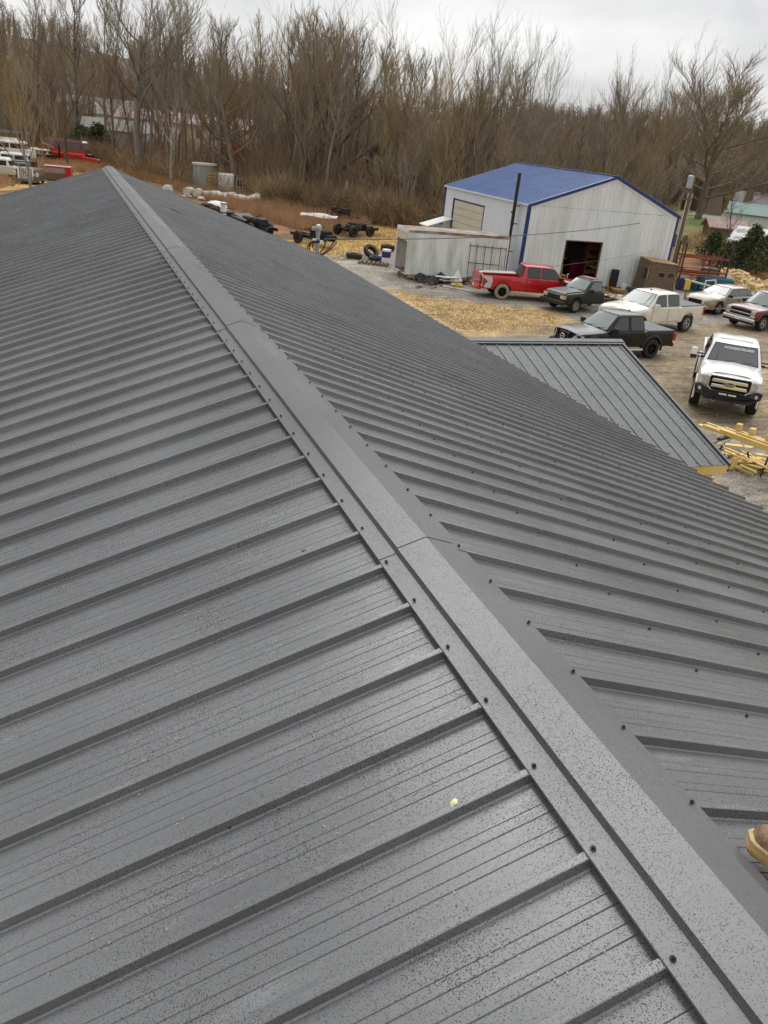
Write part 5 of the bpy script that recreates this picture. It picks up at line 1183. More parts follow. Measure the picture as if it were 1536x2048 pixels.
for i, (x_, y_, z_, w_, d_, h_, m_, lb) in enumerate([(.2, .2, 0, .9, .7, .75, 'navydrum', 'dark blue crate on the ground inside the red steel racking'), (1.3, .25, 0, .5, .5, .55, 'tealp', 'teal box on the ground in the middle bay of the racking'), (2.1, .15, 0, .8, .8, .9, 'black', 'black bin in the right bay of the steel racking'), (.4, .2, 1.14, 1.1, .6, .22, 'orange_steel', 'orange steel plate stack lying on the racking shelf'), (1.7, .2, 1.40, .9, .6, .14, 'greyhood', 'grey sheet stack on the racking shelf')]):
    tag(MB().rbox(0, w_, 0, d_, 0, h_, .04).build('crate', m_, None, rloc(x_, y_, z_), (0, 0, R(-18))), lb, 'crate')
x, y = gnd(1368, 598); t = thing('yellow_sign_board', 'small yellow board propped beside the white pickup bed', 'board', (x, y, 0), R(-20))
MB().box(-.18, .18, -.02, .02, .55, 1.15).build('board', 'yellow', t); MB().box(-.03, .03, -.03, .03, 0, .6).build('leg', 'oldwood', t)
x, y = gnd(1395, 590); mb = MB(); mb.tube([(-.9, 0, .9), (1.4, -.1, .55)], .06, 8); tag(mb.build('propped_pole', 'cream', None, (x-.2, y, 0), (0, 0, R(-20))), 'pale pole propped across scrap in front of the champagne saloon', 'pole')
# dark teal hulk behind the saloon
x, y = gnd(1424, 585); t = thing('teal_machine', 'dark teal machine housing with a white frame behind the champagne saloon', 'machine', (x, y, 0), R(-20))
MB().rbox(-1.1, 1.1, -.6, .6, .15, 1.05, .12).build('housing', 'tealp', t); MB().lathe([(.0, -.12), (.33, -.12), (.36, 0), (.33, .12), (0, .12)], c=(.7, -.66, .42), axis='y', n=16).build('wheel', 'tyre', t)
mb = MB(); mb.tube([(-.9, -.7, .1), (-.9, -.7, .8), (-.3, -.75, .9), (-.1, -.75, .2)], .06, 6); mb.build('white_frame', 'white', t)
# low scrap between the shop and the racking
x, y = gnd(1338, 560); t = thing('scrap_shelter', 'weathered plywood lean-to on posts behind the navy corner of the shop', 'shelter', (x+.4, y+2.0, 0), R(-10))
MB().box(-.1, 1.5, -.6, .9, 2.9, 2.98).build('roof_board', 'oldwood', t); MB().box(-.1, 1.5, .5, .55, 2.0, 2.9).build('back_board', 'osb', t); MB().box(-.1, 1.5, -.6, -.55, 2.3, 2.85).build('front_board', 'osb', t)
for x_ in (0, 1.35): MB().box(x_, x_+.1, -.5, -.4, 0, 2.9).build('post', 'oldwood', t)

# ---- utility pole, transformer, wires
px0, py0 = gnd(1340, 556); d_ = ray(1340, 556)
PXW, PYW = 40.42, 47.95
def solve_on_vertical(pyx, pyy):
    return height_to(PXW, PYW, pyy)
top_h = 7.25
t = thing('utility_pole', 'leaning brown utility pole with a pale transformer, behind the right corner of the shop', 'utility pole', (PXW, PYW, 0))
LEAN = .04
MB().tube([(0, 0, 0), (LEAN, 0, top_h)], [.17, .12], 12, cap=True).build('shaft', 'pole', t, smooth=40)
for s_ in (-.19, .17): MB().tube([(s_, -.05, 0), (s_+LEAN*.80, -.05, top_h*.80)], .035, 6).build('conduit', 'cream', t)
MB().lathe([(0, 6.10), (.18, 6.10), (.20, 6.17), (.20, 6.80), (.21, 6.86), (.08, 6.93), (0, 6.93)], c=(LEAN*.9-.32, -.1, 0), n=16).build('transformer', mat('transformer_grey', (.40, .45, .45), .5), t, smooth=40)
for z_ in (6.35, 6.75): MB().box(LEAN*.9-.2, LEAN*.9+.12, -.08, .04, z_, z_+.05).build('bracket', 'galv', t)
MB().box(LEAN*.76-.55, LEAN*.76+.15, -.14, -.06, 5.35, 5.45).build('crossarm', 'pole', t); MB().lathe([(0, 0), (.06, .02), (.06, .12), (0, .14)], c=(LEAN*.76-.33, -.1, 5.45), n=8).build('insulator', 'black', t)
def wire(name, label, a, b2, sag, r_=.016, n_=24, m='wire'):
    pts = [(lerp(a[0], b2[0], k/n_), lerp(a[1], b2[1], k/n_), lerp(a[2], b2[2], k/n_)-sag*4*(k/n_)*(1-k/n_)) for k in range(n_+1)]
    return tag(MB().tube(pts, r_, 5).build(name, m, None), label, 'cable')
def at_depth(px, py, dist):
    d = ray(px, py); t_ = dist/math.hypot(d[0], d[1]); return (float(d[0]*t_), float(d[1]*t_), float(CZ+d[2]*t_))
dm = math.hypot(MX, 27.3)
A_ = at_depth(648, 478, dm); B_ = at_depth(1362, 431, math.hypot(PXW, PYW)-.2)
wire('service_cable', 'twisted service cable running from the mast past the shop to the utility pole', A_, B_, .45, .018)
C_ = at_depth(1560, 378, 75); wire('overhead_line', 'overhead line from the pole out past the right edge of the yard', B_, C_, .5, .02, m='wire')
wire('house_wire', 'thin wire crossing the white shop front to the pole', at_depth(1092, 534, 34.0), at_depth(1345, 493, math.hypot(PXW, PYW)-.2), .12, .007)
wire('high_line', 'thin overhead wire behind the pole, upper right', at_depth(1376, 387, 61), at_depth(1000, 330, 95), .8, .012)
wire('far_line', 'faint overhead wire at the far right over the grey house', at_depth(1400, 372, 70), at_depth(1580, 415, 90), .5, .012)

# ---- lumber on sawhorses and the offcut heap
sx_, sy_ = gnd(1476, 905)
BA = np.array([*gnd(1396, 846, .86)]); BB = np.array([*gnd(1560, 905, .86)])
dirv = (BB-BA)/np.linalg.norm(BB-BA); bang = math.atan2(dirv[1], dirv[0]); nrm = np.array([-dirv[1], dirv[0]])
print('lumber', BA, BB, np.linalg.norm(BB-BA))
def boardmesh(L_, w=.089, h=.038): return MB().box(0, L_, -w/2, w/2, 0, h).mesh('board', 'wood')
def on_line(s_, off): p_ = BA+dirv*s_+nrm*off; return float(p_[0]), float(p_[1])
def sawhorse(s_, which):
    x_, y_ = on_line(s_, .14); t = thing('sawhorse', which, 'sawhorse', (x_, y_, 0), bang+R(90))
    MB().box(-.55, .55, -.045, .045, .72, .80).build('beam', 'black', t)
    for a in (-.42, .42):
        for s2 in (1, -1):
            l_ = MB().tube([(a, 0, .74), (a+.10*math.copysign(1, a), s2*.36, .34)], .022, 6).build('leg', 'alloy', t); MB().tube([(a+.10*math.copysign(1, a), s2*.36, .36), (a+.16*math.copysign(1, a), s2*.52, 0)], .030, 6).build('leg_foot', 'black', l_)
sawhorse(.95, 'folding sawhorse under the left end of the lumber stack'); sawhorse(3.4, 'folding sawhorse under the right end of the lumber stack')
lumber = 'pine boards laid on the sawhorses'
lay_ = [(0, 0, 3.9), (.10, .10, 4.2), (.35, .20, 3.9), (.05, .30, 4.1), (.45, .39, 3.9)]
for k, (s0, off, L_) in enumerate(lay_):
    for lv in range(4):
        s1 = s0+(.0, .12, .65, 1.0)[lv]+random.uniform(-.1, .1); x_, y_ = on_line(s1, off-.02+.015*lv+random.uniform(-.01, .01))
        if lv == 3 and k in (0, 4): continue
        tag(link('board', boardmesh(L_-.2*lv), None, (x_, y_, .80+.040*lv), (0, 0, bang+random.uniform(-.012, .012))), 'pine board in the stack across the two sawhorses', 'board', lumber)
for k, s1 in enumerate((1.75, 2.3, 2.85)):
    x_, y_ = on_line((1.02, 1.42, 1.92)[k], .36); tag(MB().rbox(-.07, .07, -.10, .10, 0, .16, .008).build('wood_block', 'wood', None, (x_, y_, .965), (0, 0, bang+.2)), ('leftmost', 'middle', 'rightmost')[k]+' of three short pine blocks standing on the lumber stack', 'wood block', 'pine blocks on the lumber stack')
for i in range(46):
    px_, py_ = random.gauss(1486, 22), random.gauss(926, 7)
    if i > 36: px_, py_ = random.uniform(1420, 1450), random.uniform(880, 915)
    x_, y_ = gnd(px_, py_); L_ = random.uniform(.3, .95); a = bang+random.choice((0, 0, 0, .9))+random.gauss(0, .16)
    o = tag(link('board', boardmesh(L_, random.choice((.089, .089, .14)), .038), None, (x_, y_, .02+abs(random.gauss(0, .10))), (random.uniform(-.1, .1), random.uniform(-.05, .05), a)), 'pine offcut in the heap on the ground below the sawhorses', 'offcut', 'pine offcuts heaped below the sawhorses')
x_, y_ = gnd(1462, 938); tag(MB().box(-.12, .12, -.05, .05, 0, .34).build('wood_block', 'wood', None, (x_, y_, 0), (0, .2, .3)), 'stub of thick pine standing beside the porch corner', 'wood block')
x0, y0 = gnd(1520, 955); mb = MB(); mb.tube([(0, 0, .02), (.35, .25, .45)], .025, 6); mb.tube([(0.05, .3, .02), (.5, .0, .42)], .022, 6); tag(mb.build('black_stand', 'black', None, (x0, y0, 0)), 'black folding stand leg at the right edge near the offcuts', 'stand')

# ---- the boot at the lower right
bo = thing('work_boot', 'scuffed brown leather work boot with a tan sole, toe coming in at the lower right', 'boot', (0, 0, 0))
TOE = np.array([1.585, 1.06]); bdir = R(-42)          # heel direction
def bz(x_): return RZ-(x_-RX)*TP+.002
prof_ = [(0.0, .020), (.012, .036), (.035, .046), (.08, .052), (.13, .051), (.18, .042), (.23, .037), (.27, .036), (.295, .028), (.305, .01)]
ringp = [(a, w) for a, w in prof_]+[(a, -w) for a, w in prof_[::-1]]
def bring(z_, grow=0, toe=0): return [((a-.15)*(1+grow)+.15+toe, w*(1+grow*2.2), z_) for a, w in ringp]
mb = MB(); mb.loft([bring(0, -.02), bring(.006, .01), bring(.024, .012), bring(.027, .0)]); mb.build('sole', 'sole', bo, smooth=35)
mb = MB(); mb.loft([bring(.027, .035), bring(.033, .045), bring(.036, .03)]); mb.build('welt', 'welt', bo, smooth=35)
def up(z_, a0, wsc, a1=.30): return [(lerp(a0, a1, a/.305), w*wsc, z_) for a, w in ringp]
mb = MB(); mb.loft([up(.036, .004, .98), up(.048, .004, 1.0), up(.062, .010, .96), up(.076, .028, .84), up(.086, .055, .66), up(.094, .095, .62), up(.110, .125, .64), up(.14, .155, .68), up(.18, .17, .74), up(.24, .165, .82, .305), up(.25, .165, .80, .305)]); mb.build('upper', 'leather', bo, smooth=60)
mb = MB(); mb.tube([(.075+.02*math.cos(a), .036*math.sin(a), .086-.012*abs(math.sin(a))-.004*math.cos(a)) for a in [math.pi*(.5+k/14) for k in range(15)]], .0035, 6); mb.build('toe_stitching', 'welt', bo, smooth=60)
for k in range(5):
    mb = MB(); mb.tube([(.118+.012*k, -.022, .100+.020*k), (.112+.012*k, 0, .108+.020*k), (.118+.012*k, .022, .100+.020*k)], .0028, 5); mb.build('lace', 'welt', bo)
# lay it on the slope, heel away to the right and towards the camera
hd_ = bdir; X = Vector((math.cos(hd_), math.sin(hd_), -math.cos(hd_)*TP)).normalized(); Zs = Vector((SPI, 0, CP)); X = (X-Zs*X.dot(Zs)).normalized(); Y = Zs.cross(X)
bo.matrix_world = Matrix.Translation((TOE[0], TOE[1], bz(TOE[0])+.004)) @ Matrix((X, Y, Zs)).transposed().to_4x4()
bo.scale = (1.05,)*3

# ================================================================== THE SALVAGE FIELD BEHIND
def chassis(label, px0, py0, px1, py1, tyres=((.2, 1), (.75, 1)), z=.45, m='black', rust='rust', stuff_=3, wr=.42, cab=False, sd=0):
    a, b2 = gnd(px0, py0), gnd(px1, py1); L_ = math.hypot(b2[0]-a[0], b2[1]-a[1]); ang = math.atan2(b2[1]-a[1], b2[0]-a[0]); rr = random.Random(sd)
    t = thing('stripped_chassis', label, 'vehicle chassis', (a[0], a[1], 0), ang)
    for s_ in (-.42, .42): MB().box(0, L_, s_-.05, s_+.05, z, z+.22).build('frame_rail', m, t)
    for k in range(4): MB().box(L_*(k+.3)/4, L_*(k+.3)/4+.12, -.4, .4, z+.04, z+.18).build('cross_member', m, t)
    for f_, both in tyres:
        MB().tube([(L_*f_, -.85, wr), (L_*f_, .85, wr)], .07, 6).build('axle', rust, t)
        for s_ in (-1, 1): wheel(t, L_*f_, s_*.85, wr, .26, rust, s_, 'tyre', 5)
    for k in range(stuff_):
        x_ = rr.uniform(.1, .8)*L_; w_ = rr.uniform(.3, .8); mb = MB()
        mb.rbox(x_, x_+w_*1.5, -.4, .4, z+.2, z+.2+rr.uniform(.25, .6), .08); mb.build(rr.choice(('engine', 'tank', 'bracket')), rr.choice((m, 'under', rust)), t)
    for k in range(3): 
        x_ = rr.uniform(0, .6)*L_; MB().tube([(x_, -.5, z+.5), (x_+L_*.35, -.3, z+.6+rr.uniform(-.2, .4))], .035, 5).build('strut', rr.choice((m, rust)), t)
    if cab:
        x_ = L_*.0; mb = MB(); mb.loft([[(x_, -.8, z+.2), (x_+1.7, -.8, z+.2), (x_+1.7, .8, z+.2), (x_, .8, z+.2)], [(x_, -.8, z+.6), (x_+1.7, -.8, z+.45), (x_+1.7, .8, z+.45), (x_, .8, z+.6)], [(x_+.1, -.6, z+.75), (x_+.9, -.6, z+.6), (x_+1.0, .7, z+.55), (x_+.2, .7, z+.8)]]); mb.build('cab', m, t)
    return t
chassis('black stripped truck front with a bumper, closest junk beyond the roof edge', 478, 462, 545, 478, ((.22, 1), (.62, 1)), .5, 'black', 'rust', 4, .45, True, 1)
chassis('black bare chassis beside the pipe mast, pointing right', 590, 480, 660, 497, ((.35, 1),), .4, 'black', 'rust', 3, .42, False, 2)
chassis('heap of dark axles with a frame near the yellow straw track', 682, 472, 748, 470, ((.12, 1), (.62, 1)), .4, 'black', 'rust', 2, .42, False, 3)
chassis('rusty frame with struts behind the big leaning tyre', 660, 440, 712, 452, ((.4, 1),), .5, 'rust', 'rust', 3, .4, False, 4)
chassis('low dark chassis with white parts just over the roof edge', 405, 432, 480, 462, ((.3, 1),), .5, 'black', 'rust', 3, .4, False, 6)
x, y = gnd(703, 470); tyre_thing('big grey-rimmed tyre standing among the dark axles', x, y-.4, .62, .64, .42, (0, 0, R(20)), 'tyres in the salvage field')
mb = MB(); mb.lathe([(.34, -.05), (.26, -.02), (.24, .05), (0, .06)], axis='y', n=18); tag(mb.build('wheel_rim', 'alloy', None, (x-.1, y-.66, .62), (0, 0, R(20)), smooth=40), 'pale round wheel rim in the big tyre of the salvage field', 'rim')
x, y = gnd(655, 418); t = thing('black_hulk', 'black wheel-less pickup hulk at the foot of the wood, behind the weeds', 'vehicle hulk', (x, y, 0), R(-12))
mb = MB(); mb.loft([[(-2.0, -.85, .4), (2.0, -.85, .4), (2.0, .85, .4), (-2.0, .85, .4)], [(-2.0, -.9, 1.1), (2.1, -.9, 1.1), (2.1, .9, 1.1), (-2.0, .9, 1.1)]]); mb.build('body', 'blackp', t); mb = MB(); mb.loft([[(-.6, -.8, 1.1), (1.2, -.8, 1.1), (1.2, .8, 1.1), (-.6, .8, 1.1)], [(-.3, -.65, 1.7), (.8, -.65, 1.7), (.8, .65, 1.7), (-.3, .65, 1.7)]]); mb.build('cab', 'blackp', t)
for k in range(3): MB().box(-.4+k*.45, -.15+k*.45, -.5, .3, 1.71, 1.78).build('roof_lamp', 'lamp_glass', t)
mb = MB(); x, y = gnd(637, 447); 
tag(MB().add(*bent_sheet(3.2, .6, .25, amp=.06, sd=4)).build('white_rail', 'white', None, (x, y, .5), (0, 0, R(-30))), 'long white toothed panel lying in the weeds', 'panel')
x, y = gnd(649, 418); tag(MB().tube([(0, 0, 0), (.25, 0, 3.2)], .05, 6).build('marker_post', 'cream', None, (x, y-6, 0)), 'thin pale post standing in the weeds left of the black hulk', 'post')
x, y = gnd(842, 452); tyre_thing('dark tyre standing in the junk behind the box body, left', x, y, .5, .5, .35, (0, 0, .5), 'tyres behind the box body')
x, y = gnd(864, 455); tyre_thing('dark tyre with a pale hub in the junk behind the box body, right', x, y, .5, .5, .35, (0, 0, .2), 'tyres behind the box body')
x, y = gnd(820, 447); t = thing('board_stack', 'crooked stack of weathered boards behind the box body', 'stack', (x, y, 0), .3)
for k in range(7): MB().box(-.9+random.uniform(-.15, .15), .7+random.uniform(-.1, .1), -.4, .4, .25*k, .25*k+.12).build('board', 'oldwood' if k < 4 else 'greytank', t)
x, y = gnd(872, 440); t = thing('orange_tractor_scrap', 'orange and rust coloured implement with bent hoops behind the box body', 'implement', (x, y, 0), .2)
MB().rbox(-1.3, 1.4, -.5, .5, .3, .9, .1).build('frame', 'rust', t)
for k in range(3): MB().tube([(-.9+k*.8+.4*math.cos(a), 0, .9+.55*math.sin(a)) for a in [math.pi*j/8 for j in range(9)]], .05, 6).build('hoop', 'orange_steel' if k != 1 else 'yellow', t)
x, y = gnd(786, 434); mb = MB(); mb.loft([[(1.1*math.cos(a), .8*math.sin(a), 0) for a in [2*math.pi*k/10 for k in range(10)]], [(.7*math.cos(a)-.1, .5*math.sin(a), .8) for a in [2*math.pi*k/10 for k in range(10)]], [(.2*math.cos(a), .2*math.sin(a), 1.15) for a in [2*math.pi*k/10 for k in range(10)]]]); tag(mb.build('black_heap', 'black', None, (x, y, 0)), 'black sheeted heap at the foot of the sycamore', 'heap')

# tanks and drums in a line across the weeds
x, y = gnd(409, 381); t = thing('grey_tank', 'large grey cylindrical tank with a pale lid and slatted crate against it', 'tank', (x, y, 0))
MB().lathe([(1.25, 0), (1.22, 2.6), (0, 2.62)], n=24).build('shell', 'greytank', t, smooth=40); MB().lathe([(1.35, 2.6), (1.35, 2.78), (0, 2.85)], n=24).build('lid', 'cream', t, smooth=40)
for k in range(6): MB().box(.1, 1.5, -1.6, -1.5, .1+k*.33, .34+k*.33).build('slat', mat('ochre_slats', (.50, .34, .12), .8) if k == 0 and 'ochre_slats' not in bpy.data.materials else bpy.data.materials['ochre_slats'], t)
def ibc(label, px, py, m='white', w=1.15, h=1.25):
    x, y = gnd(px, py); t = thing('caged_tank', label, 'tank', (x, y, 0), R(-14)); MB().rbox(-w/2, w/2, -w/2, w/2, .12, h, .1).build('tank', m, t)
    mb = MB()
    for k in range(6):
        q = -w/2+k*w/5
        for s_ in (-1, 1): mb.box(q-.01, q+.01, s_*(w/2+.02)-.01, s_*(w/2+.02)+.01, .12, h); mb.box(s_*(w/2+.02)-.01, s_*(w/2+.02)+.01, q-.01, q+.01, .12, h)
    for z_ in (.3, .6, .9):
        for s_ in (-1, 1): mb.box(-w/2, w/2, s_*(w/2+.03)-.01, s_*(w/2+.03)+.01, z_, z_+.02)
    mb.build('cage', 'white', t); MB().box(-w/2, w/2, -w/2, w/2, 0, .10).build('pallet', 'oldwood', t); return t
ibc('white caged tank beside the grey cylindrical tank', 452, 389, 'white', 1.5, 2.1); ibc('dark rust-brown caged tank right of the white one', 488, 392, 'rust', 1.5, 1.7); ibc('small white caged tank behind the fallen drums', 531, 394, 'white', 1.35, 1.7)
def drum(label, px, py, m, r_, L_, rot, z=None):
    x, y = gnd(px, py); mb = MB(); mb.lathe([(0, -L_/2), (r_*.9, -L_/2), (r_, -L_*.46), (r_, -.05), (r_*1.03, 0), (r_, .05), (r_, L_*.46), (r_*.9, L_/2), (0, L_/2)], n=16, axis='x')
    return tag(mb.build('drum', m, None, (x, y, z if z else r_), rot, smooth=40), label, 'drum', 'drums lying in the weeds')
DG = [(378, 392, .42, 1.0, 1.2, 'leftmost off-white drum in the weeds below the grey tank'), (396, 396, .45, .9, 1.35, 'second off-white drum from the left below the grey tank'), (417, 398, .38, 1.0, .5, 'narrow drum lying below the slatted crate'), (430, 401, .45, 1.1, .9, 'off-white drum below the white caged tank, left of the pair'), (443, 403, .42, 1.0, .3, 'off-white drum with a brown end below the white caged tank'), (461, 402, .42, 1.1, 1.0, 'off-white drum between the white and the brown caged tanks'), (478, 405, .38, 1.1, .2, 'white drum lying lengthwise below the brown caged tank'), (490, 408, .38, 1.2, 0., 'white drum lying lengthwise, nearest the dark gap'), (507, 408, .45, 1.4, .5, 'tilted white drum left of the small caged tank'), (519, 402, .45, 1.3, .7, 'white drum leaning on the small caged tank'), (549, 404, .5, 1.5, .8, 'big white drum leaning right of the small caged tank'), (556, 412, .4, 1.0, .1, 'white drum lying below the big leaning one'), (566, 414, .42, 1.1, 1.4, 'rightmost cream drum of the line in the weeds')]
for px_, py_, r_, L_, a, lb in DG: drum(lb, px_, py_, 'drum', r_, L_, (0, -.35 if 'lean' in lb or 'tilt' in lb else 0, a-.3))
x, y = gnd(322, 392); t = thing('white_truck_bonnet', 'white truck bonnet and cab corner just above the roof edge', 'vehicle hulk', (x, y, 0), R(-25))
mb = MB(); mb.loft([[(-1.6, -.8, .7), (-1.6, .8, .7), (-1.6, .8, 1.0), (-1.6, -.8, 1.0)], [(.4, -.9, .6), (.4, .9, .6), (.4, .9, 1.25), (.4, -.9, 1.25)]]); mb.build('bonnet', 'white', t)
mb = MB(); mb.loft([[(.3, -.9, .5), (1.7, -.9, .5), (1.7, .9, .5), (.3, .9, .5)], [(.4, -.85, 1.3), (1.7, -.85, 1.3), (1.7, .85, 1.3), (.4, .85, 1.3)], [(.7, -.7, 2.1), (1.5, -.7, 2.1), (1.5, .7, 2.1), (.7, .7, 2.1)]]); mb.build('cab', 'tarp', t); t.scale = (.62, .62, .5)
x, y = gnd(432, 428); mb = MB(); mb.lathe([(1.0, 0), (.9, .35), (.5, .6), (0, .68)], n=16); tag(mb.build('white_wing', 'white', None, (x, y, .4), smooth=50), 'rounded white wing panel lying at the roof edge left of the pale post', 'wing')

# small scrap strewn along the line of drums, too jumbled to count
for nm, n_, m_ in (('pale_scrap', 70, 'drum'), ('dark_scrap', 80, 'rust')):
    mb = MB()
    for _ in range(n_):
        f = random.random(); px_ = lerp(375, 720, f)+random.gauss(0, 6); py_ = pw([(375, 392), (470, 402), (560, 412), (640, 438), (720, 455)], px_)+random.gauss(0, 5)
        x, y = gnd(px_, py_); s_ = random.uniform(.12, .38); a = random.random()*6.28; q = Matrix.Translation((x, y, s_*.5)) @ Matrix.Rotation(a, 4, 'Z') @ Matrix.Rotation(random.uniform(-.6, .6), 4, 'X')
        mb.box(-s_, s_, -s_*.5, s_*.5, -s_*.35, s_*.35, q)
    tag(mb.build(nm, m_), kind='stuff')
# red fire-truck cab and other hulks on the left
def hulk(name, label, px, py, L_, W_, H_, rz, m, roofm=None, parts=(), cat='vehicle hulk', z=.3, hood=0.0):
    x, y = gnd(px, py); t = thing(name, label, cat, (x, y, 0), rz)
    mb = MB(); mb.loft([[(-L_/2, -W_/2, z), (L_/2, -W_/2, z), (L_/2, W_/2, z), (-L_/2, W_/2, z)], [(-L_/2, -W_/2, H_*.55), (L_/2, -W_/2, H_*.55), (L_/2, W_/2, H_*.55), (-L_/2, W_/2, H_*.55)]]); mb.build('body', m, t)
    x1 = L_/2-hood; mb = MB(); mb.loft([[(-L_/2, -W_/2, H_*.55), (x1, -W_/2, H_*.55), (x1, W_/2, H_*.55), (-L_/2, W_/2, H_*.55)], [(-L_/2+.1, -W_/2+.08, H_*.92), (x1-.25, -W_/2+.08, H_*.92), (x1-.25, W_/2-.08, H_*.92), (-L_/2+.1, W_/2-.08, H_*.92)], [(-L_/2+.3, -W_/2+.3, H_), (x1-.5, -W_/2+.3, H_), (x1-.5, W_/2-.3, H_), (-L_/2+.3, W_/2-.3, H_)]]); mb.build('cab', roofm or m, t)
    t.scale = (.85,)*3
    if cat == 'vehicle hulk' and H_ > 1.3 and name != 'box_van_body' and name != 'fire_truck':
        z0, z1 = H_*.60, H_*.86
        for k in range(2):
            a = -L_/2+.35+k*(L_-hood-.5)/2; MB().box(a, a+(L_-hood-.9)/2, -W_/2-.01, -W_/2+.12, z0, z1).build('side_window', 'glass_dark', t)
        MB().box(x1-.20, x1+.01, -W_/2+.25, W_/2-.25, z0, z1).build('windscreen', 'glass_dark', t)
        for x_ in (-L_*.30, L_*.30):
            for s_ in (-1, 1): wheel(t, x_, s_*(W_/2-.12), .32, .2, 'rust', s_, 'tyre', 5)
    return t
t = hulk('fire_truck', 'red fire truck cab with an orange stripe, stranded at the edge of the wood', 135, 322, 6.8, 2.5, 3.4, R(-22), 'red', 'maroon')
MB().box(-3.42, 3.42, -1.265, -1.251, 1.25, 1.45).build('stripe', mat('orange_stripe', (.70, .22, .04), .5), t)
for x0, x1 in ((.1, 1.3), (1.6, 2.7)): MB().box(x0, x1, -1.262, -1.20, 2.05, 2.85).build('side_window', 'glass_grey', t)
MB().box(3.22, 3.36, -1.0, 1.0, 2.0, 2.85).build('windscreen', 'glass_light', t); MB().box(-.9, -.6, -1.27, -1.25, .4, 3.0).build('door_gap', 'under', t)
for x_ in (-2.2, 2.0):
    for s_ in (-1, 1): wheel(t, x_, s_*1.1, .5, .3, 'rust', s_, 'tyre', 5)
MB().rbox(3.3, 4.0, -1.1, 1.1, .4, 1.5, .15).build('front_end', 'black', t); mb = MB(); mb.add(*bent_sheet(2.2, .1, .5, amp=.05, sd=8)); mb.build('torn_side_skin', 'cream', t, (-2.4, -1.34, 2.2), (R(60), .3, 0))
t.scale = (.84, .84, .80)
x, y = gnd(182, 328); tag(MB().rbox(-1.2, 1.2, -.5, .5, .1, .8, .1).build('red_scrap', 'red', None, (x, y, 0), (0, .1, -.4)), 'low red scrap lying right of the fire truck cab', 'scrap')
t = hulk('box_van_body', 'red and grey box van body with a pink roof, just above the roof edge', 118, 361, 3.0, 1.9, 1.6, R(-8), 'osb', 'redroof', z=.1)
MB().box(1.51, 1.56, -.95, .95, .2, 1.35).build('red_end', 'red', t); MB().box(-1.5, 1.52, -.96, .96, 1.57, 1.64).build('roof_sheet', mat('pink_sheet', (.62, .32, .32), .5), t); MB().box(.9, 1.57, -.975, -.955, .2, 1.5).build('red_corner', 'red', t)
t = hulk('truck_front', 'white-grilled old truck front facing the camera behind the roof edge', 62, 366, 3.2, 2.3, 1.6, R(-105), 'greyhood', 'oldwood')
MB().box(1.60, 1.70, -.85, .85, .5, 1.75).build('grille_frame', 'white', t)
for k in range(7): MB().box(1.70, 1.74, -.62+k*.2, -.55+k*.2, .55, 1.6).build('grille_bar', 'black', t)
MB().box(1.6, 1.95, -1.45, 1.45, .30, .52).build('bumper', 'oldwood', t)
for s_ in (-1, 1): MB().lathe([(0, .1), (.2, .1), (.22, 0)], c=(1.6, s_*1.2, 1.0), axis='x', n=12).build('headlight', 'lamp_glass', t)
hulk('white_van', 'white delivery van nose with a dark windscreen among the hulks, left edge', 34, 318, 5.2, 2.2, 2.6, R(-20), 'white', 'white', hood=1.0)
hulk('cream_van', 'cream van at the far left edge in the dry grass', 4, 352, 4.2, 2.1, 2.1, R(-15), 'cream', 'white', hood=.8)
hulk('blue_truck', 'faded blue truck body behind the white van', 30, 298, 6.0, 2.3, 3.0, R(-8), mat('faded_blue', (.13, .22, .33), .5), bpy.data.materials['faded_blue'])
hulk('cream_truck', 'long cream truck body at the left edge behind the white van', -6, 308, 7.0, 2.4, 2.6, R(-10), 'cream', 'cream')
hulk('red_white_van', 'red van with a white roof in the left salvage row', 38, 338, 4.4, 2.0, 2.0, R(-8), 'rust', 'white', hood=.7)
hulk('teal_car', 'dark teal car roof low in the dry grass, left', 48, 348, 3.6, 1.8, 1.35, R(-12), 'tealp', 'tealp', hood=1.0)
hulk('dark_red_hulk', 'dark red hulk at the left edge above the cream van', -2, 330, 3.2, 2.0, 2.0, R(-5), 'rust', 'rust')
hulk('yellow_machine', 'small yellow machine behind the slender tree at left', 72, 318, 1.6, 1.2, 1.7, R(5), 'yellow', 'yellow')
hulk('dark_wagon', 'dark car with a cream roof edge left of the fire truck', 90, 320, 4.2, 1.8, 1.6, R(-15), 'blackp', 'cream', hood=1.2)

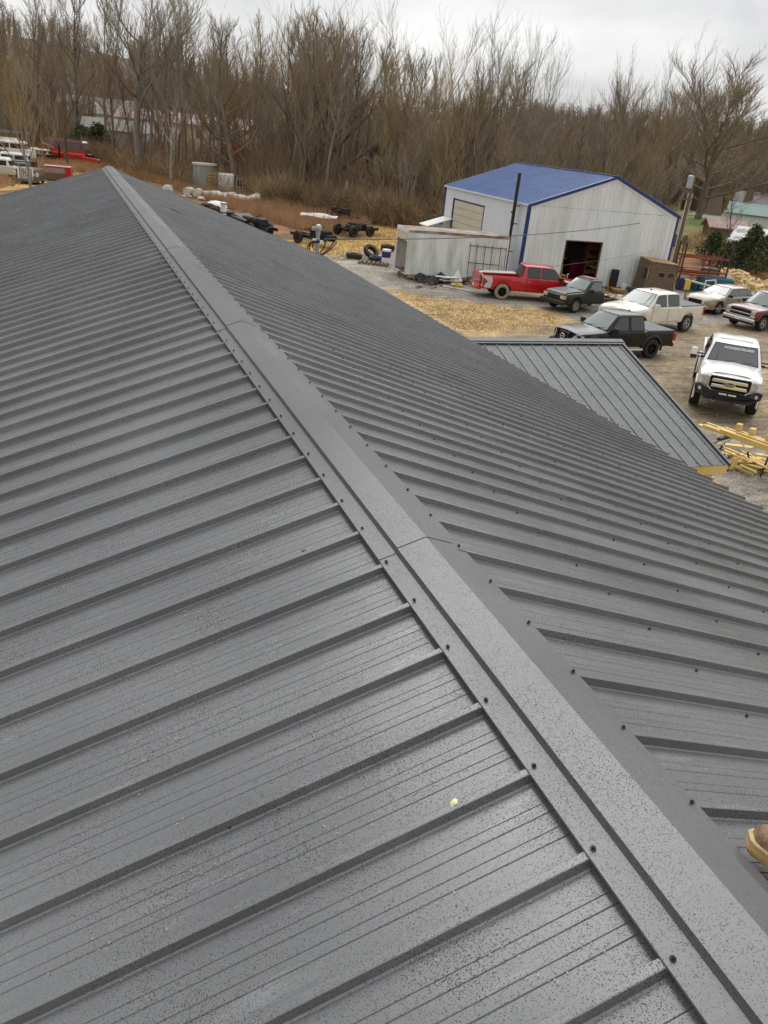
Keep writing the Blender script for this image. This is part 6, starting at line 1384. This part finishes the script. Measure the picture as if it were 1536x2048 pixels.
# ================================================================== HOUSES
def house(name, label, px, py, L_, D_, H_, RH, rz, wallm, roofm, windows=(), dist_z=0, over=.35, pane='glass_grey', chimney=False):
    x, y = gnd(px, py); t = thing(name, label, 'house', (x, y, float(hill(np.array([x]), np.array([y]))[0])), rz)
    for y0, y1, nm in ((-D_/2, -D_/2+.12, 'front_wall'), (D_/2-.12, D_/2, 'back_wall')): MB().box(-L_/2, L_/2, y0, y1, 0, H_).build(nm, wallm, t)
    for s_ in (-1, 1):
        mb = MB(); x0, x1 = sorted((s_*(L_/2-.1), s_*L_/2-.001*s_)); mb.prism([(-D_/2+.121, 0), (D_/2-.121, 0), (D_/2-.121, H_), (0, H_+RH*.98), (-D_/2+.121, H_)], x0, x1, 'x'); mb.build('gable_wall', wallm, t)
    for s_ in (-1, 1):
        mb = MB(); mb.add([(-L_/2-over, 0, H_+RH+.06), (L_/2+over, 0, H_+RH+.06), (L_/2+over, s_*(D_/2+over), H_-.05), (-L_/2-over, s_*(D_/2+over), H_-.05), (-L_/2-over, 0, H_+RH-.06), (L_/2+over, 0, H_+RH-.06), (L_/2+over, s_*(D_/2+over), H_-.17), (-L_/2-over, s_*(D_/2+over), H_-.17)], [(0,1,2,3),(7,6,5,4),(0,4,5,1),(1,5,6,2),(2,6,7,3),(3,7,4,0)]); mb.build('roof', roofm, t)
    for x0, x1, z0, z1 in windows:
        f_ = MB().box(x0, x1, -D_/2-.05, -D_/2, z0, z1).build('window', 'white', t)
        MB().box(x0+.09, (x0+x1)/2-.03, -D_/2-.06, -D_/2-.045, z0+.09, z1-.09).build('pane', pane, f_); MB().box((x0+x1)/2+.03, x1-.09, -D_/2-.06, -D_/2-.045, z0+.09, z1-.09).build('pane', pane, f_)
    return t
hx, hy = gnd(1474, 523); 
house('grey_house', 'grey sided house with white-framed windows behind the small cedars, right edge', 1568, 542, 9.0, 5.0, 2.2, .9, R(-52), 'greysiding', 'tarp', [(-3.6, -2.6, .7, 1.8), (-.8, .2, .7, 1.8), (2.0, 3.0, .7, 1.8)])
house('teal_roofed_shed', 'pale shed with a teal metal roof behind the grey house', 1500, 474, 6.5, 5, 2.8, 1.1, R(-44), 'dirtywhite', 'teal_roof')
house('red_roofed_shed', 'low shed with a faded red sheet roof left of the teal-roofed shed', 1444, 474, 4.2, 3.2, 1.2, .8, R(-25), 'oldwood', 'redroof')
house('dark_shed', 'dark brown roofed shed at the far right edge of the field', 1532, 440, 12, 7, 2.6, 1.8, R(-45), 'oldwood', 'shingle_grey')
house('yellow_house', 'cream yellow two-storey house with a faded pink roof behind the wood', 385, 322, 24, 9, 6.0, 1.5, R(-14), 'yellowwall', 'pinkroof', [(-9, -7.6, 3.8, 5.4), (-4, -2.6, 3.8, 5.4), (1, 2.4, 3.8, 5.4), (6, 7.4, 3.8, 5.4), (-7, -5.6, .8, 2.4), (2, 3.4, .8, 2.4)])
house('pink_roofed_wing', 'low pink-roofed wing right of the yellow house behind the wood', 462, 330, 9, 8, 2.6, 2.2, R(-14), 'yellowwall', 'pinkroof')
house('pink_roofed_garage', 'pink-roofed garage left of the yellow house behind the tall oak', 316, 318, 7, 8, 3.0, 2.4, R(-14), 'yellowwall', 'pinkroof')
house('white_shed', 'pale grey-white shed glimpsed through the trunks left of the tall oak', 236, 312, 10, 8, 4.0, 1.5, R(-8), mat('pale_blue_siding', (.40, .43, .48), .6), 'shingle_grey')
house('grey_cottage', 'grey-roofed house high among the trees at left', 190, 275, 22, 10, 5.5, 3.5, R(-10), 'yellowwall', 'shingle_grey')
house('far_bungalow', 'tiny pale bungalow far off right of the shop roof', 1324, 399, 12, 8, 3.0, 2.0, R(-30), 'cream', 'shingle_grey', [(-4, -2.5, 1, 2.2), (2, 3.5, 1, 2.2)])

# ================================================================== TREES
def grow_tree(sd, H, style, dense=1.0):
    """bare winter tree: returns trunk and crown builders. H metres tall."""
    rr = random.Random(sd); tr = MB(); cr = MB(); count = [0]
    def vec(th, up): return Vector((math.cos(th)*math.sqrt(max(0, 1-up*up)), math.sin(th)*math.sqrt(max(0, 1-up*up)), up))
    def limb(p, d, L_, r0, r1, lvl, nseg, mb, upb, wob):
        pts = [p.copy()]; rad = [r0]; q = p.copy(); dd = d.copy()
        for k in range(nseg):
            dd = (dd+Vector((rr.gauss(0, wob), rr.gauss(0, wob), rr.gauss(0, wob*.6)+upb))).normalized()
            q = q+dd*(L_/nseg); pts.append(q.copy()); rad.append(lerp(r0, r1, (k+1)/nseg))
        mb.tube(pts, rad, (8, 6, 4, 3, 3)[lvl], cap=False); return pts, rad
    P = dict(forest=dict(t0=.48, nl=14, la=(.38, .72), ll=.25, wob=.10, upb=.10, lean=.05),
             spread=dict(t0=.28, nl=11, la=(.15, .60), ll=.52, wob=.16, upb=.07, lean=.03),
             vase=dict(t0=.12, nl=9, la=(.55, .88), ll=.66, wob=.09, upb=.07, lean=.05),
             fan=dict(t0=.18, nl=19, la=(.22, .86), ll=.56, wob=.11, upb=.06, lean=.03),
             oak=dict(t0=.44, nl=11, la=(.0, .62), ll=.50, wob=.14, upb=.09, lean=.01),
             fork=dict(t0=.42, nl=8, la=(.45, .8), ll=.42, wob=.12, upb=.08, lean=.03),
             thin=dict(t0=.30, nl=12, la=(.45, .8), ll=.22, wob=.08, upb=.10, lean=.08))[style]
    r0 = H*(.016 if style in ('forest',) else .011 if style == 'thin' else .026 if style == 'oak' else .019)
    top = .97 if style in ('forest', 'thin') else .72 if style in ('spread', 'oak') else .66 if style == 'fan' else .55 if style == 'fork' else .45
    tp, trd = limb(Vector((0, 0, -.3)), Vector((rr.gauss(0, P['lean']), rr.gauss(0, P['lean']), 1)).normalized(), H*top, r0, r0*(.10 if top > .8 else .35), 0, 9, tr, .02, .035)
    def along(pts, rad, f):
        k = min(int(f*(len(pts)-1)), len(pts)-2); u = f*(len(pts)-1)-k; return pts[k].lerp(pts[k+1], u), lerp(rad[k], rad[k+1], u), (pts[k+1]-pts[k]).normalized()
    th = rr.random()*6
    for i in range(P['nl']):
        f = lerp(P['t0'], .98, (i+rr.random()*.6)/P['nl']); p, r_, d = along(tp, trd, f); th += 2.4+rr.uniform(-.5, .5)
        up = rr.uniform(*P['la'])+(.25*f if style != 'spread' else .12*f); up = min(up, .93)
        L1 = H*P['ll']*(1.12-.62*max(0, f-P['t0'])/(1-P['t0']))*rr.uniform(.75, 1.2)
        if style == 'vase' : L1 = H*P['ll']*rr.uniform(.75, 1.1)
        lp, lr = limb(p, vec(th, up), L1, max(r_*.50, H*.0024), H*.0012, 1, 6, tr, P['upb'], P['wob'])
        nj = int(7*dense)
        for j in range(nj):
            f2 = lerp(.22, 1.0, (j+rr.random()*.7)/nj); p2, r2, d2 = along(lp, lr, min(f2, .99)); a2 = rr.random()*6.28
            dd = (d2*1.0+vec(a2, rr.uniform(.0, .7))*.62).normalized(); L2 = L1*.50*rr.uniform(.6, 1.15)*(1.1-.4*f2)
            bp_, br = limb(p2, dd, L2, max(r2*.6, H*.0011), H*.0006, 2, 4, cr, .07, .14)
            nk = int(6*dense)
            for k in range(nk):
                f3 = lerp(.2, 1.0, (k+rr.random())/(nk+.2)); p3, r3, d3 = along(bp_, br, min(f3, .99)); dd = (d3+vec(rr.random()*6.28, rr.uniform(.0, .8))*.55).normalized(); L3 = L2*.50*rr.uniform(.6, 1.2)
                q, qr = limb(p3, dd, L3, H*.0007*dense**.5, H*.0004*dense**.5, 3, 2, cr, .08, .12)
                for m_ in range(3):
                    p4 = q[rr.choice((1, 2))]; dd = (dd+vec(rr.random()*6.28, rr.uniform(0, .8))*.7).normalized(); e_ = p4+dd*L3*.6*rr.uniform(.6, 1.2); w_ = H*.00055*dense**.5; o2 = Vector((rr.uniform(-1, 1), rr.uniform(-1, 1), 0)).normalized()*w_
                    cr.add([tuple(p4-o2), tuple(p4+o2), tuple(e_)], [(0, 1, 2)])
    return tr, cr
TREES = []
for k, (style, tm, cm) in enumerate([('forest', 'bark', 'twig'), ('forest', 'bark_grey', 'twig_grey'), ('forest', 'bark', 'twig_olive'), ('vase', 'bark', 'twig_olive'), ('spread', 'bark_grey', 'twig'), ('forest', 'bark_grey', 'twig'), ('vase', 'bark_grey', 'twig_grey'), ('thin', 'bark', 'twig'), ('spread', 'bark', 'twig_grey'), ('thin', 'bark_grey', 'twig_olive')]):
    tr, cr = grow_tree(100+k, 20.0, style)
    TREES.append((tr.mesh('trunk', tm, 60), cr.mesh('crown', cm)))
def plant(name, label, x, y, H, k, rz=None, group=None, width=1.0, z=0.0, meshes=None, base=20.0):
    t = thing(name, label, 'tree', (x, y, z), rz if rz is not None else random.uniform(0, 6.28), group)
    s_ = H/base; t.scale = (s_*width, s_*width, s_); tm, cm = meshes or TREES[k]
    link('trunk', tm, t); link('crown', cm, t); return t
SIL = [(-200, -60), (0, -40), (60, -30), (110, -10), (200, -40), (330, -20), (400, 10), (425, 45), (460, 28), (520, 22), (560, 75), (590, 40), (640, 22), (700, 36), (740, 105), (790, 60), (830, 88), (860, 118), (900, 96), (950, 88), (985, 95), (1010, 120), (1050, 125), (1080, 190), (1115, 235), (1140, 248), (1170, 232), (1200, 160), (1230, 130), (1275, 170), (1300, 185), (1335, 150), (1400, 170), (1440, 150), (1500, 190), (1560, 230), (1800, 260)]
EDGE = [(-200, 128), (0, 140), (190, 136), (250, 112), (330, 102), (450, 92), (560, 88), (700, 82), (800, 78), (880, 78), (960, 76), (1300, 78), (1360, 108), (1500, 120), (1800, 130)]
def polar(px, dist): a = az_of(px); return a[0]*dist, a[1]*dist
def group_of(px):
    if px < 240: return 'slender bare tree in the wood behind the salvage hulks at left', 'trees of the wood behind the salvage hulks'
    if px < 560: return 'bare tree in the wood in front of the pale houses', 'trees of the wood by the pale houses'
    if px < 890: return 'bare tree in the dense wood behind the weeds and black hulk', 'trees of the dense wood in the middle'
    if px < 1110: return 'bare tree rising behind the blue roof of the shop', 'trees behind the blue roof'
    return 'bare tree in the thin row beyond the right side of the shop', 'trees beyond the right side of the shop'
NT = 0
for i in range(262):
    px = random.uniform(-90, 1120) if i < 225 else random.uniform(1100, 1345)
    e_ = pw(EDGE, px); q = random.random(); dist = e_+(q**1.25)*(52 if px < 1100 else 40)+random.uniform(0, 3)
    x, y = polar(px, dist); sil = pw(SIL, px)
    py_t = sil+abs(random.gauss(0, 1))*45+(random.random() < .66)*random.uniform(50, 185)
    H = min(max(height_to(x, y, py_t), 8.0), 27)
    if 190 < px < 520 and dist < 150 and random.random() < .2: continue
    lb, gp_ = group_of(px); k = random.choice((0, 1, 2, 5, 0, 1, 2, 5, 0, 1, 7, 9, 7, 9, 3, 8))
    plant('bare_tree', lb, x, y, H, k, group=gp_, width=random.uniform(.8, 1.15)); NT += 1
# the ones that stand out, each with its own shape
def hero(name, label, px, py, top, k=None, style=None, sd=1, width=1.0, tm='bark', cm='twig', rz=0.0, dense=1.35):
    x, y = gnd(px, py); H = height_to(x, y, top)
    ms = None
    if style: tr, cr = grow_tree(sd, 20.0, style, dense); ms = (tr.mesh('trunk', tm, 60), cr.mesh('crown', cm))
    return plant(name, label, x, y, H, k or 0, rz, None, width, meshes=ms)
hero('oak_tree', 'tallest grey-trunked oak with long level limbs, above the roof peak', 281, 345, -60, style='oak', sd=205, tm='bark_grey', cm='twig_grey', width=1.0)
hero('sycamore_tree', 'pale-limbed sycamore fork right of the tall oak', 343, 372, 75, style='fork', sd=207, tm='pale_bark', cm='twig_grey', width=.75)
hero('maple_tree', 'wide fan-topped bare maple standing above the small caged tank', 652, 400, 5, style='fan', sd=211, tm='bark', cm='twig_grey', width=1.0)
hero('elm_tree', 'broad upswept bare tree left of the blue roof', 800, 425, 88, style='vase', sd=215, tm='bark', cm='twig_olive', width=1.0, dense=1.6)
hero('sycamore_tree', 'pale crooked sycamore with whitish branches beside the black heap', 795, 432, 275, style='spread', sd=221, tm='pale_bark', cm='pale_bark', width=1.25)
hero('bare_tree', 'slender forked tree standing in front of the left hulks', 62, 378, 150, style='vase', sd=223, tm='bark_grey', cm='twig_olive', width=.85)
hero('bare_tree', 'twin-stemmed tree at the upper left, dark against the sky', 135, 330, -20, style='vase', sd=225, tm='bark', cm='twig', width=.62)
hero('bare_tree', 'narrow upswept tree alone above the shop ridge at right', 1210, 440, 122, style='fan', sd=229, tm='bark', cm='twig', width=.72, dense=1.5)
hero('oak_tree', 'wide rounded bare oak behind the utility pole', 1395, 438, 128, style='fan', sd=240, tm='bark', cm='twig', width=1.45, dense=2.0)
hero('bare_tree', 'second bare tree left of the utility pole with a forked trunk', 1325, 432, 150, style='vase', sd=233, tm='bark', cm='twig', width=.85)
hero('bare_tree', 'tall thin tree behind the blue roof beside the sky gap', 1040, 425, 115, style='vase', sd=235, tm='bark_grey', cm='twig_grey', width=.75)
hero('bare_tree', 'tall straight tree behind the left end of the blue roof', 965, 425, 85, style='vase', sd=237, tm='bark_grey', cm='twig_grey', width=.75)
bushes_pending = [(1380, 500), (1410, 506), (1440, 512), (1470, 520), (1500, 528), (1530, 536)]
x, y = gnd(1452, 530); plant('bare_tree', 'small dead forked tree against the white sheeting of the grey house', x, y, 7.5, 7, 1.0, width=1.0)
for px_, py_, top_, lb in ((545, 398, 300, 'straw-coloured multi-stemmed bush behind the line of drums'), (1405, 520, 455, 'small bare bush right of the utility pole')):
    x, y = gnd(px_, py_); plant('bush', lb, x, y, height_to(x, y, top_), 3, 1.0, width=1.3)

def clump_tree(name, label, px, py, top, rad, m, n_=520, leaf=.22, cone=True, sd=0, tm='bark', z0=.12):
    rr = random.Random(sd); x, y = gnd(px, py); H = height_to(x, y, top); t = thing(name, label, 'tree', (x, y, 0), rr.random()*6)
    MB().tube([(0, 0, -.1), (.05, 0, H*.5), (0, .05, H*.93)], [H*.02+.03, H*.014+.02, .01], 7).build('trunk', tm, t)
    mb = MB()
    for i in range(n_):
        f = z0+(1-z0)*rr.random()**.8; w = rad*((1-f)**.75*1.15+.06) if cone else rad*math.sqrt(max(.05, 1-((f-.6)/.45)**2))
        a = rr.random()*6.28; q = w*math.sqrt(rr.random())*rr.uniform(.75, 1.12); c = Vector((q*math.cos(a), q*math.sin(a), H*f)); 
        for _ in range(3):
            u = Vector((rr.gauss(0, 1), rr.gauss(0, 1), rr.gauss(0, .7))).normalized()*leaf*rr.uniform(.6, 1.4); v = Vector((rr.gauss(0, 1), rr.gauss(0, 1), rr.gauss(0, 1))).normalized()*leaf*.35; o2 = c+Vector((rr.gauss(0, leaf*.5), rr.gauss(0, leaf*.5), rr.gauss(0, leaf*.4)))
            mb.add([tuple(o2-v), tuple(o2+v), tuple(o2+u)], [(0, 1, 2)])
    mb.build('crown', m, t); return t
clump_tree('cedar_tree', 'olive-green cedar, leftmost of the small evergreens before the grey house', 1418, 530, 466, 1.5, 'cedar', 620, .26, sd=1, tm='bark')
clump_tree('cedar_tree', 'small dark cedar in front of the white sheeting', 1492, 540, 452, 1.5, 'cedar', 620, .26, sd=2)
clump_tree('cedar_tree', 'dark cedar cut by the right edge of the picture', 1545, 560, 440, 1.9, 'cedar', 700, .28, sd=3)
clump_tree('cedar_tree', 'low cedar between the leftmost cedar and the dead tree', 1445, 540, 490, 1.1, 'cedar', 420, .22, sd=4)
clump_tree('cedar_tree', 'small cedar close against the middle of the grey house wall', 1512, 548, 476, 1.2, 'cedar', 420, .24, sd=14)
clump_tree('cedar_tree', 'thin cedar between the dead tree and the dark cedar', 1473, 536, 478, .9, 'cedar', 300, .22, sd=15)
clump_tree('pine_tree', 'dark evergreen among the trunks right of the fire truck', 200, 318, 252, 3.0, 'cedar', 620, .5, sd=5)
clump_tree('pine_tree', 'dark evergreen behind the fire truck', 168, 312, 255, 3.2, 'cedar', 520, .5, sd=6)
clump_tree('pine_tree', 'dull green evergreen deep in the dense wood above the black hulk', 745, 412, 300, 2.6, 'cedar', 480, .40, sd=7)
clump_tree('beech_tree', 'small beech holding rusty leaves left of the weeds', 468, 372, 290, 2.4, 'rustleaf', 560, .26, cone=False, sd=8)
clump_tree('beech_tree', 'rusty-leaved young beech below the pink roof', 430, 362, 322, 1.8, 'rustleaf', 300, .24, cone=False, sd=9)
clump_tree('beech_tree', 'tree with a few red-brown leaves right of the broad upswept tree', 848, 430, 215, 1.7, 'rustleaf', 110, .24, cone=False, sd=10, z0=.3)
clump_tree('privet_tree', 'yellow-green sapling beyond the utility pole', 1440, 425, 390, 3.0, mat('spring_green', (.28, .32, .06), .8), 360, .4, cone=False, sd=11)

# undergrowth: stems, thickets, dry weeds, leaves
def scatter_mesh(name, items, m, kind='stuff'):
    v = np.concatenate([i_ for i_ in items]); n_ = len(v)//3
    me_ = bpy.data.meshes.new(name); me_.vertices.add(len(v)); me_.vertices.foreach_set('co', v.astype(np.float32).ravel()); me_.loops.add(len(v)); me_.loops.foreach_set('vertex_index', np.arange(len(v), dtype=np.int32)); me_.polygons.add(n_); me_.polygons.foreach_set('loop_start', np.arange(0, len(v), 3, dtype=np.int32)); me_.polygons.foreach_set('loop_total', np.full(n_, 3, np.int32)); me_.update(calc_edges=True)
    me_.materials.append(M[m] if isinstance(m, str) else m); return tag(link(name, me_), kind=kind)
def blades(xy, h0, h1, w, lean=.35, zs=None, per=1):
    """thin upright triangles standing on points xy"""
    xy = np.repeat(xy, per, 0); n_ = len(xy); a = rng.uniform(0, 6.283, n_); h = rng.uniform(h0, h1, n_); b2 = rng.uniform(0, 6.283, n_); ln = rng.uniform(0, lean, n_)*h
    xy = xy+rng.normal(0, .12*(per > 1), (n_, 2)); z = np.zeros(n_) if zs is None else np.repeat(zs, per)
    dx, dy = np.cos(a)*w*.5, np.sin(a)*w*.5; out = np.zeros((n_, 3, 3))
    out[:, 0] = np.stack([xy[:, 0]-dx, xy[:, 1]-dy, z-.05], 1); out[:, 1] = np.stack([xy[:, 0]+dx, xy[:, 1]+dy, z-.05], 1); out[:, 2] = np.stack([xy[:, 0]+np.cos(b2)*ln, xy[:, 1]+np.sin(b2)*ln, z+h], 1)
    return out.reshape(-1, 3)
def pts_in_px(poly, n_, seedless=0):
    xs = [p[0] for p in poly]; ys = [p[1] for p in poly]; out = []
    wp = [gnd(*p) for p in poly]; wx = [p[0] for p in wp]; wy = [p[1] for p in wp]
    c = np.stack([rng.uniform(min(wx), max(wx), n_*6), rng.uniform(min(wy), max(wy), n_*6)], 1)
    k = inside(wp, c[:, 0], c[:, 1]); return c[k][:n_]
WZ = [(250,352),(330,372),(420,405),(520,438),(600,462),(700,470),(760,440),(700,425),(620,405),(560,395),(460,385),(380,378),(300,352)]
scatter_mesh('dry_weeds', [blades(pts_in_px(WZ, 9000), .25, 1.1, .05, .3, per=3)], 'weeds')
WL = [(-60,385),(0,378),(120,352),(230,335),(330,345),(300,325),(180,322),(60,305),(-60,300)]
scatter_mesh('dry_grass', [blades(pts_in_px(WL, 7000), .15, .7, .07, .5, per=3)], 'weeds')
scatter_mesh('straw_tufts', [blades(pts_in_px([(520,500),(640,530),(780,505),(890,450),(880,435),(780,425),(700,470),(600,480)], 5000), .04, .16, .05, .9, per=2), blades(pts_in_px([(780,580),(1110,625),(1110,665),(920,660)], 2600), .02, .07, .04, 1.5, per=2)], 'straw')
# woodland floor thicket
def thicket(n_, px0, px1, d0, d1, h0, h1, m, name):
    its = []
    pxs = rng.uniform(px0, px1, n_); out = []
    for px in pxs:
        if 205 < px < 500 and rng.random() < .84: continue
        e_ = pw(EDGE, px); d = e_+rng.uniform(d0, d1); a = az_of(px); out.append((a[0]*d, a[1]*d))
    return scatter_mesh(name, [blades(np.array(out), h0, h1, .06, .45, per=7)], m)
thicket(1500, -90, 1120, -3, 28, .8, 2.6, 'brush', 'undergrowth')
thicket(700, -90, 1120, 0, 50, 3.0, 7.5, 'brush', 'saplings')
thicket(700, 1110, 1360, -2, 30, .8, 3.5, 'brush', 'undergrowth')
# rusty leaves still hanging low at the wood's edge
pl_ = pts_in_px([(380,372),(520,378),(560,350),(470,320),(400,330)], 900); z_ = rng.uniform(.2, 3.2, len(pl_)); scatter_mesh('hanging_leaves', [blades(pl_, .1, .35, .16, 1.2, zs=z_, per=2)], 'rustleaf')
# the far woods as one mass: merged bare trees up the hills
tv = []
def simple_tree_tris(n_=90, sd=0):
    rr = np.random.default_rng(sd); tris = []
    tris.append([(-.16, 0, 0), (.16, 0, 0), (0, 0, .9)])
    for i in range(n_):
        f = rr.uniform(.25, .95); a = rr.uniform(0, 6.283); L_ = rr.uniform(.12, .36)*(1.15-f*.6); up = rr.uniform(.3, .9); p = np.array([0, 0, f])+np.array([math.cos(a), math.sin(a), 0])*rr.uniform(0, .12); d = np.array([math.cos(a)*math.sqrt(1-up*up), math.sin(a)*math.sqrt(1-up*up), up])*L_; w = rr.normal(0, 1, 3); w = w/np.linalg.norm(w)*.009
        tris.append([p-w, p+w, p+d])
        for _ in range(2):
            q = p+d*rr.uniform(.3, .9); e_ = rr.normal(0, 1, 3)*.06+d*.3; tris.append([q-w*.6, q+w*.6, q+e_])
    return np.array(tris, float).reshape(-1, 3)
BASE = [simple_tree_tris(85, k) for k in range(4)]
def far_wood(name, n_, px0, px1, dfun, h0, h1, m):
    its = []
    for i in range(n_):
        px = random.uniform(px0, px1); d = dfun(px); a = az_of(px); x, y = a[0]*d, a[1]*d; z = float(hill(np.array([x]), np.array([y]))[0]); H = random.uniform(h0, h1); b_ = BASE[i % 4]; th = random.uniform(0, 6.28); c, s = math.cos(th), math.sin(th)
        v = b_*np.array([H*.8, H*.8, H]); v = np.stack([v[:, 0]*c-v[:, 1]*s+x, v[:, 0]*s+v[:, 1]*c+y, v[:, 2]+z], 1); its.append(v)
    return scatter_mesh(name, its, m)
M['far_twig'] = mat('far_wood_twigs', (.27, .21, .15), .95, col2=(.19, .145, .10), vscale=.05)
def bush_tris(n_=150, sd=0):
    rr = np.random.default_rng(sd+50); T = []
    for i in range(n_):
        a = rr.uniform(0, 6.283); r_ = rr.uniform(0, .35); p = np.array([math.cos(a)*r_, math.sin(a)*r_, rr.uniform(0, .55)])
        d = np.array([math.cos(a), math.sin(a), 0])*rr.uniform(-.05, .32)+np.array([0, 0, rr.uniform(.08, .45)])+rr.normal(0, .10, 3); w = rr.normal(0, 1, 3); w = w/np.linalg.norm(w)*.0085; T.append([p-w, p+w, p+d])
    return np.array(T, float).reshape(-1, 3)
BUSH = [bush_tris(150, k) for k in range(5)]
def bushes(name, n_, px0, px1, d0, d1, h0, h1, m):
    its = []
    for i in range(n_):
        px = random.uniform(px0, px1)
        if 205 < px < 500 and random.random() < .72: continue
        d = pw(EDGE, px)+random.uniform(d0, d1); a = az_of(px); x, y = a[0]*d, a[1]*d; H = random.uniform(h0, h1); b_ = BUSH[i % 5]; th = random.uniform(0, 6.28); c, s = math.cos(th), math.sin(th); v = b_*np.array([H*1.1, H*1.1, H]); its.append(np.stack([v[:, 0]*c-v[:, 1]*s+x, v[:, 0]*s+v[:, 1]*c+y, v[:, 2]-.05], 1))
    return scatter_mesh(name, its, m)
its = []
for k, (px_, py_) in enumerate(bushes_pending*4):
    x, y = gnd(px_+random.uniform(-14, 14), py_+random.uniform(-8, 6)); H = random.uniform(1.0, 2.4); v = BUSH[k % 5]*np.array([H*1.3, H*1.3, H]); its.append(v+np.array([x, y, 0]))
scatter_mesh('yard_edge_brush', its, 'brush')
bushes('bramble_thicket', 620, -90, 1120, -3, 14, 1.6, 4.2, 'brush'); bushes('bramble_thicket', 520, -90, 1120, 8, 45, 3.0, 7.0, mat('thicket_twigs', (.33, .24, .15), .9, col2=(.20, .15, .09), vscale=.15)); bushes('bramble_thicket', 90, 1110, 1360, -2, 30, 1.5, 3.5, 'brush')
far_wood('far_wood', 620, -140, 1130, lambda px: pw(EDGE, px)+random.uniform(45, 120)+(55 if 180 < px < 520 else 0), 5.5, 9, 'far_twig')
far_wood('far_wood', 420, 1080, 1750, lambda px: random.uniform(165, 260), 7, 12, 'far_twig')
far_wood('far_wood', 900, 1050, 1800, lambda px: 330+random.random()**1.3*480, 12, 20, 'far_twig')
far_wood('far_wood', 500, -200, 1100, lambda px: 330+random.random()**1.3*420, 12, 20, 'far_twig')
# bits of straw, stone and chip lying about the yard
def bits(poly, n_, s0, s1, m, name):
    p = pts_in_px(poly, n_); n_ = len(p); a = rng.uniform(0, 6.283, n_); s_ = rng.uniform(s0, s1, n_); out = np.zeros((n_, 3, 3)); asp = rng.uniform(.25, 1, n_)
    for k in range(3):
        th = a+k*2.094; out[:, k] = np.stack([p[:, 0]+np.cos(th)*s_, p[:, 1]+np.sin(th)*s_*asp, rng.uniform(.02, .05, n_)], 1)
    return scatter_mesh(name, [out.reshape(-1, 3)], m)
YD = [(600,500),(900,480),(1340,560),(1600,600),(1600,1100),(1400,900),(1240,680),(900,670),(720,560)]
bits(YD, 9000, .015, .05, mat('straw_bits', (.50, .38, .20), .9), 'straw_bits'); bits(YD, 4500, .015, .045, mat('dark_stones', (.10, .09, .08), .9, col2=(.30, .28, .25), vscale=9), 'gravel_stones')
bits([(1380,880),(1600,930),(1600,1150),(1450,980)], 5000, .012, .035, mat('pale_stones', (.55, .53, .50), .9, col2=(.25, .23, .21), vscale=20), 'gravel_stones')
print('trees', NT, 'objects', len(bpy.data.objects))
